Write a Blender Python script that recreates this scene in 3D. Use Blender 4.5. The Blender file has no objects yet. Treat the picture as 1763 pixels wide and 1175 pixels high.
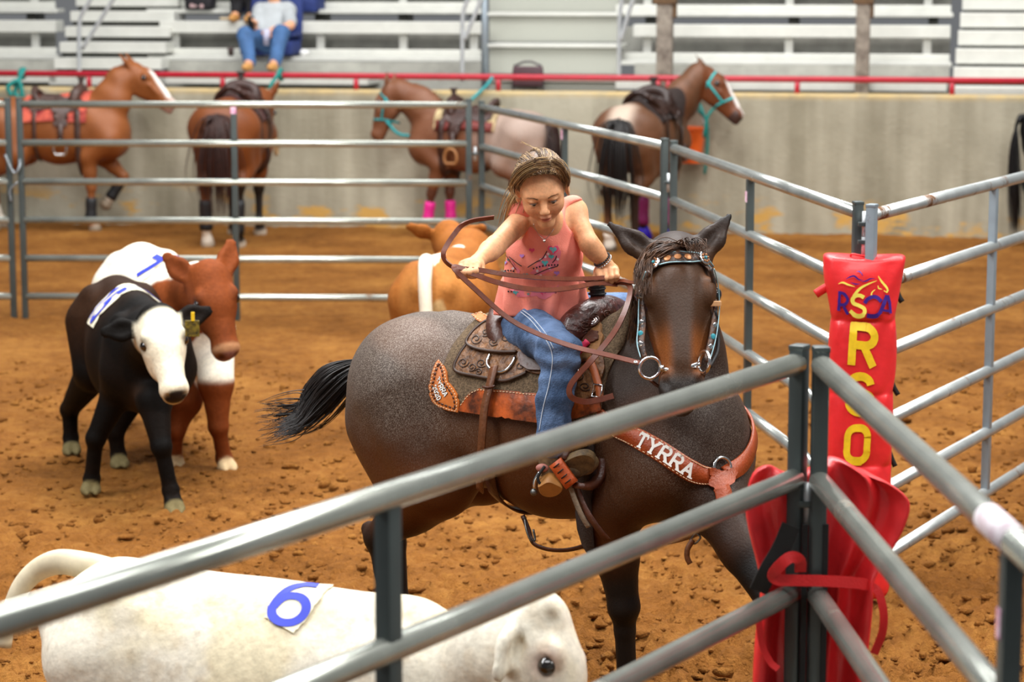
import bpy, bmesh, math, random
import numpy as np
from mathutils import Vector, Matrix, geometry
from mathutils.bvhtree import BVHTree

random.seed(7)
RNG = np.random.default_rng(7)
SC = bpy.context.scene
COL = SC.collection

# ------------------------------------------------------------------ camera, sky, lamps, exposure
F = 1763 * 85 / 36.0
EYE = 2.45
TILT = math.atan(627.5 / F)
cam_data = bpy.data.cameras.new('camera')
cam_data.lens = 85
cam_data.sensor_width = 36
cam_data.clip_end = 200
cam_data.dof.use_dof = True
cam_data.dof.focus_distance = 7.75
cam_data.dof.aperture_fstop = 4.0
cam = bpy.data.objects.new('camera', cam_data)
COL.objects.link(cam)
cam.location = (0, 0, EYE)
cam.rotation_euler = (math.pi / 2 - TILT, 0, 0)
SC.camera = cam

world = bpy.data.worlds.new('arena_air')
SC.world = world
world.use_nodes = True
bg = world.node_tree.nodes['Background']
bg.inputs['Color'].default_value = (0.93, 0.96, 1.0, 1)
bg.inputs['Strength'].default_value = 0.19

def area_lamp(loc, sx, sy, power, aim=(0, 0, 0), color=(1, 1, 1)):
    l = bpy.data.lights.new('arena_lamp', 'AREA')
    l.shape = 'RECTANGLE'; l.size = sx; l.size_y = sy
    l.energy = power; l.color = color
    o = bpy.data.objects.new('arena_lamp', l)
    COL.objects.link(o)
    o.location = loc
    d = Vector(aim) - Vector(loc)
    o.rotation_euler = d.to_track_quat('-Z', 'Y').to_euler()
    return o

area_lamp((-3.5, 9.0, 8.0), 1.1, 16.0, 1750, (-2.6, 10.0, 0))
area_lamp((4.0, 9.0, 8.0), 1.1, 16.0, 1750, (3.0, 10.0, 0), (1, 0.98, 0.95))
area_lamp((0.0, 21.0, 8.5), 16.0, 3.0, 1500, (0, 22.5, 0))
area_lamp((0.5, 3.0, 8.0), 8.0, 2.0, 500, (0.3, 7.5, 0.8))

SC.view_settings.view_transform = 'Standard'
SC.view_settings.look = 'None'
SC.view_settings.gamma = 1.0
SC.view_settings.use_curve_mapping = False
SC.view_settings.exposure = -0.12

# ------------------------------------------------------------------ geometry helpers
cT, sT = math.cos(TILT), math.sin(TILT)
def ray(px, py):
    a = (px - 881.5) / F; b = -(py - 587.5) / F
    return np.array([a, cT + b * sT, -sT + b * cT])
def P(px, py, Y):
    "the point at depth Y seen at this place of the photograph"
    r = ray(px, py)
    return np.array([0, 0, EYE]) + r * (Y / r[1])
def G(px, py, z=0.0):
    r = ray(px, py)
    return np.array([0, 0, EYE]) + r * ((z - EYE) / r[2])
def project(p):
    p = np.asarray(p, float) - np.array([0, 0, EYE])
    dep = p[1] * cT - p[2] * sT; up = p[1] * sT + p[2] * cT
    return 881.5 + F * p[0] / dep, 587.5 - F * up / dep
ZV = np.array([0, 0, 1.0])
def nrm(v):
    v = np.asarray(v, float); return v / (np.linalg.norm(v) + 1e-12)
def lin(c):
    if isinstance(c, str):
        c = [int(c[i:i + 2], 16) / 255 for i in (0, 2, 4)]
    return tuple(((x / 12.92) if x <= 0.04045 else ((x + 0.055) / 1.055) ** 2.4) for x in c)

def spline(pts, n):
    "Catmull-Rom through the points, n samples"
    p = np.asarray(pts, float)
    p = np.vstack([2 * p[0] - p[1], p, 2 * p[-1] - p[-2]])
    m = len(p) - 3
    out = []
    for u in np.linspace(0, m - 1e-6, n):
        i = int(u); t = u - i
        a, b, c, d = p[i], p[i + 1], p[i + 2], p[i + 3]
        out.append(0.5 * (2 * b + (c - a) * t + (2 * a - 5 * b + 4 * c - d) * t * t + (3 * b - a - 3 * c + d) * t ** 3))
    return np.array(out)

def vnoise(p, scale=1.0, seed=0):
    "value noise in 0..1, p is (n,3)"
    q = np.asarray(p, np.float64) * scale + seed * 17.13
    i = np.floor(q).astype(np.int64); f = q - i
    f = f * f * (3 - 2 * f)
    def h(ix, iy, iz):
        n = (ix * 73856093) ^ (iy * 19349663) ^ (iz * 83492791)
        n = (n ^ (n >> 13)) * 1274126177
        n = n & 0x7fffffff
        n = (n ^ (n >> 11)) * 668265263 & 0x7fffffff
        return n / 0x7fffffff
    r = 0
    for dx in (0, 1):
        for dy in (0, 1):
            for dz in (0, 1):
                w = (f[:, 0] if dx else 1 - f[:, 0]) * (f[:, 1] if dy else 1 - f[:, 1]) * (f[:, 2] if dz else 1 - f[:, 2])
                r = r + w * h(i[:, 0] + dx, i[:, 1] + dy, i[:, 2] + dz)
    return r
def fbm(p, scale=1.0, octaves=3, seed=0):
    r = 0; a = 0.5; s = 0
    for o in range(octaves):
        r = r + a * vnoise(p, scale * 2 ** o, seed + o); s += a; a *= 0.5
    return r / s

def root_of(o):
    while o.parent: o = o.parent
    return o
def world_loc(o):
    v = np.zeros(3)
    while o is not None:
        v += np.array(o.location); o = o.parent
    return v
def thing(name, label, cat, loc, group=None):
    o = bpy.data.objects.new(name, None)
    o.empty_display_size = 0.1
    COL.objects.link(o); o.location = tuple(float(x) for x in loc)
    tag(o, label, cat, group)
    return o
def tag(o, label=None, cat=None, group=None, kind=None):
    if label: o['label'] = label
    if cat: o['category'] = cat
    if group: o['group'] = group
    if kind: o['kind'] = kind
    return o
def mk(name, verts, faces, mat, parent=None, smooth=True, col=None, label=None, kind=None, uv=None):
    "one mesh object from world-space vertices"
    v = np.asarray(verts, np.float64).reshape(-1, 3)
    if parent is not None:
        v = v - world_loc(parent)
        origin = np.zeros(3)
    else:
        origin = np.array([(v[:, 0].min() + v[:, 0].max()) / 2, (v[:, 1].min() + v[:, 1].max()) / 2, v[:, 2].min()])
        v = v - origin
    me = bpy.data.meshes.new(name)
    if isinstance(faces, np.ndarray) and faces.ndim == 2:
        nf, k = faces.shape
        me.vertices.add(len(v)); me.vertices.foreach_set('co', v.astype(np.float32).ravel())
        me.loops.add(nf * k); me.loops.foreach_set('vertex_index', faces.astype(np.int32).ravel())
        me.polygons.add(nf); me.polygons.foreach_set('loop_start', np.arange(0, nf * k, k, dtype=np.int32))
        me.update(calc_edges=True)
    else:
        me.from_pydata(v.tolist(), [], [list(map(int, f)) for f in faces])
        me.update()
    me.validate()
    me.polygons.foreach_set('use_smooth', np.full(len(me.polygons), bool(smooth)))
    if col is not None:
        c = np.ones((len(v), 4), np.float32); c[:, :3] = col
        ca = me.color_attributes.new('Col', 'FLOAT_COLOR', 'POINT')
        ca.data.foreach_set('color', c.ravel())
    if mat is not None: me.materials.append(mat)
    o = bpy.data.objects.new(name, me)
    COL.objects.link(o)
    o.location = tuple(origin)
    if parent is not None: o.parent = parent
    if label: o['label'] = label
    if kind: o['kind'] = kind
    return o

class MB:
    "collects simple shapes for one mesh"
    def __init__(s): s.v = []; s.f = []
    def add(s, v, f):
        o = len(s.v); s.v.extend([tuple(x) for x in v]); s.f.extend([[i + o for i in g] for g in f]); return s
    def hexa(s, c8):
        "8 corners: bottom 4 ccw then top 4"
        return s.add(c8, [[3, 2, 1, 0], [4, 5, 6, 7], [0, 1, 5, 4], [1, 2, 6, 5], [2, 3, 7, 6], [3, 0, 4, 7]])
    def box(s, c, size, ux=(1, 0, 0), uy=(0, 1, 0), uz=(0, 0, 1), bev=0.0):
        c = np.asarray(c, float); X, Y, Z = (np.asarray(u, float) * d / 2 for u, d in zip((ux, uy, uz), size))
        if bev <= 0:
            return s.hexa([c - X - Y - Z, c + X - Y - Z, c + X + Y - Z, c - X + Y - Z, c - X - Y + Z, c + X - Y + Z, c + X + Y + Z, c - X + Y + Z])
        # chamfered box
        bm = bmesh.new(); bmesh.ops.create_cube(bm, size=1.0)
        for w in bm.verts: w.co = Vector((w.co.x * size[0], w.co.y * size[1], w.co.z * size[2]))
        bmesh.ops.bevel(bm, geom=list(bm.edges), offset=bev, segments=2, affect='EDGES', profile=0.6)
        bm.verts.index_update()
        ux, uy, uz = (np.asarray(u, float) for u in (ux, uy, uz))
        vs = [c + ux * w.co.x + uy * w.co.y + uz * w.co.z for w in bm.verts]
        fs = [[w.index for w in f.verts] for f in bm.faces]; bm.free()
        return s.add(vs, fs)
    def tube(s, pts, r, seg=10, caps=True, closed=False, flat=None):
        p = np.asarray(pts, float); n = len(p)
        rr = np.full(n, r) if np.isscalar(r) else np.asarray(r, float)
        if closed:
            tan = np.roll(p, -1, 0) - np.roll(p, 1, 0)
        else:
            tan = np.gradient(p, axis=0)
        tan /= np.linalg.norm(tan, axis=1)[:, None] + 1e-12
        up = np.array([0, 0, 1.0]) if abs(tan[0][2]) < 0.9 else np.array([1.0, 0, 0])
        vs = []; u = None
        for i in range(n):
            if u is None: u = nrm(np.cross(tan[i], up))
            else: u = nrm(u - tan[i] * np.dot(u, tan[i]))
            w = np.cross(tan[i], u)
            for k in range(seg):
                a = 2 * math.pi * k / seg
                vs.append(p[i] + rr[i] * (math.cos(a) * u + math.sin(a) * w))
        fs = []
        m = n if closed else n - 1
        for i in range(m):
            j = (i + 1) % n
            for k in range(seg):
                fs.append([i * seg + k, i * seg + (k + 1) % seg, j * seg + (k + 1) % seg, j * seg + k])
        if caps and not closed:
            fs.append([k for k in range(seg)][::-1]); fs.append([(n - 1) * seg + k for k in range(seg)])
        return s.add(vs, fs)
    def ball(s, c, r, seg=12, rings=8, ax=None):
        c = np.asarray(c, float); r3 = np.full(3, r) if np.isscalar(r) else np.asarray(r, float)
        A = np.eye(3) if ax is None else np.asarray(ax, float)
        vs = []; fs = []
        for i in range(rings + 1):
            th = math.pi * i / rings
            for k in range(seg):
                a = 2 * math.pi * k / seg
                q = np.array([math.sin(th) * math.cos(a), math.sin(th) * math.sin(a), math.cos(th)]) * r3
                vs.append(c + q @ A)
        for i in range(rings):
            for k in range(seg):
                fs.append([i * seg + k, (i + 1) * seg + k, (i + 1) * seg + (k + 1) % seg, i * seg + (k + 1) % seg])
        return s.add(vs, fs)
    def disc(s, c, n, r, thick=0.004, seg=16, r2=None, up=(0, 0, 1)):
        "a coin: centre, outward normal"
        c = np.asarray(c, float); n = nrm(n)
        u = nrm(np.cross(up, n) if abs(np.dot(up, n)) < 0.95 else np.cross((1, 0, 0), n)); w = np.cross(n, u)
        r2 = r if r2 is None else r2
        ring = [(math.cos(2 * math.pi * k / seg), math.sin(2 * math.pi * k / seg)) for k in range(seg)]
        vs = [c + u * r * a + w * r2 * b for a, b in ring] + [c + n * thick * 0.7 + u * r * a + w * r2 * b for a, b in ring] + [c + n * thick + (u * r * a + w * r2 * b) * 0.8 for a, b in ring]
        fs = []
        for j in (0, 1):
            for k in range(seg):
                fs.append([j * seg + k, j * seg + (k + 1) % seg, (j + 1) * seg + (k + 1) % seg, (j + 1) * seg + k])
        fs.append([2 * seg + k for k in range(seg)]); fs.append([k for k in range(seg)][::-1])
        return s.add(vs, fs)
    def strap(s, pts, nor, width, thick):
        "flat band along pts; nor = outward normals"
        p = np.asarray(pts, float); n = len(p)
        N = np.asarray(nor, float)
        if N.ndim == 1: N = np.tile(N, (n, 1))
        W = np.full(n, width) if np.isscalar(width) else np.asarray(width, float)
        tan = np.gradient(p, axis=0); tan /= np.linalg.norm(tan, axis=1)[:, None] + 1e-12
        vs = []
        for i in range(n):
            nn = nrm(N[i] - tan[i] * np.dot(N[i], tan[i])); b = np.cross(tan[i], nn) * W[i] / 2
            t = nn * thick
            vs += [p[i] - b, p[i] + b, p[i] + b * 0.96 + t, p[i] - b * 0.96 + t]
        fs = []
        for i in range(n - 1):
            for k in range(4):
                fs.append([4 * i + k, 4 * i + (k + 1) % 4, 4 * i + 4 + (k + 1) % 4, 4 * i + 4 + k])
        fs.append([3, 2, 1, 0]); fs.append([4 * n - 4, 4 * n - 3, 4 * n - 2, 4 * n - 1])
        return s.add(vs, fs)
    def build(s, name, mat, parent=None, smooth=True, **k):
        o = mk(name, s.v, s.f, mat, parent, smooth=smooth, **k)
        return o
def sharp(o, deg=35):
    me = o.data
    bm = bmesh.new(); bm.from_mesh(me)
    bmesh.ops.recalc_face_normals(bm, faces=bm.faces)
    lim = math.radians(deg)
    for e in bm.edges:
        if len(e.link_faces) == 2: e.smooth = e.calc_face_angle(0) < lim
    bm.to_mesh(me); bm.free()
    return o

def strands(lines, r0, r1=None, seg=3):
    "many thin tapered tubes; lines is a list of (n,3) arrays"
    V = []; Fs = []; off = 0
    for L in lines:
        p = np.asarray(L, float); n = len(p)
        tan = np.gradient(p, axis=0); tan /= np.linalg.norm(tan, axis=1)[:, None] + 1e-12
        a = np.cross(tan, np.array([0.3, 0.2, 0.9])); a /= np.linalg.norm(a, axis=1)[:, None] + 1e-12
        b = np.cross(tan, a)
        rr = r0 * (1 - np.linspace(0, 1, n) ** 2) + (r1 if r1 is not None else r0 * 0.15) * np.linspace(0, 1, n) ** 2
        ring = [p + rr[:, None] * (math.cos(2 * math.pi * k / seg) * a + math.sin(2 * math.pi * k / seg) * b) for k in range(seg)]
        V.append(np.stack(ring, 1).reshape(-1, 3))
        i = np.arange(n - 1)[:, None] * seg
        k = np.arange(seg)[None, :]; k2 = (k + 1) % seg
        q = np.stack([i + k, i + k2, i + seg + k2, i + seg + k], -1).reshape(-1, 4) + off
        Fs.append(q); off += n * seg
    return np.vstack(V), np.vstack(Fs)

# ------------------------------------------------------------------ smooth solid modelling (signed distance volumes -> quad surface)
class Vol:
    def __init__(s, lo, hi, h):
        s.lo = np.asarray(lo, float); s.h = h
        n = np.ceil((np.asarray(hi, float) - s.lo) / h).astype(int) + 1
        s.n = n; s.f = np.full(n, 9.0, np.float32)
        s.ax = [(s.lo[i] + h * np.arange(n[i])).astype(np.float32) for i in range(3)]
    def region(s, lo, hi):
        sl = []
        for i in range(3):
            a = int(max(0, math.floor((lo[i] - s.lo[i]) / s.h))); b = int(min(s.n[i], math.ceil((hi[i] - s.lo[i]) / s.h) + 1))
            if b <= a: return None, None
            sl.append(slice(a, b))
        g = (s.ax[0][sl[0]][:, None, None], s.ax[1][sl[1]][None, :, None], s.ax[2][sl[2]][None, None, :])
        return tuple(sl), g
    def blend(s, sl, d, k, sub):
        f = s.f[sl]
        if sub:
            h = np.clip(0.5 - 0.5 * (f + d) / k, 0, 1)
            s.f[sl] = f + (-d - f) * h + k * h * (1 - h)
        else:
            h = np.clip(0.5 + 0.5 * (f - d) / k, 0, 1)
            s.f[sl] = f + (d - f) * h - k * h * (1 - h)
    def cone(s, a, b, ra, rb, k=0.03, sc=None, fr=None, sub=False):
        a = np.asarray(a, float); b = np.asarray(b, float)
        m = max(ra, rb) + k + 3 * s.h + 0.01
        sl, g = s.region(np.minimum(a, b) - m, np.maximum(a, b) + m)
        if sl is None: return s
        x, y, z = (g[i] - np.float32(a[i]) for i in range(3))
        ba = b - a
        if sc is not None:
            if fr is not None:
                A = np.asarray(fr, np.float32)
                x, y, z = (A[i, 0] * x + A[i, 1] * y + A[i, 2] * z for i in range(3)); ba = A @ ba
            x, y, z = x / np.float32(sc[0]), y / np.float32(sc[1]), z / np.float32(sc[2]); ba = ba / np.asarray(sc)
        L = float(ba @ ba) + 1e-12
        t = np.clip((x * ba[0] + y * ba[1] + z * ba[2]) / L, 0, 1).astype(np.float32)
        d = np.sqrt((x - ba[0] * t) ** 2 + (y - ba[1] * t) ** 2 + (z - ba[2] * t) ** 2) - (ra + (rb - ra) * t)
        if sc is not None: d = d * np.float32(min(sc) * 0.5 + 0.5 * np.mean(sc))
        s.blend(sl, d.astype(np.float32), k, sub)
        return s
    def ell(s, c, r, k=0.03, fr=None, sub=False):
        c = np.asarray(c, float); r = np.full(3, r) if np.isscalar(r) else np.asarray(r, float)
        m = max(r) + k + 3 * s.h + 0.01
        sl, g = s.region(c - m, c + m)
        if sl is None: return s
        x, y, z = (g[i] - np.float32(c[i]) for i in range(3))
        if fr is not None:
            A = np.asarray(fr, np.float32)
            x, y, z = (A[i, 0] * x + A[i, 1] * y + A[i, 2] * z for i in range(3))
        k0 = np.sqrt((x / r[0]) ** 2 + (y / r[1]) ** 2 + (z / r[2]) ** 2)
        k1 = np.sqrt((x / r[0] ** 2) ** 2 + (y / r[1] ** 2) ** 2 + (z / r[2] ** 2) ** 2) + 1e-6
        d = k0 * (k0 - 1) / k1
        s.blend(sl, d.astype(np.float32), k, sub)
        return s
    def chain(s, pts, rad, k=0.03, sc=None, fr=None):
        for i in range(len(pts) - 1):
            s.cone(pts[i], pts[i + 1], rad[i], rad[i + 1], k, sc, fr)
        return s
    def cut(s, point, normal):
        "remove everything on the side the normal points to"
        n = nrm(normal)
        d = (s.ax[0][:, None, None] - point[0]) * n[0] + (s.ax[1][None, :, None] - point[1]) * n[1] + (s.ax[2][None, None, :] - point[2]) * n[2]
        s.f = np.maximum(s.f, d.astype(np.float32)); return s
    def surface(s):
        f = s.f
        f[0] = f[-1] = 9; f[:, 0] = f[:, -1] = 9; f[:, :, 0] = f[:, :, -1] = 9
        ins = f < 0
        i8 = ins.astype(np.int8)
        cnt = np.zeros(tuple(s.n - 1), np.int8)
        for dx in (0, 1):
            for dy in (0, 1):
                for dz in (0, 1):
                    cnt += i8[dx:s.n[0] - 1 + dx, dy:s.n[1] - 1 + dy, dz:s.n[2] - 1 + dz]
        act = (cnt > 0) & (cnt < 8)
        idx = np.argwhere(act)
        ids = np.full(act.shape, -1, np.int32); ids[act] = np.arange(len(idx), dtype=np.int32)
        pos = np.zeros((len(idx), 3)); num = np.zeros(len(idx))
        C = [(a, b, c) for a in (0, 1) for b in (0, 1) for c in (0, 1)]
        val = {c: f[idx[:, 0] + c[0], idx[:, 1] + c[1], idx[:, 2] + c[2]].astype(np.float64) for c in C}
        for a in C:
            for ax in range(3):
                if a[ax]: continue
                b = list(a); b[ax] = 1; b = tuple(b)
                fa, fb = val[a], val[b]
                cr = (fa < 0) != (fb < 0)
                t = np.where(cr, fa / np.where(cr, fa - fb, 1), 0)
                q = np.tile(np.array(a, float), (len(idx), 1)); q[:, ax] += t
                pos[cr] += q[cr]; num += cr
        V = s.lo + s.h * (idx + pos / num[:, None])
        quads = []
        for ax in range(3):
            o1, o2 = [(1, 2), (2, 0), (0, 1)][ax]
            sa = [slice(1, -1)] * 3; sb = [slice(1, -1)] * 3
            sa[ax] = slice(0, -1); sb[ax] = slice(1, None)
            A = ins[tuple(sa)]; B = ins[tuple(sb)]
            e = np.argwhere(A != B)
            if len(e) == 0: continue
            flip = A[e[:, 0], e[:, 1], e[:, 2]]
            off = np.array([1, 1, 1]); off[ax] = 0
            e = e + off
            def cell(d1, d2):
                c = e.copy(); c[:, o1] += d1; c[:, o2] += d2
                return ids[c[:, 0], c[:, 1], c[:, 2]]
            q = np.stack([cell(-1, -1), cell(0, -1), cell(0, 0), cell(-1, 0)], 1)
            q[~flip] = q[~flip][:, ::-1]
            quads.append(q)
        return V, np.vstack(quads)

def bvh_of(V, Q):
    return BVHTree.FromPolygons([tuple(x) for x in V], [tuple(int(i) for i in q) for q in Q])
class Skin:
    "several surfaces one can lay things on"
    def __init__(s, *bv): s.b = list(bv)
    def at(s, px, py, off=0.0, only=None):
        r = ray(px, py); best = None
        for b in s.b:
            h = b.ray_cast(Vector((0, 0, EYE)), Vector(r).normalized())
            if h[0] is not None and (best is None or h[3] < best[3]): best = h
        if best is None: return None, None
        n = np.array(best[1]); 
        if np.dot(n, r) > 0: n = -n
        return np.array(best[0]) + n * off, n
    def cast(s, o, d, off=0.0):
        best = None
        for b in s.b:
            h = b.ray_cast(Vector(o), Vector(d).normalized())
            if h[0] is not None and (best is None or h[3] < best[3]): best = h
        if best is None: return None, None
        n = np.array(best[1])
        if np.dot(n, d) > 0: n = -n
        return np.array(best[0]) + n * off, n
    def near(s, p, off=0.0):
        best = None
        for b in s.b:
            h = b.find_nearest(Vector(p))
            if h[0] is not None and (best is None or h[3] < best[3]): best = h
        n = np.array(best[1]); return np.array(best[0]) + n * off, n

def smooth_line(a, it=2):
    a = np.array(a, float)
    for _ in range(it):
        a[1:-1] = 0.25 * a[:-2] + 0.5 * a[1:-1] + 0.25 * a[2:]
    return a
def lay(skin, pix, n, off):
    "spline through photo points laid on a surface: points and normals"
    q = spline(pix, n); pp = []; nn = []
    for x, y in q:
        p, m = skin.at(x, y, off)
        if p is None: continue
        pp.append(p); nn.append(m)
    nn = smooth_line(nn, 6)
    return smooth_line(pp, 3), np.array([nrm(v) for v in nn])

def patch(skin, outline, off, thick, step=6.0, depth_jump=0.12, fn=None, round_n=0):
    "a sheet with thickness, outline in photo points, laid on a surface"
    out = np.asarray(outline, float)
    if round_n:
        c = np.vstack([out, out[:1]]); out = spline(np.vstack([out[-1:], c, out[1:2]]), round_n)[round_n // (len(out) + 2): -round_n // (len(out) + 2)]
    dense = []
    m = len(out)
    for i in range(m):
        a, b = out[i], out[(i + 1) % m]
        k = max(1, int(np.hypot(*(b - a)) / step))
        for j in range(k): dense.append(a + (b - a) * j / k)
    dense = np.array(dense)
    lo, hi = dense.min(0), dense.max(0)
    inner = []
    def inside(x, y):
        c = False; n = len(dense); j = n - 1
        for i in range(n):
            xi, yi = dense[i]; xj, yj = dense[j]
            if (yi > y) != (yj > y) and x < (xj - xi) * (y - yi) / (yj - yi + 1e-12) + xi: c = not c
            j = i
        return c
    for yy in np.arange(lo[1] + step / 2, hi[1], step):
        for xx in np.arange(lo[0] + step / 2, hi[0], step):
            if inside(xx, yy) and np.min(np.hypot(dense[:, 0] - xx, dense[:, 1] - yy)) > step * 0.45: inner.append((xx, yy))
    pts = [Vector((float(a), float(b))) for a, b in list(dense) + inner]
    nd = len(dense)
    vs, es, fs, ov, oe, of = geometry.delaunay_2d_cdt(pts, [(i, (i + 1) % nd) for i in range(nd)], [list(range(nd))], 1, 1e-4)
    hit = []; nor = []
    for v in vs:
        p, n = skin.at(v.x, v.y) if fn is None else fn(v.x, v.y)
        hit.append(p); nor.append(n)
    good = [i for i, p in enumerate(hit) if p is not None]
    for i, p in enumerate(hit):
        if p is None:
            j = min(good, key=lambda g: (vs[g] - vs[i]).length)
            hit[i] = P(vs[i].x, vs[i].y, hit[j][1]); nor[i] = nor[j]
    hit = np.array(hit); nor = np.array(nor)
    nb = [set() for _ in vs]
    for f in fs:
        for a in range(len(f)):
            nb[f[a]].add(f[a - 1]); nb[f[a - 1]].add(f[a])
    for _ in range(3):
        nor = np.array([nrm(nor[i] + sum((nor[j] for j in nb[i]), np.zeros(3)) * 0.6) for i in range(len(vs))])
        hit = np.array([hit[i] * 0.6 + 0.4 * np.mean([hit[j] for j in nb[i]], axis=0) if nb[i] and not (len(nb[i]) < 5) else hit[i] for i in range(len(vs))])
    n = len(vs)
    V = np.vstack([hit + nor * off, hit + nor * (off + thick)])
    # outward orientation
    fl = []
    edges = {}
    for f in fs:
        a, b, c = (V[n + f[0]], V[n + f[1]], V[n + f[2]])
        g = list(f)
        if np.dot(np.cross(b - a, c - a), nor[f[0]]) < 0: g = g[::-1]
        fl.append([i + n for i in g]); fl.append(g[::-1])
        for i in range(len(g)): edges[(g[i], g[(i + 1) % len(g)])] = 1
    for (a, b) in list(edges):
        if (b, a) not in edges: fl.append([a, b, b + n, a + n])
    return V, fl
def loop_on(skin, outline, off, inset=None):
    pass

# ------------------------------------------------------------------ lettering: strokes as polylines in a 1-wide, 1.4-high box
def arc(cx, cy, rx, ry, a0, a1, n=9):
    return [(cx + rx * math.cos(math.radians(a0 + (a1 - a0) * i / n)), cy + ry * math.sin(math.radians(a0 + (a1 - a0) * i / n))) for i in range(n + 1)]
GLYPH = {
    'T': [[(0, 1.4), (1, 1.4)], [(.5, 1.4), (.5, 0)]],
    'Y': [[(0, 1.4), (.5, .7)], [(1, 1.4), (.5, .7)], [(.5, .7), (.5, 0)]],
    'R': [[(.05, 0), (.05, 1.4)], [(.05, 1.4), (.6, 1.4)] + arc(.6, 1.04, .35, .36, 90, -90) + [(.05, .68)], [(.5, .68), (1, 0)]],
    'A': [[(0, 0), (.5, 1.4)], [(.5, 1.4), (1, 0)], [(.2, .48), (.8, .48)]],
    'S': [arc(.5, 1.03, .42, .37, 30, 270) + arc(.5, .33, .45, .33, 90, -150)],
    'O': [arc(.5, .7, .46, .7, 0, 360, 28)],
    'C': [arc(.5, .7, .48, .7, 45, 315, 18)],
    '2': [arc(.5, 1.0, .42, .4, 170, -30) + [(.05, 0)], [(.05, 0), (.95, 0)]],
    '0': [arc(.5, .7, .42, .7, 0, 360, 24)],
    '5': [[(.9, 1.4), (.15, 1.4), (.1, .8)] + arc(.48, .45, .45, .45, 110, -150)],
    '6': [[(.85, 1.4), (.5, 1.25), (.22, .95)] + arc(.5, .44, .44, .44, 165, 525, 24)],
    '7': [[(0, 1.4), (1, 1.4), (.4, 0)]],
    '1': [[(.2, 1.1), (.5, 1.4), (.5, 0)]],
    '8': [arc(.5, 1.03, .36, .36, 0, 360, 20), arc(.5, .34, .44, .34, 0, 360, 20)],
}
def ribbon2d(line, w, step):
    p = [np.asarray(line[0], float)]
    for a, b in zip(line[:-1], line[1:]):
        a = np.asarray(a, float); b = np.asarray(b, float); k = max(1, int(np.linalg.norm(b - a) / step))
        for j in range(1, k + 1): p.append(a + (b - a) * j / k)
    p = np.array(p)
    t = np.gradient(p, axis=0); t /= np.linalg.norm(t, axis=1)[:, None] + 1e-12
    m = np.stack([-t[:, 1], t[:, 0]], 1)
    wv = np.full(len(p), w) if np.isscalar(w) else np.interp(np.linspace(0, 1, len(p)), np.linspace(0, 1, len(w)), w)
    return p - m * wv[:, None] / 2, p + m * wv[:, None] / 2
def letters(text, fn, w=0.2, gap=0.35, step=0.12, height=0.0015, aspect=1.0):
    "fn(x, y) -> world point, normal. x runs over the text in glyph units"
    mb = MB(); x0 = 0
    for ch in text:
        if ch == ' ': x0 += 0.8; continue
        for line in GLYPH[ch]:
            a, b = ribbon2d([(x * aspect, y) for x, y in line], w, step)
            vs = []; 
            for (p, q) in zip(a, b):
                for (x, y) in (p, q):
                    pt, n = fn(x0 + x, y)
                    vs.append(pt + n * height)
            fs = [[2 * i, 2 * i + 1, 2 * i + 3, 2 * i + 2] for i in range(len(a) - 1)]
            nn = fn(x0 + 0.5, .7)[1]
            c = np.cross(np.array(vs[1]) - vs[0], np.array(vs[2]) - vs[0])
            if np.dot(c, nn) > 0: fs = [f for f in fs]
            mb.add(vs, fs)
        x0 += aspect + gap
    return mb
def width_of(text, gap=0.35, aspect=1.0): return len(text) * aspect + (len(text) - 1) * gap

# ------------------------------------------------------------------ materials
MATS = {}
def mat(name, color, rough=0.6, metal=0.0, vary=0.0, scale=20.0, bump=0.0, bscale=60.0, spec=0.5, dark=None, sheen=0.0, coat=0.0):
    if name in MATS: return MATS[name]
    m = bpy.data.materials.new(name); m.use_nodes = True
    nt = m.node_tree; b = nt.nodes['Principled BSDF']
    c = lin(color)
    b.inputs['Base Color'].default_value = (*c, 1)
    b.inputs['Roughness'].default_value = rough
    b.inputs['Metallic'].default_value = metal
    b.inputs['Specular IOR Level'].default_value = spec
    if coat: b.inputs['Coat Weight'].default_value = coat; b.inputs['Coat Roughness'].default_value = 0.15
    if sheen: b.inputs['Sheen Weight'].default_value = sheen
    tc = nt.nodes.new('ShaderNodeTexCoord')
    if vary:
        n = nt.nodes.new('ShaderNodeTexNoise'); n.inputs['Scale'].default_value = scale; n.inputs['Detail'].default_value = 6; n.inputs['Roughness'].default_value = 0.65
        nt.links.new(tc.outputs['Object'], n.inputs['Vector'])
        r = nt.nodes.new('ShaderNodeValToRGB')
        d = lin(dark) if dark else tuple(x * (1 - vary) for x in c)
        e = tuple(min(1, x * (1 + vary * 0.6)) for x in c)
        r.color_ramp.elements[0].position = 0.35; r.color_ramp.elements[1].position = 0.65
        r.color_ramp.elements[0].color = (*d, 1); r.color_ramp.elements[1].color = (*e, 1)
        nt.links.new(n.outputs['Fac'], r.inputs['Fac']); nt.links.new(r.outputs['Color'], b.inputs['Base Color'])
    if bump:
        n2 = nt.nodes.new('ShaderNodeTexNoise'); n2.inputs['Scale'].default_value = bscale; n2.inputs['Detail'].default_value = 4
        nt.links.new(tc.outputs['Object'], n2.inputs['Vector'])
        bp = nt.nodes.new('ShaderNodeBump'); bp.inputs['Strength'].default_value = bump; bp.inputs['Distance'].default_value = 0.01
        nt.links.new(n2.outputs['Fac'], bp.inputs['Height']); nt.links.new(bp.outputs['Normal'], b.inputs['Normal'])
    MATS[name] = m
    return m
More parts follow.
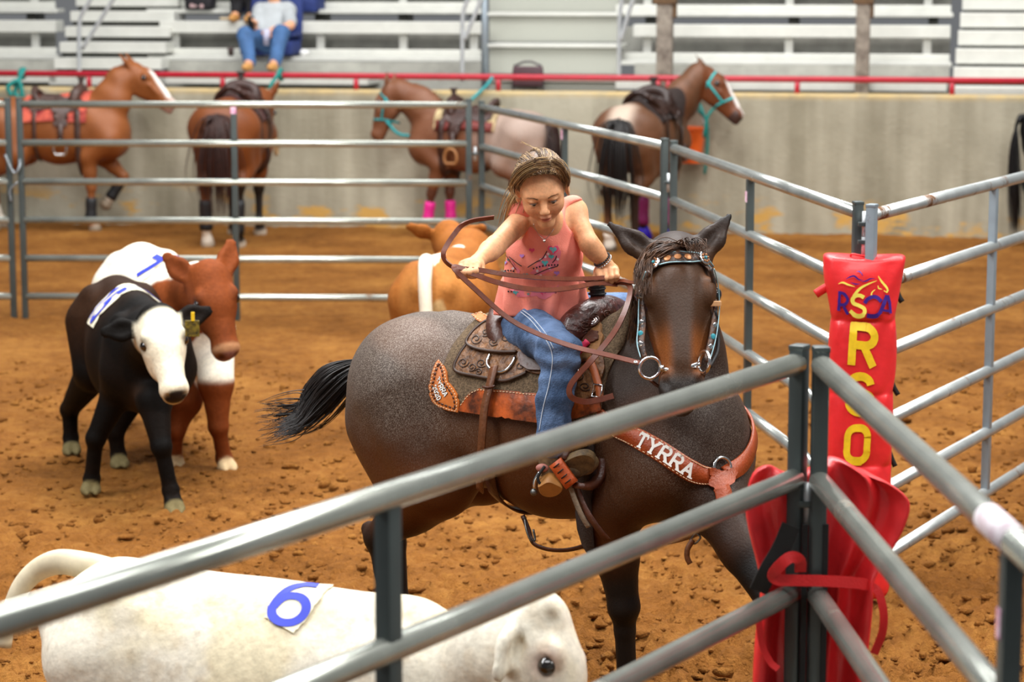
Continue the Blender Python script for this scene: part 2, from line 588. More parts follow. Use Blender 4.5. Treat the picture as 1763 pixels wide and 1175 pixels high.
def coat_mat(name, rough=0.5, fleck=0.0, fleck_color='b8a89a', fscale=260.0, bump=0.25, bscale=180.0, sheen=0.0, spec=0.35, stretch=(1, 1, 1)):
    "animal coat: colour from the Col attribute, fine hair grain, optional pale roan flecks (Col alpha not used)"
    m = bpy.data.materials.new(name); m.use_nodes = True
    nt = m.node_tree; b = nt.nodes['Principled BSDF']; L = nt.links.new
    at = nt.nodes.new('ShaderNodeAttribute'); at.attribute_name = 'Col'
    tc = nt.nodes.new('ShaderNodeTexCoord')
    mp = nt.nodes.new('ShaderNodeMapping'); mp.inputs['Scale'].default_value = stretch
    L(tc.outputs['Object'], mp.inputs['Vector'])
    n = nt.nodes.new('ShaderNodeTexNoise'); n.inputs['Scale'].default_value = fscale; n.inputs['Detail'].default_value = 5; n.inputs['Roughness'].default_value = 0.7
    L(mp.outputs['Vector'], n.inputs['Vector'])
    mul = nt.nodes.new('ShaderNodeMix'); mul.data_type = 'RGBA'; mul.blend_type = 'MULTIPLY'; mul.inputs['Factor'].default_value = 1.0
    r = nt.nodes.new('ShaderNodeValToRGB'); r.color_ramp.elements[0].position = 0.3; r.color_ramp.elements[1].position = 0.7
    r.color_ramp.elements[0].color = (0.78, 0.78, 0.78, 1); r.color_ramp.elements[1].color = (1.12, 1.12, 1.12, 1)
    L(n.outputs['Fac'], r.inputs['Fac'])
    L(at.outputs['Color'], mul.inputs[6]); L(r.outputs['Color'], mul.inputs[7])
    out = mul.outputs[2]
    if fleck:
        ra = nt.nodes.new('ShaderNodeAttribute'); ra.attribute_name = 'Roan'
        n3 = nt.nodes.new('ShaderNodeTexNoise'); n3.inputs['Scale'].default_value = fscale * 1.6; n3.inputs['Detail'].default_value = 3; n3.inputs['Roughness'].default_value = 0.8
        L(mp.outputs['Vector'], n3.inputs['Vector'])
        r3 = nt.nodes.new('ShaderNodeValToRGB'); r3.color_ramp.elements[0].position = 0.47; r3.color_ramp.elements[1].position = 0.66
        L(n3.outputs['Fac'], r3.inputs['Fac'])
        mm = nt.nodes.new('ShaderNodeMath'); mm.operation = 'MULTIPLY'
        L(r3.outputs['Color'], mm.inputs[0]); L(ra.outputs['Fac'], mm.inputs[1])
        mx = nt.nodes.new('ShaderNodeMix'); mx.data_type = 'RGBA'
        L(mm.outputs[0], mx.inputs['Factor']); L(out, mx.inputs[6]); mx.inputs[7].default_value = (*lin(fleck_color), 1)
        out = mx.outputs[2]
    L(out, b.inputs['Base Color'])
    b.inputs['Roughness'].default_value = rough
    b.inputs['Specular IOR Level'].default_value = spec
    b.inputs['Sheen Weight'].default_value = sheen
    bp = nt.nodes.new('ShaderNodeBump'); bp.inputs['Strength'].default_value = bump; bp.inputs['Distance'].default_value = 0.006
    n2 = nt.nodes.new('ShaderNodeTexNoise'); n2.inputs['Scale'].default_value = bscale; n2.inputs['Detail'].default_value = 4
    L(mp.outputs['Vector'], n2.inputs['Vector']); L(n2.outputs['Fac'], bp.inputs['Height']); L(bp.outputs['Normal'], b.inputs['Normal'])
    return m
def set_attr(o, name, vals):
    a = o.data.attributes.new(name, 'FLOAT', 'POINT'); a.data.foreach_set('value', np.asarray(vals, np.float32))
# ================================================================== SETTING
WT = np.array([0.984, -0.1766, 0.0]); WN = np.array([0.1766, 0.984, 0.0]); W0 = np.array([0.0, 23.72, 0.0])
ZV = np.array([0, 0, 1.0])
def Wp(u, v, z): return W0 + WT * u + WN * v + ZV * z
def PW(px, py, v):
    "photo point on the vertical plane v behind the wall face -> (u, z)"
    r = ray(px, py); o = np.array([0, 0, EYE])
    t = ((W0 + WN * v - o) @ WN) / (r @ WN)
    p = o + r * t
    return (p - W0) @ WT, p[2]

# --- dirt floor
def dirt_height(x, y):
    p = np.stack([x, y, np.zeros_like(x)], 1)
    a = fbm(p, 1.1, 2, 3) - 0.5
    b = fbm(p, 5.0, 3, 9) - 0.5
    c = np.abs(fbm(p, 17.0, 3, 21) - 0.5)
    near = np.clip((13.5 - y) / 6.0, 0.22, 1.0)
    return a * 0.05 + (b * 0.15 + (0.1 - c) * 0.24) * near + (np.abs(fbm(p, 38.0, 2, 5) - .5) - .1) * 0.10 * near - 0.016
def build_dirt():
    nr, nc = 700, 400
    yy = np.exp(np.linspace(math.log(2.2), math.log(24.4), nr))
    tt = np.linspace(-1, 1, nc)
    Y, T = np.meshgrid(yy, tt, indexing='ij')
    X = T * (0.30 * Y + 1.6)
    z = dirt_height(X.ravel(), Y.ravel())
    V = np.stack([X.ravel(), Y.ravel(), z], 1)
    i = np.arange(nr - 1)[:, None] * nc; j = np.arange(nc - 1)[None, :]
    Q = np.stack([i + j, i + j + 1, i + nc + j + 1, i + nc + j], -1).reshape(-1, 4)
    m = bpy.data.materials.new('arena_dirt'); m.use_nodes = True
    nt = m.node_tree; b = nt.nodes['Principled BSDF']; L = nt.links.new
    tc = nt.nodes.new('ShaderNodeTexCoord')
    def noise(s, d=6, r=0.6):
        n = nt.nodes.new('ShaderNodeTexNoise'); n.inputs['Scale'].default_value = s; n.inputs['Detail'].default_value = d; n.inputs['Roughness'].default_value = r
        L(tc.outputs['Object'], n.inputs['Vector']); return n
    n1 = noise(1.3, 5); n2 = noise(14, 8, 0.72); n3 = noise(75, 4)
    mixf = nt.nodes.new('ShaderNodeMath'); mixf.operation = 'MULTIPLY_ADD'; mixf.inputs[1].default_value = 0.55
    h2 = nt.nodes.new('ShaderNodeMath'); h2.operation = 'MULTIPLY'; h2.inputs[1].default_value = 0.45
    L(n2.outputs['Fac'], h2.inputs[0]); L(n1.outputs['Fac'], mixf.inputs[0]); L(h2.outputs[0], mixf.inputs[2])
    r = nt.nodes.new('ShaderNodeValToRGB')
    cr = r.color_ramp; cr.elements[0].position = 0.36; cr.elements[1].position = 0.64
    cr.elements[0].color = (*lin('744718'), 1); cr.elements[1].color = (*lin('b67e3c'), 1)
    e = cr.elements.new(0.5); e.color = (*lin('98622a'), 1)
    L(mixf.outputs[0], r.inputs['Fac']); L(r.outputs['Color'], b.inputs['Base Color'])
    b.inputs['Roughness'].default_value = 0.95; b.inputs['Specular IOR Level'].default_value = 0.15
    ad = nt.nodes.new('ShaderNodeMath'); ad.operation = 'ADD'
    L(n2.outputs['Fac'], ad.inputs[0]); L(n3.outputs['Fac'], ad.inputs[1])
    bp = nt.nodes.new('ShaderNodeBump'); bp.inputs['Strength'].default_value = 1.0; bp.inputs['Distance'].default_value = 0.03
    L(ad.outputs[0], bp.inputs['Height']); L(bp.outputs['Normal'], b.inputs['Normal'])
    MATS['dirt'] = m
    o = mk('floor', V, Q, m, None); tag(o, 'orange brown loose dirt floor of the arena', None, None, 'structure')
    # loose clods
    n = 17000
    cy = np.exp(RNG.uniform(math.log(4.6), math.log(15.5), n)); cx = RNG.uniform(-1, 1, n) * (0.25 * cy + 0.8)
    cz = dirt_height(cx, cy)
    base = np.array([(math.cos(a) * math.cos(t), math.sin(a) * math.cos(t), math.sin(t)) for t in (-0.9, 0.0, 0.75) for a in np.linspace(0, 2 * math.pi, 6)[:-1]] + [(0, 0, 1.0)])
    bf = []
    for k in range(2):
        for a in range(5):
            q = (a + 1) % 5; bf += [[k * 5 + a, k * 5 + q, k * 5 + 5 + q], [k * 5 + a, k * 5 + 5 + q, k * 5 + 5 + a]]
    bf += [[10 + a, 10 + (a + 1) % 5, 15] for a in range(5)]
    bf = np.array(bf)
    s = np.minimum(0.0078 * np.exp(RNG.normal(0, 0.58, n)), 0.034)
    VV = base[None] * (1 + RNG.uniform(-.3, .3, (n, len(base), 1))) * s[:, None, None] * np.stack([RNG.uniform(.8, 1.6, n), RNG.uniform(.8, 1.4, n), RNG.uniform(.5, .85, n)], 1)[:, None, :]
    VV += np.stack([cx, cy, cz + s * 0.25], 1)[:, None, :]
    FF = bf[None] + (np.arange(n) * len(base))[:, None, None]
    o = mk('dirt_clods', VV.reshape(-1, 3), FF.reshape(-1, 3), m, None)
    tag(o, 'small loose clods of dirt scattered over the arena floor', 'dirt', None, 'stuff')
build_dirt()

# --- concrete wall behind the arena
def build_wall():
    m = bpy.data.materials.new('stained_concrete'); m.use_nodes = True
    nt = m.node_tree; b = nt.nodes['Principled BSDF']; L = nt.links.new
    tc = nt.nodes.new('ShaderNodeTexCoord'); geo = nt.nodes.new('ShaderNodeNewGeometry')
    def noise(s, sc=(1, 1, 1), d=5, r=0.6):
        mp = nt.nodes.new('ShaderNodeMapping'); mp.inputs['Scale'].default_value = sc
        L(tc.outputs['Object'], mp.inputs['Vector'])
        n = nt.nodes.new('ShaderNodeTexNoise'); n.inputs['Scale'].default_value = s; n.inputs['Detail'].default_value = d; n.inputs['Roughness'].default_value = r
        L(mp.outputs['Vector'], n.inputs['Vector']); return n
    def ramp(n, p0, c0, p1, c1):
        r = nt.nodes.new('ShaderNodeValToRGB'); r.color_ramp.elements[0].position = p0; r.color_ramp.elements[1].position = p1
        r.color_ramp.elements[0].color = (*c0, 1); r.color_ramp.elements[1].color = (*c1, 1); L(n, r.inputs['Fac']); return r
    def mix(f, a, c):
        x = nt.nodes.new('ShaderNodeMix'); x.data_type = 'RGBA'; L(f, x.inputs['Factor']); L(a, x.inputs[6])
        if isinstance(c, tuple): x.inputs[7].default_value = (*c, 1)
        else: L(c, x.inputs[7])
        return x.outputs[2]
    st = noise(2.2, (1, 1, 0.10), 3); bl = noise(1.6, (1, 1, 1), 5)
    r1 = ramp(st.outputs['Fac'], 0.38, lin('857f6b'), 0.62, lin('bdb7a3'))
    r2 = ramp(bl.outputs['Fac'], 0.35, lin('746e5b'), 0.7, lin('b0aa95'))
    mx = nt.nodes.new('ShaderNodeMix'); mx.data_type = 'RGBA'; mx.inputs['Factor'].default_value = 0.42
    L(r1.outputs['Color'], mx.inputs[6]); L(r2.outputs['Color'], mx.inputs[7])
    sep = nt.nodes.new('ShaderNodeSeparateXYZ'); L(geo.outputs['Position'], sep.inputs[0])
    # ochre mud smears near the foot, tan band blended in towards the top edge
    mr = nt.nodes.new('ShaderNodeMapRange'); mr.inputs[1].default_value = 0.42; mr.inputs[2].default_value = 0.18; L(sep.outputs['Z'], mr.inputs[0])
    sm = noise(1.9, (1.0, 1.0, 2.4), 4); rs = ramp(sm.outputs['Fac'], 0.53, (0, 0, 0), 0.6, (1, 1, 1))
    mu = nt.nodes.new('ShaderNodeMath'); mu.operation = 'MULTIPLY'; L(mr.outputs[0], mu.inputs[0]); L(rs.outputs['Color'], mu.inputs[1])
    c = mix(mu.outputs[0], mx.outputs[2], lin('c49a50'))
    mt = nt.nodes.new('ShaderNodeMapRange'); mt.inputs[1].default_value = 1.27; mt.inputs[2].default_value = 1.33; L(sep.outputs['Z'], mt.inputs[0])
    tn = noise(5, (1, 1, 1), 3); rt = ramp(tn.outputs['Fac'], 0.3, (0.25,) * 3, 0.6, (0.8,) * 3)
    mu2 = nt.nodes.new('ShaderNodeMath'); mu2.operation = 'MULTIPLY'; L(mt.outputs[0], mu2.inputs[0]); L(rt.outputs['Color'], mu2.inputs[1])
    c = mix(mu2.outputs[0], c, lin('d0b478'))
    L(c, b.inputs['Base Color']); b.inputs['Roughness'].default_value = 0.85
    bp = nt.nodes.new('ShaderNodeBump'); bp.inputs['Strength'].default_value = 0.3; bp.inputs['Distance'].default_value = 0.02
    fn = noise(30, (1, 1, 1), 4); L(fn.outputs['Fac'], bp.inputs['Height']); L(bp.outputs['Normal'], b.inputs['Normal'])
    mb = MB(); mb.box(Wp(0, 0.15, 0.62), (26, 0.30, 1.44), WT, WN, ZV, bev=0.02)
    o = mb.build('wall_back', m, None, smooth=False); tag(o, 'stained grey concrete arena wall', None, None, 'structure')
build_wall()

# --- red guard rail on the wall
red_paint = mat('red_rail_paint', 'b01c30', 0.35, 0, vary=0.12, scale=8, spec=0.5)
def build_rail():
    t = thing('guard_rail', 'dark red pipe guard rail along the top of the concrete wall', 'railing', Wp(0, 0.12, 1.34))
    z = 1.475
    MB().tube([Wp(-12.5, 0.12, z), Wp(12.5, 0.12, z)], 0.030, 12).build('rail', red_paint, t)
    for px in (-75, 153, 383, 613, 858, 1133, 1151, 1373, 1640, 1850):
        u, _ = PW(px, 140, 0.12)
        MB().tube([Wp(u, 0.12, 1.335), Wp(u, 0.12, z - 0.02)], 0.026, 10).build('post', red_paint, t)
build_rail()

# --- aluminium bleachers
alu = mat('bleacher_aluminium', 'd0d0c8', 0.42, 0.15, vary=0.06, scale=6, spec=0.5)
alu_shade = mat('bleacher_shade_grey', 'a3a299', 0.55, 0.2, vary=0.18, scale=5)  # shade under the boards, put into the colour
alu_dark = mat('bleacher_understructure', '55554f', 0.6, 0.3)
galv = mat('galvanised_pipe', 'c2c6c8', 0.35, 0.4, vary=0.08, scale=20)
def ux(px, v): return PW(px, 90, v)[0]
def plank(t, name, m, px0, px1, v, z, depth, h):
    u0, u1 = ux(px0, v), ux(px1, v)
    mb = MB(); mb.box(Wp((u0 + u1) / 2, v + depth / 2, z - h / 2), (u1 - u0, depth, h), WT, WN, ZV, bev=0.008)
    return mb.build(name, m, t, smooth=False)
def bleacher(label, px0, px1, legs, zoff=0.0, floor0=None):
    t = thing('bleacher', label, 'bleacher', Wp(ux((px0 + px1) / 2, 1.0), 0.5, 0))
    f0, f1 = floor0 or (px0 - 30, px1)
    plank(t, 'floor_board', alu, f0, f1, 0.55, 1.455 + zoff, 0.55, 0.09)
    for k in range(3):
        zb = 1.625 + 0.48 * k + zoff; vb = 1.22 + 0.75 * k
        plank(t, 'foot_board', alu, px0 - 22, px1 + 4, vb, zb, 0.24, 0.045)
        plank(t, 'riser_board', alu, px0 - 30, px1, vb + 0.26, zb + 0.075, 0.04, 0.085)
        plank(t, 'under_seat_shade', alu_shade, px0 - 20, px1, vb + 0.72, zb + 0.33, 0.02, 0.40)  # grey sheet standing in for the shadowed void under each seat
        plank(t, 'seat_board', alu, px0, px1, 1.55 + 0.75 * k, 1.985 + 0.48 * k + zoff, 0.26, 0.125)
        for lx in legs:
            u = ux(lx, vb + 0.3)
            MB().box(Wp(u, 1.66 + 0.75 * k, zb + 0.11 + 0.02), (0.085, 0.06, 0.26), WT, WN, ZV, bev=0.006).build('seat_post', alu, t, smooth=False)
            MB().box(Wp(u + 0.06, vb + 0.3, zb - 0.12), (0.10, 0.3, 0.16), WT, WN, ZV).build('bracket', alu_dark, t, smooth=False)
    MB().box(Wp((ux(px0, 1.0) + ux(px1, 1.0)) / 2, 1.15, 1.40), (ux(px1, 1) - ux(px0, 1), 0.04, 0.36), WT, WN, ZV).build('under_foot_shade', alu_shade, t, smooth=False)  # grey sheet in place of the shade below the first foot board
    return t
bleacher('aluminium bleacher benches left of the narrow stair, at the picture edge', -140, 96, [-70, 54], 0.0)
bleacher('long aluminium bleacher benches around the seated man', 275, 828, [296, 547, 690, 812], 0.0, (283, 632))
bleacher('aluminium bleacher benches between the two wooden columns and beyond', 1090, 1636, [1112, 1357, 1596], -0.02, (1060, 1632))
def stair(label, px0, px1, zs, vs, face, m, skew=0.0, name='bleacher_stair'):
    t = thing(name, label, 'stairs', Wp(ux((px0 + px1) / 2, 0.8), 0.6, 0))
    for i, (z, v) in enumerate(zip(zs, vs)):
        plank(t, 'step', m, px0 + skew * i, px1 + skew * i * 0.8, v, z, 0.36, face)
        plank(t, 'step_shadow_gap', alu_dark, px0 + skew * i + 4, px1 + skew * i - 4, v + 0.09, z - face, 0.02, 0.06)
    return t
stair('narrow aluminium stair with thin dark gaps, beside the bent white handrail', 82, 268, [1.45 + .158 * i for i in range(7)], [0.55 + .31 * i for i in range(7)], 0.11, alu, 10)
stair('pale aluminium stair with thin black gaps at the right end of the bleachers', 1640, 1870, [1.40 + .172 * i for i in range(7)], [0.50 + .3 * i for i in range(7)], 0.145, alu, 3)
def centre_stair():
    t = thing('perforated_stair', 'wide grey perforated metal stair between two handrails', 'stairs', Wp(ux(955, 0.8), 0.6, 0))
    per = bpy.data.materials.new('perforated_sheet'); per.use_nodes = True
    nt = per.node_tree; b = nt.nodes['Principled BSDF']; L = nt.links.new
    tc = nt.nodes.new('ShaderNodeTexCoord'); mp = nt.nodes.new('ShaderNodeMapping'); mp.inputs['Scale'].default_value = (28, 28, 28)
    vo = nt.nodes.new('ShaderNodeTexVoronoi'); vo.inputs['Randomness'].default_value = 0.0
    L(tc.outputs['Object'], mp.inputs['Vector']); L(mp.outputs['Vector'], vo.inputs['Vector'])
    r = nt.nodes.new('ShaderNodeValToRGB'); r.color_ramp.elements[0].position = 0.22; r.color_ramp.elements[1].position = 0.3
    r.color_ramp.elements[0].color = (*lin('5f5f58'), 1); r.color_ramp.elements[1].color = (*lin('a9aa9f'), 1)
    L(vo.outputs['Distance'], r.inputs['Fac']); L(r.outputs['Color'], b.inputs['Base Color']); b.inputs['Roughness'].default_value = 0.45
    MATS['perforated'] = per
    zs = [1.45, 1.77, 2.08, 2.36]; vs = [0.55, 1.15, 1.75, 2.35]
    for i, (z, v) in enumerate(zip(zs, vs)):
        plank(t, 'tread', alu, 838, 1070, v, z, 0.6, 0.035)
        plank(t, 'riser', per, 842, 1066, v + 0.05, z - 0.035, 0.015, 0.27)
centre_stair()
def pipe_rail(label, lines, v, r=0.022, m=None):
    u, z = PW(*lines[0][-1], v)
    t = thing('stair_handrail', label, 'handrail', Wp(u, v, 1.3))
    for ln in lines:
        pts = [Wp(*((lambda a: (a[0], v, a[1]))(PW(x, y, v)))) for x, y in ln]
        MB().tube(spline(pts, 24) if len(pts) > 2 else pts, r, 10).build('pipe', m or galv, t)
    return t
pipe_rail('bent white handrail of the narrow stair, left of the seated man', [[(172, -45), (155, 0), (140, 26), (136, 50), (136, 135)], [(222, -45), (194, 0), (141, 85)]], 0.62)
pipe_rail('white handrail at the left side of the perforated stair', [[(812, -40), (804, 0), (798, 20), (796, 44), (796, 140)], [(845, -40), (826, 5), (799, 70)]], 0.62)
pipe_rail('white handrail at the right side of the perforated stair', [[(1078, -40), (1071, 0), (1067, 30), (1066, 60), (1066, 142)], [(1102, -30), (1084, 18), (1069, 70)]], 0.62)
pipe_rail('thick blue grey steel post at the left of the perforated stair', [[(834, -60), (834, 150)]], 0.72, 0.034, mat('blue_grey_steel', '98a4ad', 0.4, 0.3))
# --- wooden columns standing behind the rail
wood_grey = mat('weathered_column_wood', '8c8478', 0.8, 0, vary=0.35, scale=7, dark='5b5048')
def column(px, w, label):
    u, _ = PW(px, 60, 0.42)
    t = thing('wooden_column', label, 'column', Wp(u, 0.42, 1.3))
    MB().box(Wp(u, 0.42, 2.15), (w, w, 1.8), WT, WN, ZV, bev=0.012).build('shaft', wood_grey, t, smooth=False)
    z = PW(px, 6, 0.42)[1]
    MB().box(Wp(u, 0.42, z + 0.05), (w * 1.45, w * 1.2, 0.11), WT, WN, ZV, bev=0.01).build('collar', mat('rusty_bracket', '6b5238', 0.7, 0.3, vary=0.3, scale=12), t, smooth=False)
    MB().box(Wp(u + w * 0.62, 0.40, z - 0.06), (w * 0.25, w * 0.6, 0.16), WT, WN, ZV, bev=0.01).build('bracket_arm', MATS['rusty_bracket'], t, smooth=False)
column(1145, 0.155, 'grey weathered wooden column right of the perforated stair')
column(1486, 0.135, 'slimmer grey weathered wooden column nearer the picture edge, with a rusty collar')

# --- folding chair behind the wall
def folding_chair():
    v = 0.42; u, z = PW(909, 128, v)
    t = thing('folding_chair', 'dark burgundy folding chair seen from behind over the wall', 'chair', Wp(u, v, 1.0))
    fr = mat('chair_frame_metal', '4a4448', 0.4, 0.5); pad = mat('burgundy_vinyl', '4b3138', 0.5, 0, vary=0.1)
    mb = MB(); mb.box(Wp(u, v, z - 0.02), (0.30, 0.03, 0.20), WT, WN, ZV, bev=0.012); mb.build('backrest', pad, t)
    pts = [Wp(u - .145, v, 1.0), Wp(u - .145, v, z + .02), Wp(u - .09, v, z + .10), Wp(u, v, z + .125), Wp(u + .09, v, z + .10), Wp(u + .145, v, z + .02), Wp(u + .145, v, 1.0)]
    MB().tube(spline(pts, 40), 0.011, 8).build('frame', fr, t)
    MB().box(Wp(u, v + .2, 1.15), (0.36, 0.36, 0.03), WT, WN, ZV, bev=0.01).build('seat', pad, t)
folding_chair()
# small litter on the foot boards
def litter():
    u, z = PW(397, 86, 1.3)
    mb = MB(); mb.tube([Wp(u, 1.3, 1.628), Wp(u, 1.3, 1.72)], [0.028, 0.035], 14); o = mb.build('drink_cup', mat('cola_cup', '3a2620', 0.4), None)
    tag(o, 'dark brown drink cup standing on the bench foot board', 'cup')
    u, z = PW(523, 90, 1.3)
    mb = MB(); mb.ball(Wp(u, 1.31, 1.665), (0.05, 0.045, 0.038), 12, 8)
    v = np.array(mb.v); v += (vnoise(v, 40, 2) - 0.5)[:, None] * 0.025
    o = mk('crumpled_paper', v, mb.f, mat('white_paper', 'e8e8e6', 0.7), None); tag(o, 'crumpled white paper beside the blue seat', 'litter')
    u, z = PW(386, 33, 1.62)
    o = MB().box(Wp(u, 1.64, 2.01), (0.10, 0.06, 0.03), WT, WN, ZV, bev=0.01).build('sandal', mat('tan_sandal', 'b9a78a', 0.7), None); tag(o, 'tan sandal lying on the bench beside the man', 'sandal')
litter()

# ================================================================== PIPE PANELS
dark_pipe = None
def pipe_mat(name, base, metal, rough, rust=0.5, seed=0.0):
    m = bpy.data.materials.new(name); m.use_nodes = True
    nt = m.node_tree; b = nt.nodes['Principled BSDF']; L = nt.links.new
    tc = nt.nodes.new('ShaderNodeTexCoord')
    n = nt.nodes.new('ShaderNodeTexNoise'); n.inputs['Scale'].default_value = 3.5; n.inputs['Detail'].default_value = 7; n.inputs['Roughness'].default_value = 0.7
    L(tc.outputs['Object'], n.inputs['Vector'])
    r = nt.nodes.new('ShaderNodeValToRGB'); r.color_ramp.elements[0].position = 0.70 - rust * 0.08; r.color_ramp.elements[1].position = 0.76 - rust * 0.08
    L(n.outputs['Fac'], r.inputs['Fac'])
    n2 = nt.nodes.new('ShaderNodeTexNoise'); n2.inputs['Scale'].default_value = 6; n2.inputs['Detail'].default_value = 5
    L(tc.outputs['Object'], n2.inputs['Vector'])
    r2 = nt.nodes.new('ShaderNodeValToRGB'); c = lin(base)
    r2.color_ramp.elements[0].position = 0.3; r2.color_ramp.elements[1].position = 0.7
    r2.color_ramp.elements[0].color = (*[x * 0.8 for x in c], 1); r2.color_ramp.elements[1].color = (*[min(1, x * 1.15) for x in c], 1)
    L(n2.outputs['Fac'], r2.inputs['Fac'])
    mx = nt.nodes.new('ShaderNodeMix'); mx.data_type = 'RGBA'
    L(r.outputs['Color'], mx.inputs['Factor']); L(r2.outputs['Color'], mx.inputs[6]); mx.inputs[7].default_value = (*lin('6e4a2c'), 1)
    L(mx.outputs[2], b.inputs['Base Color'])
    rr = nt.nodes.new('ShaderNodeMapRange'); rr.inputs[3].default_value = rough; rr.inputs[4].default_value = 0.75
    L(r.outputs['Color'], rr.inputs[0]); L(rr.outputs[0], b.inputs['Roughness'])
    b.inputs['Metallic'].default_value = metal; b.inputs['Specular IOR Level'].default_value = 0.6
    return m
pipe_near = pipe_mat('dark_grey_painted_pipe', 'bcc0b6', 0.70, 0.22, 0.7)
pipe_post = pipe_mat('dark_grey_painted_post', '464e4d', 0.3, 0.4, 0.3)
pipe_mid = pipe_mat('grey_painted_pipe', 'b9bdb8', 0.72, 0.22, 0.6)
pipe_gal = pipe_mat('galvanised_rusty_pipe', 'b0b5b4', 0.6, 0.34, 1.5)
pipe_galpost = pipe_mat('galvanised_grey_post', '8e9aa2', 0.4, 0.45, 0.9)
sticker = mat('white_pink_sticker', 'e9d7e2', 0.5, 0, vary=0.3, scale=60, dark='c9609a')
ZR = [1.54 - 0.28 * i for i in range(6)]
RAIL_R = 0.0255
def panel(a, b, label, mr, mp_, mids=(), post_w=0.044, length=None, group=None, stickers=(), ends=(True, True)):
    a = np.array(a[:2]); b = np.array(b[:2]); d = (b - a) / np.linalg.norm(b - a)
    if length: b = a + d * length
    D = np.array([d[0], d[1], 0]); S = np.array([-d[1], d[0], 0])
    t = thing('livestock_panel', label, 'fence panel', (*((a + b) / 2), 0), group)
    Lt = np.linalg.norm(b - a)
    stops = [0.0] + sorted(mids) + [Lt]
    for z in ZR:
        MB().tube([np.array([*(a + d * (0.012)), z]), np.array([*(b - d * (0.012)), z])], RAIL_R, 16).build('rail', mr, t)
    for i, s in enumerate(stops):
        end = i in (0, len(stops) - 1)
        top = 1.585 if end else 1.525
        c = a + d * s
        mb = MB(); mb.box(np.array([*c, (top - 0.03) / 2]), (post_w, post_w * 0.86 if end else post_w * 0.8, top + 0.03), D, S, ZV, bev=0.008)
        if end: mb.box(np.array([*c, top - 0.008]), (post_w * 1.04, post_w * 0.9, 0.014), D, S, ZV, bev=0.004)
        p = mb.build('post', mp_, t, smooth=True); sharp(p, 30)
        for z in ZR:            # weld collars where the rails meet the post
            pass
    for (s, z, w, h) in stickers:
        c = a + d * s; toward = S if np.dot(S[:2], -c) > 0 else -S
        MB().box(np.array([*c, z]) + toward * (post_w * 0.44), (w, 0.002, h), D, S, ZV).build('sticker', sticker, t, smooth=False)
    return t, a, b, d
def along(a, d, px):
    "distance along a fence line where it crosses this photo column"
    k = (px - 881.5) / F
    # x = k * depth ; depth for the top rail
    best = min(np.arange(0, 4.2, 0.005), key=lambda s: abs(project((a[0] + d[0] * s, a[1] + d[1] * s, 1.2))[0] - px))
    return float(best)
def line_panel(p0, p1, label, mr, mp_, mids_px=(), length=None, sticker_at=(), **k):
    a = G(*p0, 1.54)[:2]; b = G(*p1, 1.54)[:2]; d = (b - a) / np.linalg.norm(b - a)
    mids = [along(a, d, x) for x in mids_px]
    st = [(along(a, d, x), z, w, h) for x, z, w, h in sticker_at]
    return panel(a, b, label, mr, mp_, mids, length=length, stickers=st, **k)
PAN1 = line_panel((33, 179.5), (807, 181), 'dark grey six-rail pipe panel in front of the sorrel and bay horses', pipe_near, pipe_post, [404], sticker_at=[(404, 1.50, .04, .05)])
PAN0 = line_panel((13, 179.5), (-330, 178.5), 'dark grey pipe panel cut off by the picture edge, beside the sorrel horse', pipe_near, pipe_post, [-160])
PAN2 = line_panel((829, 184.5), (1144, 252), 'grey pipe panel behind the rider, running from the far corner post', pipe_mid, pipe_post, [972], sticker_at=[(972, 1.48, .04, .06)])
PAN3 = line_panel((1160, 256), (1477, 366), 'grey pipe panel behind the ridden horse, ending at the padded post', pipe_mid, pipe_post, [1290], sticker_at=[(1290, 1.44, .035, .05)])
PAN4 = line_panel((1501, 371), (1763, 304), 'pale galvanised rusty pipe panel right of the padded post', pipe_gal, pipe_galpost, [1708], length=3.7)
PAN5 = line_panel((1376, 625), (0, 1072), 'nearest dark grey pipe panel crossing in front of the horse and white calf', pipe_near, pipe_post, [669], length=3.75)
PAN6 = line_panel((1413, 628), (1733, 921), 'dark grey pipe panel running from the near corner post toward the lower right corner', pipe_near, pipe_post, [1733], length=3.3, sticker_at=[(1733, 1.40, .022, .05)])
def rail_tape():
    t, a, b, d = PAN6
    s = along(a, d, 1722)
    p0 = np.array([*(a + d * (s - .12)), 1.54]); p1 = np.array([*(a + d * (s + .06)), 1.54])
    MB().tube([p0, p1], RAIL_R + 0.0012, 18).build('tape_label', mat('white_tape', 'e6e3e6', 0.5, 0, vary=0.2, scale=30, dark='c9b0ba'), t, label='white tape label wrapped around the rail')
rail_tape()
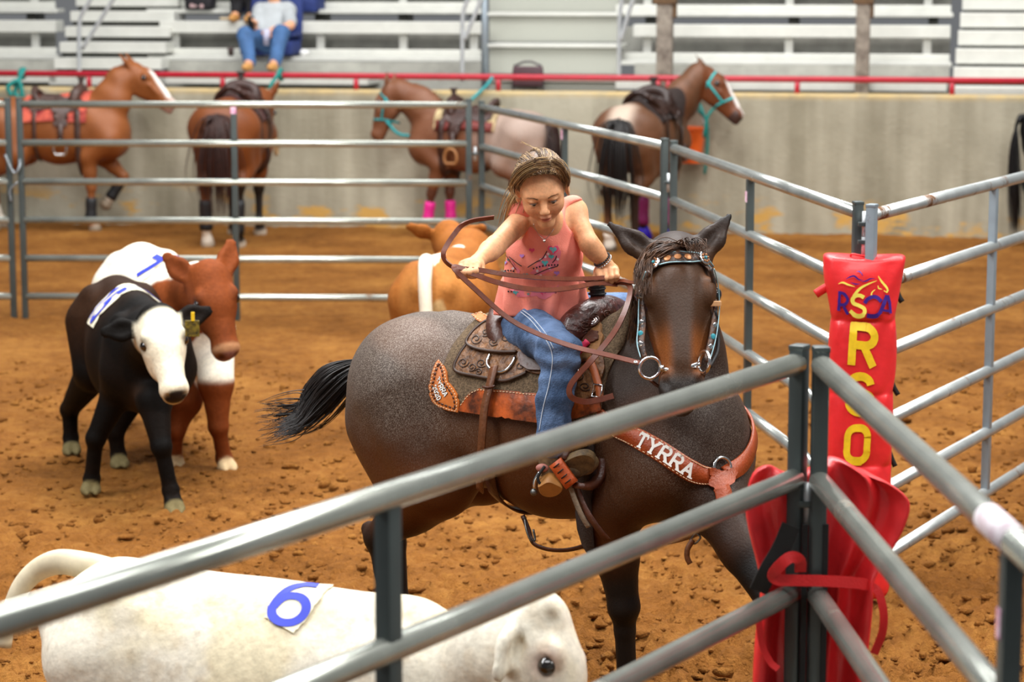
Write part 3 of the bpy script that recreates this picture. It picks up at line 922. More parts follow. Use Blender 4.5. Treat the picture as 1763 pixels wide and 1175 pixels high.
# pins and chains that tie neighbouring panels together
def pins(parent, xy, other, zs, name='hinge_pin'):
    c = (np.array(xy) + np.array(other)) / 2
    for z in zs:
        MB().tube([np.array([*c, z - .05]), np.array([*c, z + .05])], 0.011, 8).build(name, galv, parent)
        MB().box(np.array([*c, z]), (0.05, 0.03, 0.016), bev=0.003).build('hinge_lug', pipe_post, parent, smooth=False)
pins(PAN2[0], PAN1[2], PAN2[1], (1.2, 0.5))
pins(PAN3[0], PAN2[2], PAN3[1], (1.35, 0.5))
pins(PAN4[0], PAN3[2], PAN4[1], (1.50, 1.43))
pins(PAN6[0], PAN5[1], PAN6[1], (1.2, 0.55))
def chain():
    a = PAN0[1]; b = PAN1[1]; c = (a + b) / 2
    pts = spline([np.array([a[0] - .02, a[1] - .05, 1.18]), np.array([c[0], c[1] - .06, 1.05]), np.array([b[0], b[1] - .05, 1.1]), np.array([c[0] + .02, c[1] + .05, 1.2])], 26)
    o = MB().tube(pts, 0.011, 8).build('tie_chain', mat('dull_chain', '8d9499', 0.4, 0.6), None); tag(o, 'short steel chain tying the two panels beside the sorrel horse', 'chain')
    q = spline([np.array([c[0] + .02, c[1] - .04, .98]), np.array([c[0] - .035, c[1] - .04, .92]), np.array([c[0] - .03, c[1] - .04, .84])], 14)
    MB().tube(q, 0.008, 6).build('chain_tail', MATS['dull_chain'], o)
chain()

# ================================================================== RED POST PADS
vinyl = None
def vinyl_mat():
    m = mat('red_vinyl', 'e62a2e', 0.40, 0, vary=0.10, scale=9, bump=0.35, bscale=14, spec=0.5, coat=0.15)
    return m
vinyl = vinyl_mat()
black_web = mat('black_webbing', '141414', 0.75, 0, bump=0.3, bscale=300)
yellow_print = mat('yellow_print', 'f0c81e', 0.5, 0, vary=0.12, scale=25)
pale_yellow = mat('pale_yellow_print', 'f7ea62', 0.5)
purple_print = mat('purple_print', '3a1c86', 0.5)
def far_pad():
    c2 = (PAN3[2] + PAN4[1]) / 2; cx, cy = c2
    t = thing('post_pad', 'upright red vinyl post pad printed RSCA and RSO in yellow', 'pad', (cx, cy, 0))
    fw = nrm(np.array([-cx, -cy, 0.0])); rt = np.array([-fw[1], fw[0], 0.0]);
    if rt[0] < 0: rt = -rt
    # rows: photo y on the axis, half width left, half width right (px), seam pinch
    rows = [(444, 72, 69, 0), (452, 72, 70, 0), (470, 70, 66, 0), (495, 65, 63, 0), (520, 60, 60, 0), (540, 57, 57, 0), (547, 56, 56, .5), (552, 56.5, 55.5, .9), (556, 57, 56, .5), (570, 58, 57, 0), (610, 59, 58, 0), (650, 59, 57, 0), (672, 58, 55, .4), (677, 57.5, 55, .9), (683, 58, 55.5, .3),
            (720, 59, 56, 0), (770, 59, 55, 0), (795, 58, 54, .4), (800, 57, 54, .9), (806, 58, 55, .3), (850, 62, 56, 0), (920, 62, 58, 0), (1000, 62, 60, 0), (1045, 60, 58, 0)]
    ax_px = [1491, 1491, 1490, 1488, 1488, 1488, 1488, 1488, 1488, 1488, 1487, 1486, 1485, 1485, 1485, 1484, 1483, 1482, 1482, 1482, 1480, 1478, 1476, 1475]
    seg = 56; V = []; 
    for i, ((py, l, r, pin), ax) in enumerate(zip(rows, ax_px)):
        p = P(ax, py, cy - 0.05); z = max(p[2], 0.01); cxx = p[0]
        s = cy / F
        for k in range(seg):
            a = 2 * math.pi * k / seg
            co, si = math.cos(a), math.sin(a)
            e = 0.62
            X = math.copysign(abs(co) ** e, co) * (r if co > 0 else l) * s
            Y = math.copysign(abs(si) ** e, si) * 0.085
            if i < 2: Y *= 0.8
            X *= 1 - 0.012 * pin; Y -= math.copysign(0.012 * pin, Y) * (1 if abs(si) > .3 else 0)
            ph = a * 3 + i * 0.8
            wr = 0.004 * math.sin(ph) + 0.003 * math.sin(a * 7 - i * 1.7)
            q = np.array([cxx, cy - 0.02, z]) + rt * (X + wr * .5) + fw * (Y + wr)
            if i < 2: q[2] += 0.018 * abs(co) ** 2 - 0.0
            V.append(q)
    n = len(rows); Fc = []
    for i in range(n - 1):
        for k in range(seg):
            Fc.append([i * seg + k, (i + 1) * seg + k, (i + 1) * seg + (k + 1) % seg, i * seg + (k + 1) % seg])
    Fc.append([k for k in range(seg)]); Fc.append([(n - 1) * seg + k for k in range(seg)][::-1])
    o = mk('cover', V, Fc, vinyl, t)
    md = o.modifiers.new('s', 'SUBSURF'); md.levels = 1; md.render_levels = 2
    sk = Skin(bvh_of(V, Fc[:-2]))
    def fnpx(p2w):
        def f(x, y):
            px, py = p2w(x, y); p, m = sk.at(px, py)
            if p is None: p, m = sk.near(P(px, py, cy - .1))
            return p, m
        return f
    def glyph(ch, x0, x1, y0, y1, w, m, name, step=0.06):
        ww = (x1 - x0); hh = (y1 - y0)
        f = fnpx(lambda x, y: (x0 + x * ww + (y / 1.4) * 0 , y1 - y / 1.4 * hh))
        letters(ch, f, w, 0, step, 0.007).build(name, m, t, smooth=True)
    # stacked letters R S O  (aspect handled by the box)
    def big(ch, quad):
        # quad: left-top, right-top, left-bottom, right-bottom in photo points
        lt, rtp, lb, rb = (np.array(q, float) for q in quad)
        f = fnpx(lambda x, y: tuple((1 - y / 1.4) * (lb + (rb - lb) * x) + (y / 1.4) * (lt + (rtp - lt) * x)))
        letters(ch, f, 0.33, 0, 0.05, 0.007).build('letter', yellow_print, t)
    GL = dict(GLYPH)
    GLYPH['R'] = [[(.0, -0.1), (.0, 1.4)], [(-.16, 1.4), (.55, 1.4)] + arc(.55, 1.05, .4, .35, 90, -90) + [(.0, .70)], [(.5, .68), (.95, -.1)]]
    big('R', [(1470, 562), (1508, 566), (1466, 624), (1505, 628)])
    GLYPH['R'] = GL['R']
    GLYPH['S'] = [[(.95, 1.1)] + arc(.5, 1.06, .45, .34, 10, 180, 10) + arc(.42, .72, .38, .12, 180, 260, 3) + arc(.58, .62, .38, .12, 80, 0, 3) + arc(.5, .34, .46, .34, 0, -180, 10)]
    big('S', [(1463, 646), (1502, 650), (1459, 708), (1498, 712)])
    GLYPH['S'] = GL['S']
    GLYPH['O'] = [[(1, .4), (1, 1.0)] + arc(.6, 1.0, .4, .4, 0, 90, 6) + arc(.4, 1.0, .4, .4, 90, 180, 6) + arc(.4, .4, .4, .4, 180, 270, 6) + arc(.6, .4, .4, .4, 270, 360, 6)]
    big('O', [(1460, 737), (1495, 737), (1457, 793), (1491, 794)])
    GLYPH['O'] = GL['O']
    # emblem traced as strokes, coordinates of a 1371x1175 enlargement of the region 1420..1560 x 450..570
    def E2(q): return [(1420 + x * 140 / 1371.0, 450 + y * 120 / 1175.0) for x, y in q]
    def stroke(q, w, m, name, n=26, hgt=0.0075):
        pts = spline(E2(q), n) if len(q) > 2 else np.array([np.array(E2(q)[0]) + (np.array(E2(q)[1]) - np.array(E2(q)[0])) * k / 9 for k in range(10)])
        a, b = ribbon2d(pts, w if np.isscalar(w) else w, 100)
        f = fnpx(lambda x, y: (x, y)); vs = []
        for p, q2 in zip(a, b):
            for x, y in (p, q2):
                pt, nn = f(x, y); vs.append(pt + nn * hgt)
        MB().add(vs, [[2 * i, 2 * i + 1, 2 * i + 3, 2 * i + 2] for i in range(len(a) - 1)]).build(name, m, t)
    u = 140 / 1371.0
    stroke([(262, 500), (258, 660), (244, 830)], 44 * u, purple_print, 'emblem_letter')
    stroke([(250, 525), (330, 545), (388, 640), (350, 720), (270, 730)], 48 * u, purple_print, 'emblem_letter')
    stroke([(325, 760), (395, 890)], 46 * u, purple_print, 'emblem_letter')
    stroke([(670, 705), (720, 640), (800, 600), (880, 612), (950, 680)], 62 * u, purple_print, 'emblem_letter')
    stroke([(710, 905), (790, 918), (880, 905), (930, 850), (985, 720), (1040, 570)], 56 * u, purple_print, 'emblem_letter')
    stroke([(1045, 570), (1075, 700), (1092, 880)], 44 * u, purple_print, 'emblem_letter')
    stroke([(960, 818), (1080, 840)], 40 * u, purple_print, 'emblem_letter')
    stroke([(660, 610), (600, 575), (520, 580), (465, 640), (490, 705), (590, 750), (665, 800), (670, 870), (610, 915), (520, 905), (430, 830)], 64 * u, pale_yellow, 'emblem_letter', 44, 0.0082)
    stroke([(870, 325), (720, 385), (590, 460), (500, 570), (470, 660)], np.array([6, 30, 44, 54, 60]) * u, pale_yellow, 'emblem_neck', 26, 0.008)
    stroke([(895, 245), (945, 330), (1010, 410), (1050, 470), (1030, 530)], np.array([10, 34, 40, 34, 26]) * u, pale_yellow, 'emblem_face')
    stroke([(1030, 520), (990, 495)], 14 * u, pale_yellow, 'emblem_face')
    stroke([(890, 405), (905, 455), (960, 470)], np.array([8, 26, 8]) * u, pale_yellow, 'emblem_face')
    stroke([(850, 475), (795, 525), (785, 575)], np.array([6, 22, 24]) * u, pale_yellow, 'emblem_face')
    stroke([(240, 380), (310, 358), (400, 395), (510, 428)], np.array([8, 32, 30, 4]) * u, pale_yellow, 'emblem_mane')
    stroke([(365, 300), (430, 262), (500, 250), (570, 305), (650, 320)], np.array([6, 26, 30, 26, 4]) * u, purple_print, 'emblem_mane')
    stroke([(535, 190), (585, 188), (645, 245)], np.array([4, 24, 8]) * u, purple_print, 'emblem_mane')
    stroke([(610, 345), (690, 330), (760, 295), (840, 288)], np.array([4, 24, 24, 4]) * u, purple_print, 'emblem_mane')
    stroke([(440, 358), (520, 382), (600, 378)], np.array([6, 24, 4]) * u, purple_print, 'emblem_mane')
    # buckle tabs at the sides
    def tab(q, w, m, name):
        pts = [P(x, y, cy - 0.02) for x, y in q]
        MB().strap(spline(pts, 8), np.array([0, -1, 0.0]), w, 0.006).build(name, m, t)
    tab([(1432, 490), (1416, 499), (1404, 507)], 0.034, vinyl, 'strap_end')
    tab([(1543, 497), (1547, 510), (1553, 520)], 0.022, black_web, 'strap_end')
    tab([(1534, 655), (1539, 668), (1546, 680)], 0.020, black_web, 'strap_end')
    tab([(1531, 778), (1536, 792), (1541, 803)], 0.020, black_web, 'strap_end')
    MB().tube(spline([P(1465, 447, cy - .03), P(1466, 438, cy - .05), P(1485, 441, cy - .06), P(1508, 446, cy - .04)], 14), 0.004, 6).build('tie_cord', vinyl, t)
far_pad()
def near_pad():
    cx, cy = (PAN5[1] + PAN6[1]) / 2
    t = thing('post_pad', 'crumpled red vinyl post pad tied around the near corner post', 'pad', (cx, cy, 0))
    rows = [(812, 1318, 1508), (818, 1300, 1530), (835, 1288, 1556), (862, 1281, 1566), (885, 1282, 1562), (920, 1289, 1549), (955, 1299, 1527), (985, 1306, 1508), (1003, 1309, 1499), (1020, 1309, 1500), (1050, 1306, 1500), (1100, 1298, 1494), (1175, 1295, 1486), (1300, 1292, 1484), (1450, 1290, 1482), (1650, 1290, 1480)]
    n = len(rows); m = 60
    front = []; back = []
    for i, (py, l, r) in enumerate(rows):
        zc = P(1400, py, cy)[2]; zc = max(zc, 0.03)
        xl = P(l, py, cy)[0]; xr = P(r, py, cy)[0]
        for j in range(m):
            u = j / (m - 1); x = xl + (xr - xl) * u
            c = (u - 0.5) * 2
            # wraps around the far side of the posts, flaps come forward at both edges
            y = cy + 0.060 - 0.075 * abs(c) ** 2.0
            fold = 0.020 * math.sin(u * 21 + i * 0.22 + 1.0) * math.exp(-((u - 0.80) / 0.22) ** 2) + 0.014 * math.sin(u * 26 - i * 0.35) * math.exp(-((u - 0.15) / 0.2) ** 2)
            ctr = 1 / (1 + math.exp(-(0.18 - abs(c)) * 30))
            y += fold
            th = 0.050 * (1 - abs(c) ** 8) ** 0.5 * (0.5 if i == 0 else 1.0) + 0.012
            q3 = np.array([[x * 1.0, c * .3, zc]]); y += (fbm(q3, 9, 3, 31)[0] - .5) * .05 + (fbm(q3 * [1, 1, .35], 22, 2, 33)[0] - .5) * .028
            top = 0.035 * math.cos(u * 9 + 0.4) * (1 if i < 3 else 0) * 0.5
            front.append(np.array([x, y - th * 0.35, zc + top])); back.append(np.array([x, y + th, zc + top]))
    V = front + back; N = n * m; Fc = []
    for i in range(n - 1):
        for j in range(m - 1):
            a = i * m + j
            Fc.append([a, a + m, a + m + 1, a + 1]); Fc.append([N + a, N + a + 1, N + a + m + 1, N + a + m])
    for i in range(n - 1):
        a = i * m; Fc.append([a, N + a, N + a + m, a + m]); a = i * m + m - 1; Fc.append([a, a + m, N + a + m, N + a])
    for j in range(m - 1):
        Fc.append([j, j + 1, N + j + 1, N + j]); a = (n - 1) * m + j; Fc.append([a, N + a, N + a + 1, a + 1])
    o = mk('cover', V, Fc, vinyl, t)
    md = o.modifiers.new('s', 'SUBSURF'); md.levels = 1; md.render_levels = 1
    dn = cy - 0.065
    def band(q, w, m_, name, y=None, th=0.003, n=40, wy=None):
        pts = [P(x, yy, (y if y else dn) + (d if d else 0)) for x, yy, d in q]
        sharp(MB().strap(spline(pts, n), np.array([0.0, -1, 0.25]), w, th).build(name, m_, t), 40)
    band([(1378, 985, .01), (1377, 966, 0), (1362, 960, -.01), (1345, 972, -.02), (1331, 990, -.01), (1340, 999, -.005), (1370, 1000, 0), (1420, 1001, 0), (1470, 1004, .02), (1497, 1008, .04)], 0.028, mat('red_webbing', 'cf1a1c', 0.5, 0, bump=0.2, bscale=200), 'tie_strap')
    band([(1497, 1008, .04), (1512, 1020, .03), (1521, 1055, .02), (1519, 1090, .02), (1505, 1126, .03)], 0.020, MATS['red_webbing'], 'strap_tail')
    band([(1305, 1062, .02), (1312, 1110, .01), (1326, 1140, .0), (1340, 1153, -.01)], 0.016, MATS['red_webbing'], 'strap_tail')
    band([(1362, 905, .0), (1345, 945, .0), (1322, 985, 0), (1306, 1018, .02)], 0.045, black_web, 'black_strap')
    for px in (1384, 1419):
        MB().box(P(px, 1050, cy - 0.035), (0.014, 0.006, 0.42), bev=0.002).build('hook_tape', black_web, t, smooth=False)
near_pad()
# ================================================================== HORSES
class Frame:
    "animal coordinates: x forward, y to its left, z up"
    def __init__(s, ox, oy, heading, scale=1.0, oz=0.0):
        a = math.radians(heading); s.s = scale
        s.f = np.array([math.cos(a), math.sin(a), 0]); s.l = np.array([-math.sin(a), math.cos(a), 0]); s.o = np.array([ox, oy, oz])
    def w(s, p):
        p = np.asarray(p, float) * s.s
        return s.o + p[..., 0:1] * s.f + p[..., 1:2] * s.l + p[..., 2:3] * ZV
    def loc(s, q):
        q = np.asarray(q, float) - s.o
        return np.array([q @ s.f, q @ s.l, q[2]]) / s.s
    def px(s, x, y, Y): return s.loc(P(x, y, Y))
def head_frame(poll, hd, hn):
    hd = nrm(hd); hn = nrm(np.asarray(hn, float) - hd * np.dot(hn, hd)); hl = np.cross(hn, hd)
    return np.asarray(poll, float), hd, hn, hl
STAND = dict(
    neck=[(.16, 0, 1.02, .235), (.36, 0, 1.20, .185), (.56, 0, 1.40, .125)], poll=(.62, 0, 1.50), hd=(.66, 0, -.75), hn=(.75, 0, .66),
    fr=[(.10, -.14, .70), (.13, -.12, .40), (.12, -.12, .125), (.17, -.12, 0)], fl=[(.10, .14, .70), (.13, .12, .40), (.12, .12, .125), (.17, .12, 0)],
    hr=[(-.60, -.15, .72), (-.93, -.12, .50), (-.90, -.12, .135), (-.84, -.12, 0)], hl=[(-.60, .15, .72), (-.93, .12, .50), (-.90, .12, .135), (-.84, .12, 0)],
    ears=((.25, .95), (.25, .95)), head=1.0, fat=1.0)
def horse_volume(J, h):
    pts = [p[:3] for k in ('fr', 'fl', 'hr', 'hl') for p in J[k]] + [p[:3] for p in J['neck']] + [J['poll'], np.array(J['poll']) + nrm(J['hd']) * .55]
    pts = np.array([list(map(float, p)) for p in pts])
    lo = np.minimum(pts.min(0), [-1.05, -.3, 0]) - .12; hi = np.maximum(pts.max(0), [.5, .3, 1.3]) + .2
    lo[2] = min(lo[2], -.05)
    v = Vol(lo, hi, h); k = J['fat']
    v.cone((.16, 0, .93), (-.22, 0, .915), .285, .30 * k, .05, (1, .84 * k, 1))
    v.cone((-.22, 0, .915), (-.60, 0, .965), .30 * k, .25 * k, .05, (1, .86, 1))
    v.ell((-.76, 0, 1.0), (.27, .25, .235), .06)
    v.ell((.30, 0, .90), (.17, .22, .235), .06)
    v.cone((.10, 0, 1.19), (-.12, 0, 1.19), .085, .075, .07)
    v.cone((-.12, 0, 1.17), (-.66, 0, 1.17), .07, .07, .05)
    for s in (-1, 1):
        v.ell((-.80, s * .105, .93), (.20, .15, .27), .05)
        v.ell((.33, s * .09, .83), (.10, .10, .13), .05)
        v.cone((.08, s * .115, 1.12), (.30, s * .135, .86), .085, .115, .05)
        F_ = J['fl'] if s > 0 else J['fr']; H_ = J['hl'] if s > 0 else J['hr']
        e, kn, fe, ho = (np.array(p, float) for p in F_)
        v.cone((.30, s * .135, .86), e, .115, .10, .05)
        v.cone(e, e + (kn - e) * .5, .088, .070, .03); v.cone(e + (kn - e) * .45, kn, .070, .047, .02)
        v.ell(kn, .050, .02)
        v.cone(kn, kn + (fe - kn) * .3, .043, .034, .015); v.cone(kn + (fe - kn) * .3, fe, .033, .032, .012)
        v.ell(fe, .040, .012)
        m = fe + (ho - fe) * .55
        v.cone(fe, m, .034, .036, .012); v.cone(m, ho + (fe - ho) * .08, .046, .062, .010)
        st, hk, fe, ho = (np.array(p, float) for p in H_)
        v.cone((-.74, s * .12, .98), st, .20, .135, .06); v.cone((-.86, s * .115, .86), st + (hk - st) * .4, .13, .10, .05)
        v.cone(st, st + (hk - st) * .55, .12, .082, .04); v.cone(st + (hk - st) * .5, hk, .082, .052, .025)
        ax = nrm(fe - hk); back = nrm(np.array([-1.0, 0, 0]) - ax * -ax[0])
        v.cone(hk, hk + back * .045 - ax * .03, .042, .028, .015)       # point of the hock
        v.ell(hk, .055, .015)
        v.cone(hk, hk + (fe - hk) * .35, .046, .037, .015); v.cone(hk + (fe - hk) * .35, fe, .036, .034, .012)
        v.ell(fe, .041, .012)
        m = fe + (ho - fe) * .55
        v.cone(fe, m, .035, .037, .012); v.cone(m, ho + (fe - ho) * .08, .046, .060, .010)
    # neck
    nk = [np.array(p[:3], float) for p in J['neck']]; nr = [p[3] for p in J['neck']]
    pl, hd, hn, hl = head_frame(J['poll'], J['hd'], J['hn']); S = J['head']
    for i in range(len(nk) - 1):
        v.cone(nk[i], nk[i + 1], nr[i], nr[i + 1], .05, (1, .70, 1))
    A = np.stack([hd, hn, hl])
    HL = J.get('hlen', 1.0)
    def H(t, n, l): return pl + S * (hd * t * HL + hn * n + hl * l)
    v.cone(nk[-1], H(.05, -.05, 0), nr[-1], .095 * S, .05)
    v.cone(H(.02, -.035, 0), H(.16, -.03, 0), .085 * S, .098 * S, .03, (1, 1, .98), A)
    v.cone(H(.14, -.025, 0), H(.40, -.03, 0), .093 * S, .058 * S, .03, (1, .95, .92), A)
    v.cone(H(.12, .03, 0), H(.38, .012, 0), .055 * S, .036 * S, .03)
    for s in (-1, 1):
        v.ell(H(.17, -.085, s * .038), np.array([.105, .088, .042]) * S, .03, A)
        v.ell(H(.145, .032, s * .078), np.array([.045, .026, .026]) * S, .02, A)
        v.ell(H(.145, .008, s * .108), np.array([.024, .018, .020]) * S, .012, A, sub=True)
        v.cone(H(.22, -.005, s * .085), H(.33, -.015, s * .060), .014 * S, .010 * S, .02)
    v.ell(H(.452, -.028, 0), np.array([.060, .058, .060]) * S, .03, A)
    v.cone(H(.20, -.115, 0), H(.44, -.075, 0), .048 * S, .030 * S, .04)
    v.ell(H(.485, -.07, 0), np.array([.035, .028, .04]) * S, .02, A)
    for s in (-1, 1):
        v.ell(H(.452, .012, s * .040), np.array([.038, .024, .022]) * S, .015, A)
        v.ell(H(.460, .030, s * .047), np.array([.024, .016, .013]) * S, .008, A, sub=True)
    # ears
    for s, (out, up) in zip((-1, 1), J['ears']):
        d = nrm(-hd * up + hl * s * out + hn * J.get('earfwd', .15)); b0 = H(.0, -.01, s * .062)
        side = nrm(np.cross(d, hn))
        B = np.stack([d, nrm(np.cross(side, d)), side])
        L = J.get('earlen', .165) * S
        v.cone(b0, b0 + d * L * .45, .034 * S, .037 * S, .02, (1, .6, 1), B)
        v.cone(b0 + d * L * .45, b0 + d * L, .037 * S, .012, .01, (1, .55, 1), B)
        fwd = hn * .022 * S
        v.cone(b0 + d * L * .25 + fwd, b0 + d * L * .70 + fwd * .7, .017 * S, .011 * S, .008, sub=True)
    return v
def smoothstep(a, b, x):
    t = np.clip((x - a) / (b - a + 1e-9), 0, 1); return t * t * (3 - 2 * t)
def mixc(c, f, d):
    f = np.asarray(f)[:, None]; return c * (1 - f) + np.array(lin(d) if isinstance(d, str) else d) * f
eye_mat = mat('dark_eye', '140c08', 0.08, 0, spec=0.8, coat=0.6)
def leg_param(p, J, key):
    "distance to the leg bones below knee/hock, and hoof weight"
    a = [np.array(q[:3], float) for q in J[key]]
    def seg(u, w):
        d = w - u; t = np.clip(((p - u) @ d) / (d @ d), 0, 1); return np.linalg.norm(p - u - t[:, None] * d, axis=1), t
    d1, t1 = seg(a[1], a[2]); d2, t2 = seg(a[2], a[3])
    return d1, t1, d2, t2
def horse(label, fr, J, coat, h, material, hooves='3a342e', group=None, mane=None, tail=None, name='horse', roan=None):
    Jd = dict(STAND); Jd.update(J); J = Jd
    v = horse_volume(J, h)
    V, Q = v.surface()
    root = thing(name, label, 'horse', (fr.o[0], fr.o[1], 0), group)
    c = coat(V, J)
    W = fr.w(V)
    body = mk('body', W, Q, material, root, col=c)
    if roan is not None: set_attr(body, 'Roan', roan(V, J))
    pl, hd, hn, hl = head_frame(J['poll'], J['hd'], J['hn']); S = J['head']
    HL = J.get('hlen', 1.0)
    def H(t, n, l): return pl + S * (hd * t * HL + hn * n + hl * l)
    for s in (-1, 1):
        MB().ball(fr.w(H(.145, .010, s * .0965)), .0235 * S * fr.s, 14, 10).build('eye', eye_mat, root)
    bv = bvh_of(W, Q)
    return dict(root=root, J=J, fr=fr, bvh=bv, skin=Skin(bv), H=lambda t, n, l: fr.w(H(t, n, l)), Hl=H, axes=(fr.w(hd) - fr.o, fr.w(hn) - fr.o, fr.w(hl) - fr.o))
def hair_part(hz, name, lines, r, m, label=None):
    V, Q = strands(lines, r)
    return mk(name, V, Q, m, hz['root'], label=label)
def hang_tail(hz, n=90, length=.85, spread=.05, r=.006, m=None, sway=(0, 0), top=(-.985, 0, 1.10), thick=1.0):
    rng = np.random.default_rng(3); L = []
    for i in range(n):
        a = rng.normal(0, 1, 2); l = length * rng.uniform(.72, 1.02)
        b = np.array(top) + np.array([0, a[0] * .014, a[1] * .012])
        p = [b, b + [-.065, a[0] * .028, -.03], b + [-.085 + sway[0] * .2 + .012 * a[1], a[0] * spread + sway[1] * .2, -.25], b + [-.07 + sway[0] * .6 + .02 * a[1], a[0] * spread * 1.25 + sway[1] * .6, -.25 - (l - .25) * .55], b + [-.05 + sway[0] + .02 * a[1], a[0] * spread * .9 + sway[1], -l]]
        L.append(hz['fr'].w(spline(p, 14)))
    return hair_part(hz, 'tail', L, r * thick, m)
def neck_mane(hz, side, m, n=120, length=.2, r=.006, lift=0.0):
    rng = np.random.default_rng(5); L = []; J = hz['J']
    pl = np.array(J['poll'], float); nk = [np.array(p[:3], float) for p in J['neck']]; nr = [p[3] for p in J['neck']]
    hd, hn = nrm(J['hd']), None
    crest = []
    for i, p in enumerate(nk):
        q = nk[min(i + 1, len(nk) - 1)] - nk[max(i - 1, 0)]; q = nrm(q); b = nrm(np.array([-q[2], 0, q[0]])) if abs(q[1]) < .5 else np.array([-1, 0, 0.])
        crest.append(p + b * nr[i] * .92)
    crest.append(pl - hd * .07)
    cs = spline(crest, 60)
    for i in range(n):
        b = cs[int(rng.uniform(0.08, 1) * 59)] + rng.normal(0, .006, 3)
        l = length * rng.uniform(.6, 1.1); s = side
        p = [b, b + [.0, s * .045, .012 + lift], b + [.012, s * (.075 + lift), -l * .45], b + [.02 + rng.normal(0, .02), s * .085, -l]]
        L.append(hz['fr'].w(spline(p, 9)))
    return hair_part(hz, 'mane', L, r, m)

# ------------------------------------------------------------------ the ridden horse
MH = Frame(0.335, 7.93, -38, 1.04)
mj = dict(STAND)
mj['fr'] = [(.10, -.15, .70), MH.px(1074, 1045, 7.74), MH.px(1080, 1180, 7.77), MH.px(1092, 1256, 7.74)]
mj['fl'] = [MH.px(1232, 868, 7.60), MH.px(1330, 1035, 7.36), MH.px(1388, 1135, 7.32), MH.px(1425, 1190, 7.26)]
mj['hr'] = [MH.px(752, 826, 8.20), MH.px(654, 925, 8.38), MH.px(678, 1085, 8.34), MH.px(700, 1165, 8.28)]
mj['hl'] = [(-.64, .14, .70), (-1.04, .13, .48), (-1.02, .13, .16), (-.95, .13, .0)]
mj['poll'] = MH.px(1164, 440, 7.60)
mj['neck'] = [(.15, 0, 1.00, .235), (*MH.px(1153, 612, 7.82), .182), (*MH.px(1162, 525, 7.76), .122), (*MH.px(1164, 464, 7.68), .105)]
_a = P(1164, 440, 7.60); _b = P(1174, 668, 7.36); _d = nrm(_b - _a)
mj['hd'] = np.array([_d @ MH.f, _d @ MH.l, _d[2]])
_n = np.array([0.02, -0.85, 0.5]); mj['hn'] = np.array([_n @ MH.f, _n @ MH.l, _n[2]])
mj['head'] = 1.1
mj['earlen'] = .150; mj['hlen'] = .86
mj['ears'] = ((.90, .72), (.68, .88)); mj['earfwd'] = .1
def main_coat(p, J):
    n1 = fbm(p, 6, 3, 1); n2 = fbm(p, 2.5, 2, 5)
    c = np.tile(np.array(lin('522b10')), (len(p), 1))
    up = smoothstep(.74, 1.1, p[:, 2] + (n1 - .5) * .25)
    c = mixc(c, up, '3c291b')
    hind = smoothstep(-.35, -.7, p[:, 0]) * smoothstep(.72, .95, p[:, 2] + (n1 - .5) * .2)
    c = mixc(c, hind * .75, '3b2e26')
    ches = smoothstep(.05, .22, p[:, 0]) * smoothstep(1.35, 1.1, p[:, 2])
    c = mixc(c, ches * .85, '281911')
    c = mixc(c, smoothstep(.5, .62, n2) * .35, '5f3616')
    leg = smoothstep(.60, .44, p[:, 2])
    for k in ('fl',):
        d1, t1, d2, t2 = leg_param(p, J, k); leg = np.maximum(leg, smoothstep(.12, .08, np.minimum(d1, d2)))
        a = [np.array(q[:3], float) for q in J[k]]; leg = np.maximum(leg, smoothstep(.22, .12, np.linalg.norm(p - a[1], axis=1)))
    c = mixc(c, leg, '15110f')
    # head
    pl, hd, hn, hl = head_frame(J['poll'], J['hd'], J['hn']); q = p - pl; t = q @ hd / .95; n = q @ hn; l = q @ hl
    hm = smoothstep(-.03, .03, t) * smoothstep(1.25, .95, (l / .125) ** 2 + ((n + .045) / .14) ** 2) * (t < .6)
    head = np.tile(np.array(lin('452c1a')), (len(p), 1))
    head = mixc(head, smoothstep(.05, .02, np.abs(l)) * smoothstep(.12, .2, t) * smoothstep(.42, .3, t) * .45, '62564f')
    head = mixc(head, smoothstep(.23, .34, t) * smoothstep(.46, .40, t) * smoothstep(.015, .045, np.abs(l)) * .8, '8c4e1e')
    head = mixc(head, smoothstep(.06, .10, t) * smoothstep(.17, .13, t) * smoothstep(.06, .09, np.abs(l)) * .5, '7a4a24')
    head = mixc(head, smoothstep(.415, .455, t), '2b2624')
    c = c * (1 - hm[:, None]) + head * hm[:, None]
    ear = smoothstep(.0, -.05, t) * (np.linalg.norm(p - pl, axis=1) < .26) * (p[:, 2] > J['poll'][2] - .03)
    c = mixc(c, ear, '2e2018'); c = mixc(c, ear * smoothstep(-.10, -.135, t), '120d0b')
    return c
def main_roan(p, J):
    n1 = fbm(p, 7, 3, 11)
    r = smoothstep(.70, .95, p[:, 2] + (n1 - .5) * .3) * smoothstep(-.25, -.55, p[:, 0])
    r = np.maximum(r * 1.0, .42 * smoothstep(.12, .3, p[:, 0]) * smoothstep(.72, .85, p[:, 2]) * smoothstep(1.25, 1.1, p[:, 2]) * smoothstep(.35, .6, n1))
    r = np.maximum(r, .16 * smoothstep(.6, .8, p[:, 2]) * smoothstep(1.3, 1.15, p[:, 2]))
    return r * .8
roan_coat = coat_mat('dark_roan_coat', 0.5, 1.0, 'a69a8e', 185.0, 0.22, 150.0, 0.0, 0.22)
plain_coat = coat_mat('short_coat', 0.5, 0, bump=0.18, bscale=120, fscale=90)
black_hair = mat('black_brown_hair', '171110', 0.45, 0, vary=0.35, scale=40, dark='0a0807')
dark_brown_hair = mat('brown_black_hair', '33221a', 0.5, 0, vary=0.45, scale=30, dark='120c09')
MAIN = horse('dark roan horse in full tack turning hard under the girl in pink', MH, mj, main_coat, .0105, roan_coat, roan=main_roan)
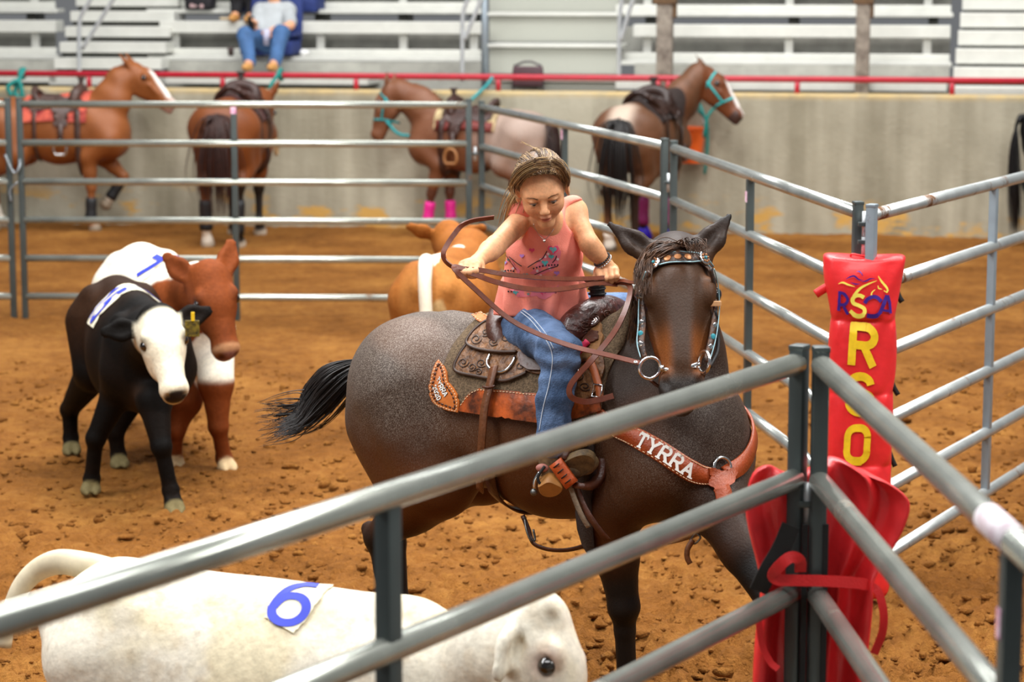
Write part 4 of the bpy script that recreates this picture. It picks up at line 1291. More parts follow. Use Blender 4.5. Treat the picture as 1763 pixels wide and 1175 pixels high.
def main_hair():
    rng = np.random.default_rng(11); L = []
    dock = P(652, 622, 8.72)
    # flying tail, drawn through the photograph's sweep and given real depth
    ctrl = [((660, 622), (640, 626), (585, 650), (540, 690), (500, 742), (455, 765)), ((655, 616), (610, 618), (560, 628), (525, 660), (515, 695), (490, 725)), ((660, 630), (640, 645), (610, 690), (570, 735), (530, 750), (475, 752)), ((655, 618), (600, 622), (545, 640), (522, 690), (500, 715), (455, 700))]
    for i in range(560):
        w = rng.dirichlet([1.2, 1.5, 1.2, .5]); end = rng.uniform(.66, 1.0)
        q = sum(np.array(c, float) * k for c, k in zip(ctrl, w))
        q = q + np.cumsum(rng.normal(0, 2.2, q.shape), 0) * np.linspace(0, 1, 6)[:, None]
        dep = 8.70 + np.array([-.02, .0, .04, .06, .05, .04]) + rng.normal(0, .035) * np.array([.1, .4, 1, 1.2, 1.3, 1.3])
        p = np.array([P(x, y, d) for (x, y), d in zip(q, dep)])
        p[0] = dock + rng.normal(0, .016, 3); p[1] = p[1] * .6 + (dock + np.array([-.06, .02, .0])) * .4
        s = spline(p, 26); L.append(s[:max(8, int(26 * end))])
    for i in range(70):
        j = rng.normal(0, 9, 8); y1 = rng.uniform(690, 770)
        q = [(600 + j[0], 660 + j[1]), (550 + j[2], 690 + j[3]), (505 + j[4], 700 + (y1 - 700) * .6 + j[5]), (455 + j[6], y1)]
        L.append(spline([P(x, y, 8.75 + .01 * k) for k, (x, y) in enumerate(q)], 18))
    hair_part(MAIN, 'tail', L, .0030, mat('tail_black_brown_hair', '1f1613', .45, 0, vary=.4, scale=25, dark='0a0807'))
    core = spline([P(668, 632, 8.66), P(650, 628, 8.70), P(622, 640, 8.74), P(596, 660, 8.77)], 14)
    MB().tube(core, np.linspace(.042, .018, 14), 12).build('tail_dock', black_hair, MAIN['root'])
    # mane on the near side of the neck
    L = []
    for i in range(560):
        u = rng.uniform(0, 1)
        b = spline([P(1140, 440, 7.76), P(1120, 485, 7.79), P(1106, 535, 7.85), P(1092, 580, 7.92)], 30)[int(u * 29)] + rng.normal(0, .010, 3)
        fx = 1106 - 22 * u + rng.normal(0, 9); fy = 575 + 100 * u + rng.normal(0, 35)
        e = P(fx - 8, fy + 30, 7.74 + .07 * u); m_ = (b + e) / 2 + np.array([-.012, -.02, .02]) + rng.normal(0, .009, 3)
        p = spline([b, b * .7 + m_ * .3 + [-.006, -.025, .010], m_, e], 14)
        L.append(p)
    hair_part(MAIN, 'mane', L, .0026, mat('bay_brown_hair', '5a3a22', .5, 0, vary=.5, scale=30, dark='231610'))
    L = []
    for i in range(430):
        k = rng.uniform(0, 1) ** .8; jx, jy = rng.normal(0, 4, 2)
        b = P(1182 - 38 * k + jx * .6, 424 + 3 * abs(k - .5) + jy * .4, 7.55) + rng.normal(0, .005, 3)
        mx, my = 1152 - 28 * k + jx, 429 + 15 * k + jy + 4 * math.sin(7 * k); ex, ey = 1116 - 12 * k + jx * 1.3, 462 + 62 * rng.uniform(.3, 1.0) * (.5 + .5 * k) + jy
        q = []
        for x, y, o in ((mx, my, .016), ((mx + ex) / 2 - 6, (my * .62 + ey * .38), .016), (ex, ey, .012)):
            p, n = MAIN['skin'].at(x, y, o + abs(rng.normal(0, .005)))
            if p is None or p[1] > 7.62: p = P(x, y, 7.50)
            q.append(p)
        L.append(spline([b, *q], 14))
    for i in range(60):
        j = rng.normal(0, 4, 8); k = rng.uniform(-1, 1)
        b = P(1178 + rng.normal(0, 9), 427, 7.55) + rng.normal(0, .008, 3)
        L.append(spline([b, P(1190 + 10 * k + j[0], 415 + j[1], 7.50), P(1200 + 12 * k + j[2], 424 + j[3], 7.47), P(1204 + 12 * k + j[4], 438 + j[5] * 2, 7.46)], 12))
    hair_part(MAIN, 'forelock', L, .0020, MATS['bay_brown_hair'])
main_hair()
# ================================================================== TACK OF THE RIDDEN HORSE
SK = MAIN['skin']
leather_dark = mat('dark_oiled_leather', '4a2617', 0.42, 0, vary=0.3, scale=25, bump=0.3, bscale=70)
leather_tool = mat('tooled_brown_leather', '7d5430', 0.5, 0, vary=0.4, scale=38, dark='4a2c16', bump=0.9, bscale=55)
leather_mid = mat('brown_strap_leather', '6b3f22', 0.45, 0, vary=0.3, scale=30, bump=0.3, bscale=90)
leather_orange = mat('orange_tan_leather', 'c9702e', 0.45, 0, vary=0.18, scale=20, bump=0.15, bscale=60)
leather_wear = mat('stained_wear_leather', 'b4541f', 0.35, 0, vary=0.55, scale=11, dark='4a2412', bump=0.15)
leather_red = mat('red_brown_leather', '9c4218', 0.42, 0, vary=0.2, scale=30, bump=0.3, bscale=140)
rough_out = mat('rough_out_leather', '8a5f30', 0.7, 0, vary=0.3, scale=22, dark='5a3a1a', bump=0.3, bscale=120)
rein_leather = mat('rein_leather', '6e3520', 0.38, 0, vary=0.2, scale=30, bump=0.1)
wool = mat('grey_brown_wool_felt', '73614c', 0.95, 0, vary=0.4, scale=140, dark='4b3f33', bump=0.5, bscale=220, spec=0.1)
silver = mat('polished_silver', 'd8d8d8', 0.18, 1.0, bump=0.05)
thread = mat('cream_stitching', 'e6c9a0', 0.7)
white_letter = mat('white_letter', 'f2f0ea', 0.5)
black_line = mat('black_outline', '111111', 0.6)
black_wrap = mat('black_rubber_wrap', '16171a', 0.55, 0, bump=0.4, bscale=120)
turq = mat('turquoise_stone', '3f9fae', 0.3, 0, vary=0.3, scale=120)

def drape(x, th, off=0.0):
    a = math.radians(th)
    o = MH.w([x, -math.sin(a), .9 + math.cos(a)]); c = MH.w([x, 0, .9])
    p, n = SK.cast(o, c - o)
    return (p + n * off, n)
def stitched(parent, outline, off, closed=True, dash=5.0, gap=4.0, m=None, w=0.0022):
    "a row of stitches following photo points on the horse"
    q = np.array(outline, float)
    if closed: q = np.vstack([q, q[:1]])
    d = np.r_[0, np.cumsum(np.hypot(*np.diff(q, axis=0).T))]
    mb = MB(); s = 0
    while s < d[-1] - dash:
        a = np.array([np.interp(s, d, q[:, 0]), np.interp(s, d, q[:, 1])]); b = np.array([np.interp(s + dash, d, q[:, 0]), np.interp(s + dash, d, q[:, 1])])
        (p0, n0), (p1, n1) = SK.at(*a, off), SK.at(*b, off)
        if p0 is not None and p1 is not None and np.linalg.norm(p1 - p0) < .05: mb.strap([p0, p1], n0, w, 0.0015)
        s += dash + gap
    if mb.v: mb.build('stitching', m or thread, parent)
def inset(poly, k):
    q = np.array(poly, float); n = len(q); c = []
    for i in range(n):
        a, b, d = q[i - 1], q[i], q[(i + 1) % n]
        t = nrm(d - a); m = np.array([-t[1], t[0]]); c.append(b + m * k)
    c = np.array(c)
    area = lambda z: 0.5 * abs(np.dot(z[:, 0], np.roll(z[:, 1], 1)) - np.dot(z[:, 1], np.roll(z[:, 0], 1)))
    if area(c) > area(q): c = 2 * q - c
    return c
def sheet(parent, name, outline, off, th, m, step=5.5, label=None):
    V, Fc = patch(SK, outline, off, th, step)
    o = mk(name, V, Fc, m, parent, label=label)
    return sharp(o, 50)
def body_strap(parent, name, pix, w, off, th, m, n=40, label=None):
    p, nn = lay(SK, pix, n, off)
    return MB().strap(p, nn, w, th).build(name, m, parent, label=label)

# ---------------- saddle blanket
def blanket():
    t = thing('saddle_blanket', 'grey brown wool felt saddle pad under the saddle of the ridden horse', 'saddle pad', MH.w([-.2, 0, 1.2]))
    nx, nt_ = 44, 60; top = []; bot = []
    for i in range(nx):
        for j in range(nt_):
            u = i / (nx - 1); th = -74 + 148 * j / (nt_ - 1)
            rad = 1 - 0.10 * max(0, (abs(th) - 58) / 16) ** 2
            x0 = -.540 + .03 * math.exp(-(th / 14) ** 2); x1 = .125
            mid = (x0 + x1) / 2; x = mid + (x0 + (x1 - x0) * u - mid) * rad
            e = min(u, 1 - u) * (nx - 1); f = min(j, nt_ - 1 - j); k = min(1.0, 0.35 + 0.4 * min(e, f))
            p, n = drape(x, th)
            top.append(p + n * (.004 + .020 * k)); bot.append(p + n * .001)
    top = np.array(top).reshape(nx, nt_, 3)
    for _ in range(3):
        top[1:-1, 1:-1] = .5 * top[1:-1, 1:-1] + .125 * (top[:-2, 1:-1] + top[2:, 1:-1] + top[1:-1, :-2] + top[1:-1, 2:])
    top = top.reshape(-1, 3)
    N = nx * nt_; V = np.vstack([top, bot]); Fc = []
    for i in range(nx - 1):
        for j in range(nt_ - 1):
            a = i * nt_ + j; Fc.append([a, a + nt_, a + nt_ + 1, a + 1][::-1]); Fc.append([N + a, N + a + 1, N + a + nt_ + 1, N + a + nt_][::-1])
    for i in range(nx - 1):
        for a, b in ((i * nt_, (i + 1) * nt_), ((i + 1) * nt_ + nt_ - 1, i * nt_ + nt_ - 1)): Fc.append([a, N + a, N + b, b][::-1])
    for j in range(nt_ - 1):
        for a, b in ((j + 1, j), ((nx - 1) * nt_ + j, (nx - 1) * nt_ + j + 1)): Fc.append([a, N + a, N + b, b][::-1])
    o = mk('felt', V, Fc, wool, t); sharp(o, 70)
    wear = [(799, 708), (804, 697), (811, 687), (822, 677), (835, 672), (880, 676), (930, 681), (985, 690), (1040, 686), (1044, 708), (1000, 722), (930, 728), (861, 719)]
    sheet(t, 'wear_leather', wear, .024, .005, leather_wear, label='dark stained orange leather strip along the lower edge')
    stitched(t, [(804, 699), (812, 689), (823, 679.5), (835, 675), (880, 679), (930, 684)], .0305, False, 3.2, 2.2)
    heart = [(759, 625), (769, 631), (778, 644), (781, 660), (791, 671), (798, 682), (801, 694), (799, 710), (783, 707), (760, 699), (749, 691), (742, 680), (740, 665), (746, 644), (753, 631)]
    sheet(t, 'heart_patch', heart, .025, .006, leather_orange, 4.0, label='heart shaped tan leather patch lettered TYRRA 2020')
    stitched(t, inset(heart, 2.5), .0325, True, 3.0, 2.0)
    stitched(t, inset(heart, 7), .0320, True, 4.5, 2.5, leather_dark, .006)
    # lettering: runs down the patch, tops facing right
    def fnt(x0, y0, ux_, vx, hx, hy):
        def f(x, y):
            px, py = x0 + ux_ * x + hx * y, y0 + vx * x + hy * y
            return SK.at(px, py, .0325)
        return f
    for txt, x0, y0 in (('TYRRA', 757.5, 656.5), ('2020', 749.5, 668.5)):
        s = 5.6
        f = fnt(x0, y0, s * .55, s * .83, s * 1.1 * .83, -s * 1.1 * .45)
        letters(txt, f, 0.44, 0.25, 0.2, 0.0).build('letter_outline', black_line, t)
        letters(txt, f, 0.26, 0.25, 0.2, 0.0012).build('letter', white_letter, t)
    pq = [(816, 553), (832, 548.5), (858, 562), (842, 569.5), (826, 562)]
    sheet(t, 'leather_patch', pq, .025, .004, leather_orange, 4.0, label='small orange leather patch on the back edge')
    stitched(t, inset(pq, 2), .030, True, 3, 2)
blanket()

# ---------------- western saddle
def main_saddle():
    t = thing('western_saddle', 'tooled brown leather western saddle the girl is sitting in', 'saddle', MH.w([-.2, 0, 1.25]))
    v = Vol((-.52, -.26, 1.08), (.10, .26, 1.50), .006)
    v.cone((-.33, 0, 1.225), (-.08, 0, 1.225), .075, .07, .03, (1, 1.5, .6))
    ca = spline([(-.35, -.15, 1.195), (-.405, -.10, 1.245), (-.44, 0, 1.285), (-.405, .10, 1.245), (-.35, .15, 1.195)], 12)
    v.chain(ca, [.018] + [.022] * 10 + [.018], .02)
    v.chain(ca + np.array([.03, 0, -.03]), [.03] * 12, .03)
    seat = mk('seat', *(lambda a: (MH.w(a[0]), a[1]))(v.surface()), leather_dark, t)
    v = Vol((-.2, -.28, 1.05), (.12, .28, 1.40), .006)
    sw = spline([(-.065, -.150, 1.205), (-.06, -.115, 1.262), (-.05, -.05, 1.292), (-.045, 0, 1.298), (-.05, .05, 1.292), (-.06, .115, 1.262), (-.065, .150, 1.205)], 14)
    v.chain(sw, [.040, .047, .050, .048, .046, .044, .044, .044, .044, .046, .048, .050, .047, .040], .02)
    mk('swell', *(lambda a: (MH.w(a[0]), a[1]))(v.surface()), mat('dark_red_brown_tooled_leather', '4a1f16', 0.32, 0, vary=0.35, scale=45, dark='260f0a', bump=0.7, bscale=60, coat=.2), t)
    MB().tube(MH.w(spline([(-.06, 0, 1.32), (-.062, 0, 1.35), (-.064, 0, 1.385)], 8)), [.030, .026, .024, .024, .024, .025, .027, .029], 16).build('horn', black_wrap, t, label='black rubber wrapped saddle horn')
    MB().ball(MH.w([-.066, 0, 1.397]), (.044, .040, .013), 18, 8).build('horn_cap', leather_dark, t)
    for k in range(3):
        c = MH.w([-.061 - .002 * k, 0, 1.338 + .016 * k]); ring = [c + .0275 * np.array([math.cos(a), math.sin(a), 0.03 * math.cos(a)]) for a in np.linspace(0, 2 * math.pi, 21)[:-1]]
        MB().tube(ring, .0035, 6, closed=True).build('horn_wrap', black_wrap, t)
    # carved scroll lines on the swell (raised tooling)
    bs = Skin(bvh_of(*(lambda a: (MH.w(a[0]), a[1]))(v.surface())))
    def tool_scroll(sk, cx, cy, r, turns, m, parent, off=.0005, w=.0032, start=0, sgn=1):
        q = []
        for k in range(26):
            a = math.radians(start) + sgn * turns * 2 * math.pi * k / 25; rr = r * (1 - .8 * k / 25)
            p, n = sk.at(cx + rr * math.cos(a), cy + rr * .8 * math.sin(a), off)
            if p is None: break
            q.append((p, n))
        if len(q) > 4: MB().strap([a for a, _ in q], [b for _, b in q], w, .0018).build('tooled_scroll', m, parent)
    edge_l = mat('dark_leather_edge', '38200f', 0.5)
    for (cx, cy, r, st, sg) in ((1008, 560, 11, 0, 1), (1022, 546, 10, 90, -1), (1010, 575, 8, 200, 1), (1030, 562, 8, 40, 1), (1046, 540, 8, 120, 1)):
        tool_scroll(bs, cx, cy, r, 1.3, leather_dark, t, start=st, sgn=sg)
    # skirts
    lower = [(791, 637), (796, 626), (802, 615), (812, 602), (835, 590), (880, 590), (930, 600), (990, 600), (1040, 600), (1047, 640), (1040, 672), (1025, 688), (1000, 694), (985, 688), (960, 668), (940, 652), (914, 648), (898, 656), (879, 663), (856, 659), (825, 653), (795, 647)]
    sheet(t, 'skirt', lower, .027, .008, leather_tool, label='basket tooled rear and front skirt')
    body_strap(t, 'skirt_edge', [(914, 648.5), (898, 656), (879, 662), (856, 658.5), (825, 652.5), (797, 646.5), (792, 637), (797, 625), (803, 614), (813, 601)], .010, .0345, .003, edge_l, 50)
    upper = [(811, 605), (818, 592), (829, 580), (841, 570), (859, 562.5), (880, 575), (905, 588), (925, 596), (925, 618), (899, 621), (875, 621), (850, 618.5), (828, 614)]
    sheet(t, 'rear_jockey', upper, .037, .009, leather_tool, 5)
    body_strap(t, 'jockey_edge', [(900, 620), (875, 620), (850, 617.5), (828, 613), (813, 605), (819, 592), (830, 580), (842, 570.5), (859, 563.5)], .009, .0465, .003, edge_l, 50)
    for (cx, cy, r, st, sg) in ((830, 600, 10, 0, 1), (846, 590, 9, 120, -1), (862, 604, 9, 40, 1), (866, 584, 8, 200, 1), (882, 600, 9, 20, -1)):
        tool_scroll(SK, cx, cy, r, 1.4, edge_l, t, .0465, .004, st, sg)
    for (cx, cy, r, st, sg) in ((808, 632, 10, 0, 1), (824, 640, 8, 120, -1), (840, 634, 9, 40, 1), (836, 648, 7, 200, 1), (905, 640, 8, 20, -1), (1020, 668, 10, 40, 1), (1010, 650, 9, 130, -1)):
        tool_scroll(SK, cx, cy, r, 1.4, edge_l, t, .0355, .004, st, sg)
    seatj = [(899, 606), (903, 592), (915, 580), (935, 575), (955, 590), (965, 620), (958, 645), (940, 648), (919, 647), (906, 639), (901, 624)]
    sheet(t, 'seat_jockey', seatj, .038, .008, leather_dark, 5)
    front = [(965, 580), (985, 572), (1010, 566), (1034, 558), (1046, 572), (1048, 596), (1040, 616), (1025, 630), (1005, 636), (985, 625), (972, 605)]
    sheet(t, 'front_jockey', front, .037, .010, rough_out, 5, label='tan rough out leather below the swell')
    fend = [(945, 620), (962, 612), (990, 620), (1004, 660), (1000, 700), (990, 720), (950, 720), (945, 680)]
    sheet(t, 'fender', fend, .036, .007, leather_dark, 6)
    rose = [(1023, 590), (1033, 585), (1042, 592), (1040, 606), (1028, 612), (1018, 606)]
    sheet(t, 'rosette', rose, .048, .005, leather_dark, 3)
    def concho(px, py, r, off, nrm_=None):
        p, n = SK.at(px, py, off); mb = MB().disc(p, n, r, .006, 20); mb.ball(p + n * .005, (r * .6, r * .6, .004), 14, 6, np.stack([*((lambda u: (u, np.cross(n, u)))(nrm(np.cross(n, [0, 0, 1])))), n])); mb.build('concho', silver, t)
        ring = [p + n * .002 + (math.cos(a) * nrm(np.cross(n, [0, 0, 1])) + math.sin(a) * nrm(np.cross(n, np.cross(n, [0, 0, 1])))) * r * 1.22 for a in np.linspace(0, 2 * math.pi, 25)[:-1]]
        MB().tube(ring, .0035, 6, closed=True).build('concho_rim', leather_dark, t)
    concho(1033, 571, .0165, .050); concho(861, 570, .010, .048); concho(897, 587, .008, .048)
    def dring(pix, off, r):
        p, n = lay(SK, pix, 24, off); MB().tube(p, r, 10).build('rigging_ring', silver, t)
    dring([(856, 622), (851, 631), (853, 641), (861, 647), (872, 650), (883, 647), (892, 638), (897, 626)], .041, .0052)
    dring([(1010, 632), (1012, 645), (1008, 660), (998, 674)], .043, .005)
    # billet, flank cinch
    body_strap(t, 'billet_strap', [(866, 642), (864, 650), (860, 670), (855, 690), (851, 710), (849, 740), (847, 770), (845, 800), (844, 830)], .033, .046, .006, leather_mid, 50)
    MB().strap(*(lambda a: (a[0], a[1]))(lay(SK, [(850, 673), (860, 675), (870, 672)], 8, .053)), .006, .004).build('billet_tie', leather_dark, t)
    p, n = lay(SK, [(847, 790), (848, 810), (851, 830), (856, 846)], 16, .012)
    l0 = MH.loc(p[-1]); t0 = math.degrees(math.atan2(-l0[1], l0[2] - .9))
    under = [drape(l0[0] + .004 * k, t0 + 7 + 9 * k, .010) for k in range(15)]
    P_ = np.vstack([p, [u[0] for u in under]]); N_ = np.vstack([n, [u[1] for u in under]])
    s = spline(P_, 60); nn = spline(N_, 60)
    MB().strap(s, nn, .050, .007).build('flank_cinch', leather_dark, t)
    # front cinch
    fc = [drape(.075, a, .012) for a in range(66, 296, 8)]
    MB().strap(smooth_line([f[0] for f in fc], 2), [f[1] for f in fc], .075, .008).build('front_cinch', mat('dark_cord_cinch', '2a1d16', .8, 0, bump=.5, bscale=150), t)
    hob = spline([P(900, 888, 7.95), P(910, 912, 7.93), P(914, 926, 7.92), P(922, 938, 7.90), P(945, 946, 7.87), P(975, 947, 7.83), P(1005, 940, 7.80), P(1026, 929, 7.76), P(1040, 918, 7.74)], 34)
    MB().strap(hob, np.array([0, -.8, -.4]), .016, .004).build('cinch_hobble', leather_dark, t)
    MB().tube(spline([P(903, 892, 7.94), P(907, 915, 7.91), P(914, 931, 7.90), P(921, 930, 7.91), P(918, 912, 7.92)], 18), .004, 6).build('hobble_buckle', mat('dull_buckle', '6b6b68', .4, .8), t)
    # stirrup leather and stirrups (near one seen, far one on the other side)
    def stirrup(side):
        sg = 1 if side == 'near' else -1
        if sg > 0:
            top = P(957, 725, 7.70); A = P(957, 790, 7.60); e0, e1 = P(957, 795, 7.585), P(986, 835, 7.565)
        else:
            mir = lambda q: MH.w(MH.loc(q) * np.array([1, -1, 1]))
            top, A, e0, e1 = (mir(q) for q in (P(955, 735, 7.62), P(957, 790, 7.60), P(957, 795, 7.585), P(986, 835, 7.565)))
        out = (MH.w([0, -sg, 0]) - MH.w([0, 0, 0])); out = nrm(out)
        MB().strap([top, top * .5 + A * .5 + out * -.01, A], nrm(out + np.array([0, -.5 * sg, 0])), .045, .005).build('stirrup_leather', mat('dusty_grey_leather', '7d6c58', .8, 0, vary=.3, scale=30, bump=.5, bscale=80), t)
        d = e1 - e0; fwd = (MH.w([1, 0, 0]) - MH.w([0, 0, 0])); fwd = nrm(fwd)
        wrap = MB(); mid = (e0 + e1) / 2
        nrm_w = nrm(np.cross(np.cross(d, out), d))
        wrap.strap([e0 + (e1 - e0) * k for k in np.linspace(0, 1, 6)], nrm(nrm_w + np.array([0, -.2 * sg, .25])), np.array([.048] * 6), .014)
        w = wrap.build('tread_wrap', mat('orange_stirrup_wrap', 'b8501e', .5, 0, vary=.2, scale=30, bump=.3), t); 
        for k in (.16, .40, .62, .84):
            c = e0 + d * k + nrm(nrm_w + np.array([0, -.2 * sg, .25])) * .0155; b = nrm(np.cross(d, out)) * .013
            b = nrm(np.cross(d, nrm_w)) * .014
            MB().strap([c - b, c, c + b], nrm_w, .004, .002).build('lacing', black_line, t)
        inn = -out
        bow = spline([e1, e1 + inn * .06 + [0, 0, -.012], e1 + inn * .12 + [0, 0, .02], (e0 + e1) / 2 + inn * .15 + [0, 0, .09], A + inn * .06 + [0, 0, .05], A], 24)
        MB().strap(bow, fwd, .020, .040).build('stirrup_bow', leather_dark, t)
    stirrup('near'); stirrup('far')
    # hanging straps behind the boot
    MB().strap(spline([P(981, 832, 7.58), P(990, 860, 7.57), P(1002, 888, 7.56), P(1014, 908, 7.56)], 18), np.array([-.5, -.8, .1]), .018, .004).build('hanging_strap', MATS['dusty_grey_leather'], t)
    MB().strap(spline([P(990, 830, 7.58), P(1001, 862, 7.57), P(1017, 892, 7.55), P(1036, 918, 7.55), P(1047, 930, 7.56)], 20), np.array([-.5, -.8, .1]), .022, .004).build('hanging_strap', leather_dark, t)
main_saddle()

# ---------------- breast collar
def breast_collar():
    t = thing('breast_collar', 'red brown tooled breast collar lettered TYRRA across the horse chest', 'breast collar', MH.w([.3, -.2, .9]))
    near = [(1008, 690), (1030, 712), (1062, 738), (1090, 751), (1134, 776), (1175, 803), (1200, 816), (1226, 822)]
    p, n = lay(SK, near, 90, .004)
    w = np.interp(np.linspace(0, 1, len(p)), [0, .3, .5, .8, 1], [.040, .055, .066, .070, .055])
    MB().strap(p, n, w, .009).build('collar_band', leather_red, t)
    tan = np.gradient(p, axis=0); tan /= np.linalg.norm(tan, axis=1)[:, None]
    side = np.array([nrm(np.cross(n[i], tan[i])) for i in range(len(p))])
    if side[40][2] < 0: side = -side
    for e in (.43, -.43):
        mb = MB()
        for i in range(8, len(p) - 2, 2):
            c = p[i] + n[i] * .0092 + side[i] * w[i] * e; mb.strap([c, c + tan[i] * .008], n[i], .0022, .0012)
        mb.build('stitching', thread, t)
    # lettering
    arc_l = np.r_[0, np.cumsum(np.linalg.norm(np.diff(p, axis=0), axis=1))]
    s0 = np.interp(0, [0, 1], [0, 1])
    i0 = int(np.argmin([abs(project(q)[0] - 1103) for q in p])); i1 = int(np.argmin([abs(project(q)[0] - 1190) for q in p]))
    L0, L1 = arc_l[i0], arc_l[i1]; tw = width_of('TYRRA', .42)
    def f(x, y):
        s = L0 + (L1 - L0) * x / tw
        i = np.searchsorted(arc_l, s); i = min(max(i, 1), len(p) - 1); k = (s - arc_l[i - 1]) / (arc_l[i] - arc_l[i - 1])
        c = p[i - 1] * (1 - k) + p[i] * k; nn = nrm(n[i - 1] * (1 - k) + n[i] * k); sd = side[i - 1] * (1 - k) + side[i] * k
        return c + nn * .010 + sd * (y / 1.4 - .5) * .044, nn
    mb = letters('TYRRA', f, .30, .42, .15, .0012)
    # serifs
    x = 0
    for ch in 'TYRRA':
        for (sx, sy) in {'T': ((.5, 0), (0, 1.28), (1, 1.28)), 'Y': ((.5, 0), (0, 1.4), (1, 1.4)), 'R': ((.05, 0), (1, 0)), 'A': ((0, 0), (1, 0))}[ch]:
            if ch == 'T' and sy > 1: a, b = (sx, 1.05), (sx, 1.4)
            else: a, b = (sx - .27, sy), (sx + .27, sy)
            u, v_ = ribbon2d([a, b], .16, .2); vs = []
            for p1, q1 in zip(u, v_):
                for xx, yy in (p1, q1):
                    c, nn = f(x + xx, yy); vs.append(c + nn * .0014)
            mb.add(vs, [[2 * k, 2 * k + 1, 2 * k + 3, 2 * k + 2] for k in range(len(u) - 1)])
        x += 1.42
    mb.build('lettering', white_letter, t, label='white letters spelling TYRRA')
    # centre piece, ring and the far band
    c, nc = SK.at(1240, 806, .012)
    u = nrm(np.cross([0, 0, 1.0], nc)); v_ = np.cross(nc, u)
    MB().tube([c + (u * math.cos(a) + v_ * math.sin(a)) * .033 for a in np.linspace(0, 2 * math.pi, 33)[:-1]], .0055, 8, closed=True).build('centre_ring', silver, t)
    sheet(t, 'centre_leather', [(1216, 806), (1226, 806), (1240, 814), (1256, 808), (1264, 818), (1260, 836), (1246, 846), (1230, 846), (1219, 838)], .012, .007, leather_red, 4)
    far = [SK.near(P(1246, 822, 7.56), .008)] + [SK.near(MH.w(q), .008) for q in ([.485, .00, .865], [.475, .08, .90], [.44, .155, .945], [.37, .215, .985], [.27, .25, 1.01], [.15, .26, 1.03], [.05, .26, 1.04])]
    sp = spline([q[0] for q in far], 60); sn = smooth_line(spline([q[1] for q in far], 60), 8)
    pr = [SK.near(q, .008) for q in sp]; sp = smooth_line([q[0] for q in pr], 6); sn = smooth_line([q[1] for q in pr], 12)
    MB().strap(sp, sn, .058, .009).build('collar_band', leather_red, t)
    # strap down to the cinch
    q, nn = lay(SK, [(1240, 842), (1244, 850), (1246, 862)], 12, .010)
    MB().strap(q, nn, .055, .008).build('tie_down', leather_red, t)
    dn = spline([q[-1], P(1238, 885, 7.52), P(1212, 912, 7.56), P(1180, 926, 7.62), P(1140, 934, 7.68), P(1095, 932, 7.74)], 36)
    MB().strap(dn, np.array([0.2, -.8, -.5]), .022, .005).build('tie_down_strap', leather_mid, t)
    MB().tube(spline([P(1198, 918, 7.575), P(1206, 926, 7.57), P(1196, 937, 7.575), P(1188, 930, 7.585)], 12), .0035, 6, closed=True).build('buckle', MATS['dull_buckle'], t)
    MB().strap(spline([P(1193, 930, 7.57), P(1184, 945, 7.565), P(1183, 960, 7.565), P(1188, 971, 7.565)], 14), np.array([.1, -1, .0]), .018, .004).build('strap_tail', leather_mid, t)
    # keeper on the near shoulder: ring tie, buckle and hanging strap
    kp, kn = lay(SK, [(1026, 626), (1032, 640), (1038, 655), (1043, 672), (1046, 690)], 24, .040)
    MB().strap(kp, kn, .026, .006).build('keeper_strap', mat('orange_strap_leather', 'a3552a', .45, 0, vary=.2, scale=30), t)
    p0, n0 = SK.at(1043, 678, .050)
    u = nrm(np.cross([0, 0, 1.0], n0)); v_ = np.cross(n0, u)
    MB().tube([p0 + u * a + v_ * b for a, b in ((-.017, -.02), (.017, -.02), (.017, .02), (-.017, .02))], .0035, 6, closed=True).build('buckle', silver, t)
    p0, n0 = SK.at(1021, 617, .056)
    MB().tube(spline([p0 + np.array([-.018, 0, -.022]), p0, p0 + np.array([.018, 0, .020])], 8), .011, 10).build('pink_tie', mat('hot_pink_tie', 'c8244e', .6), t, label='hot pink tie')
breast_collar()

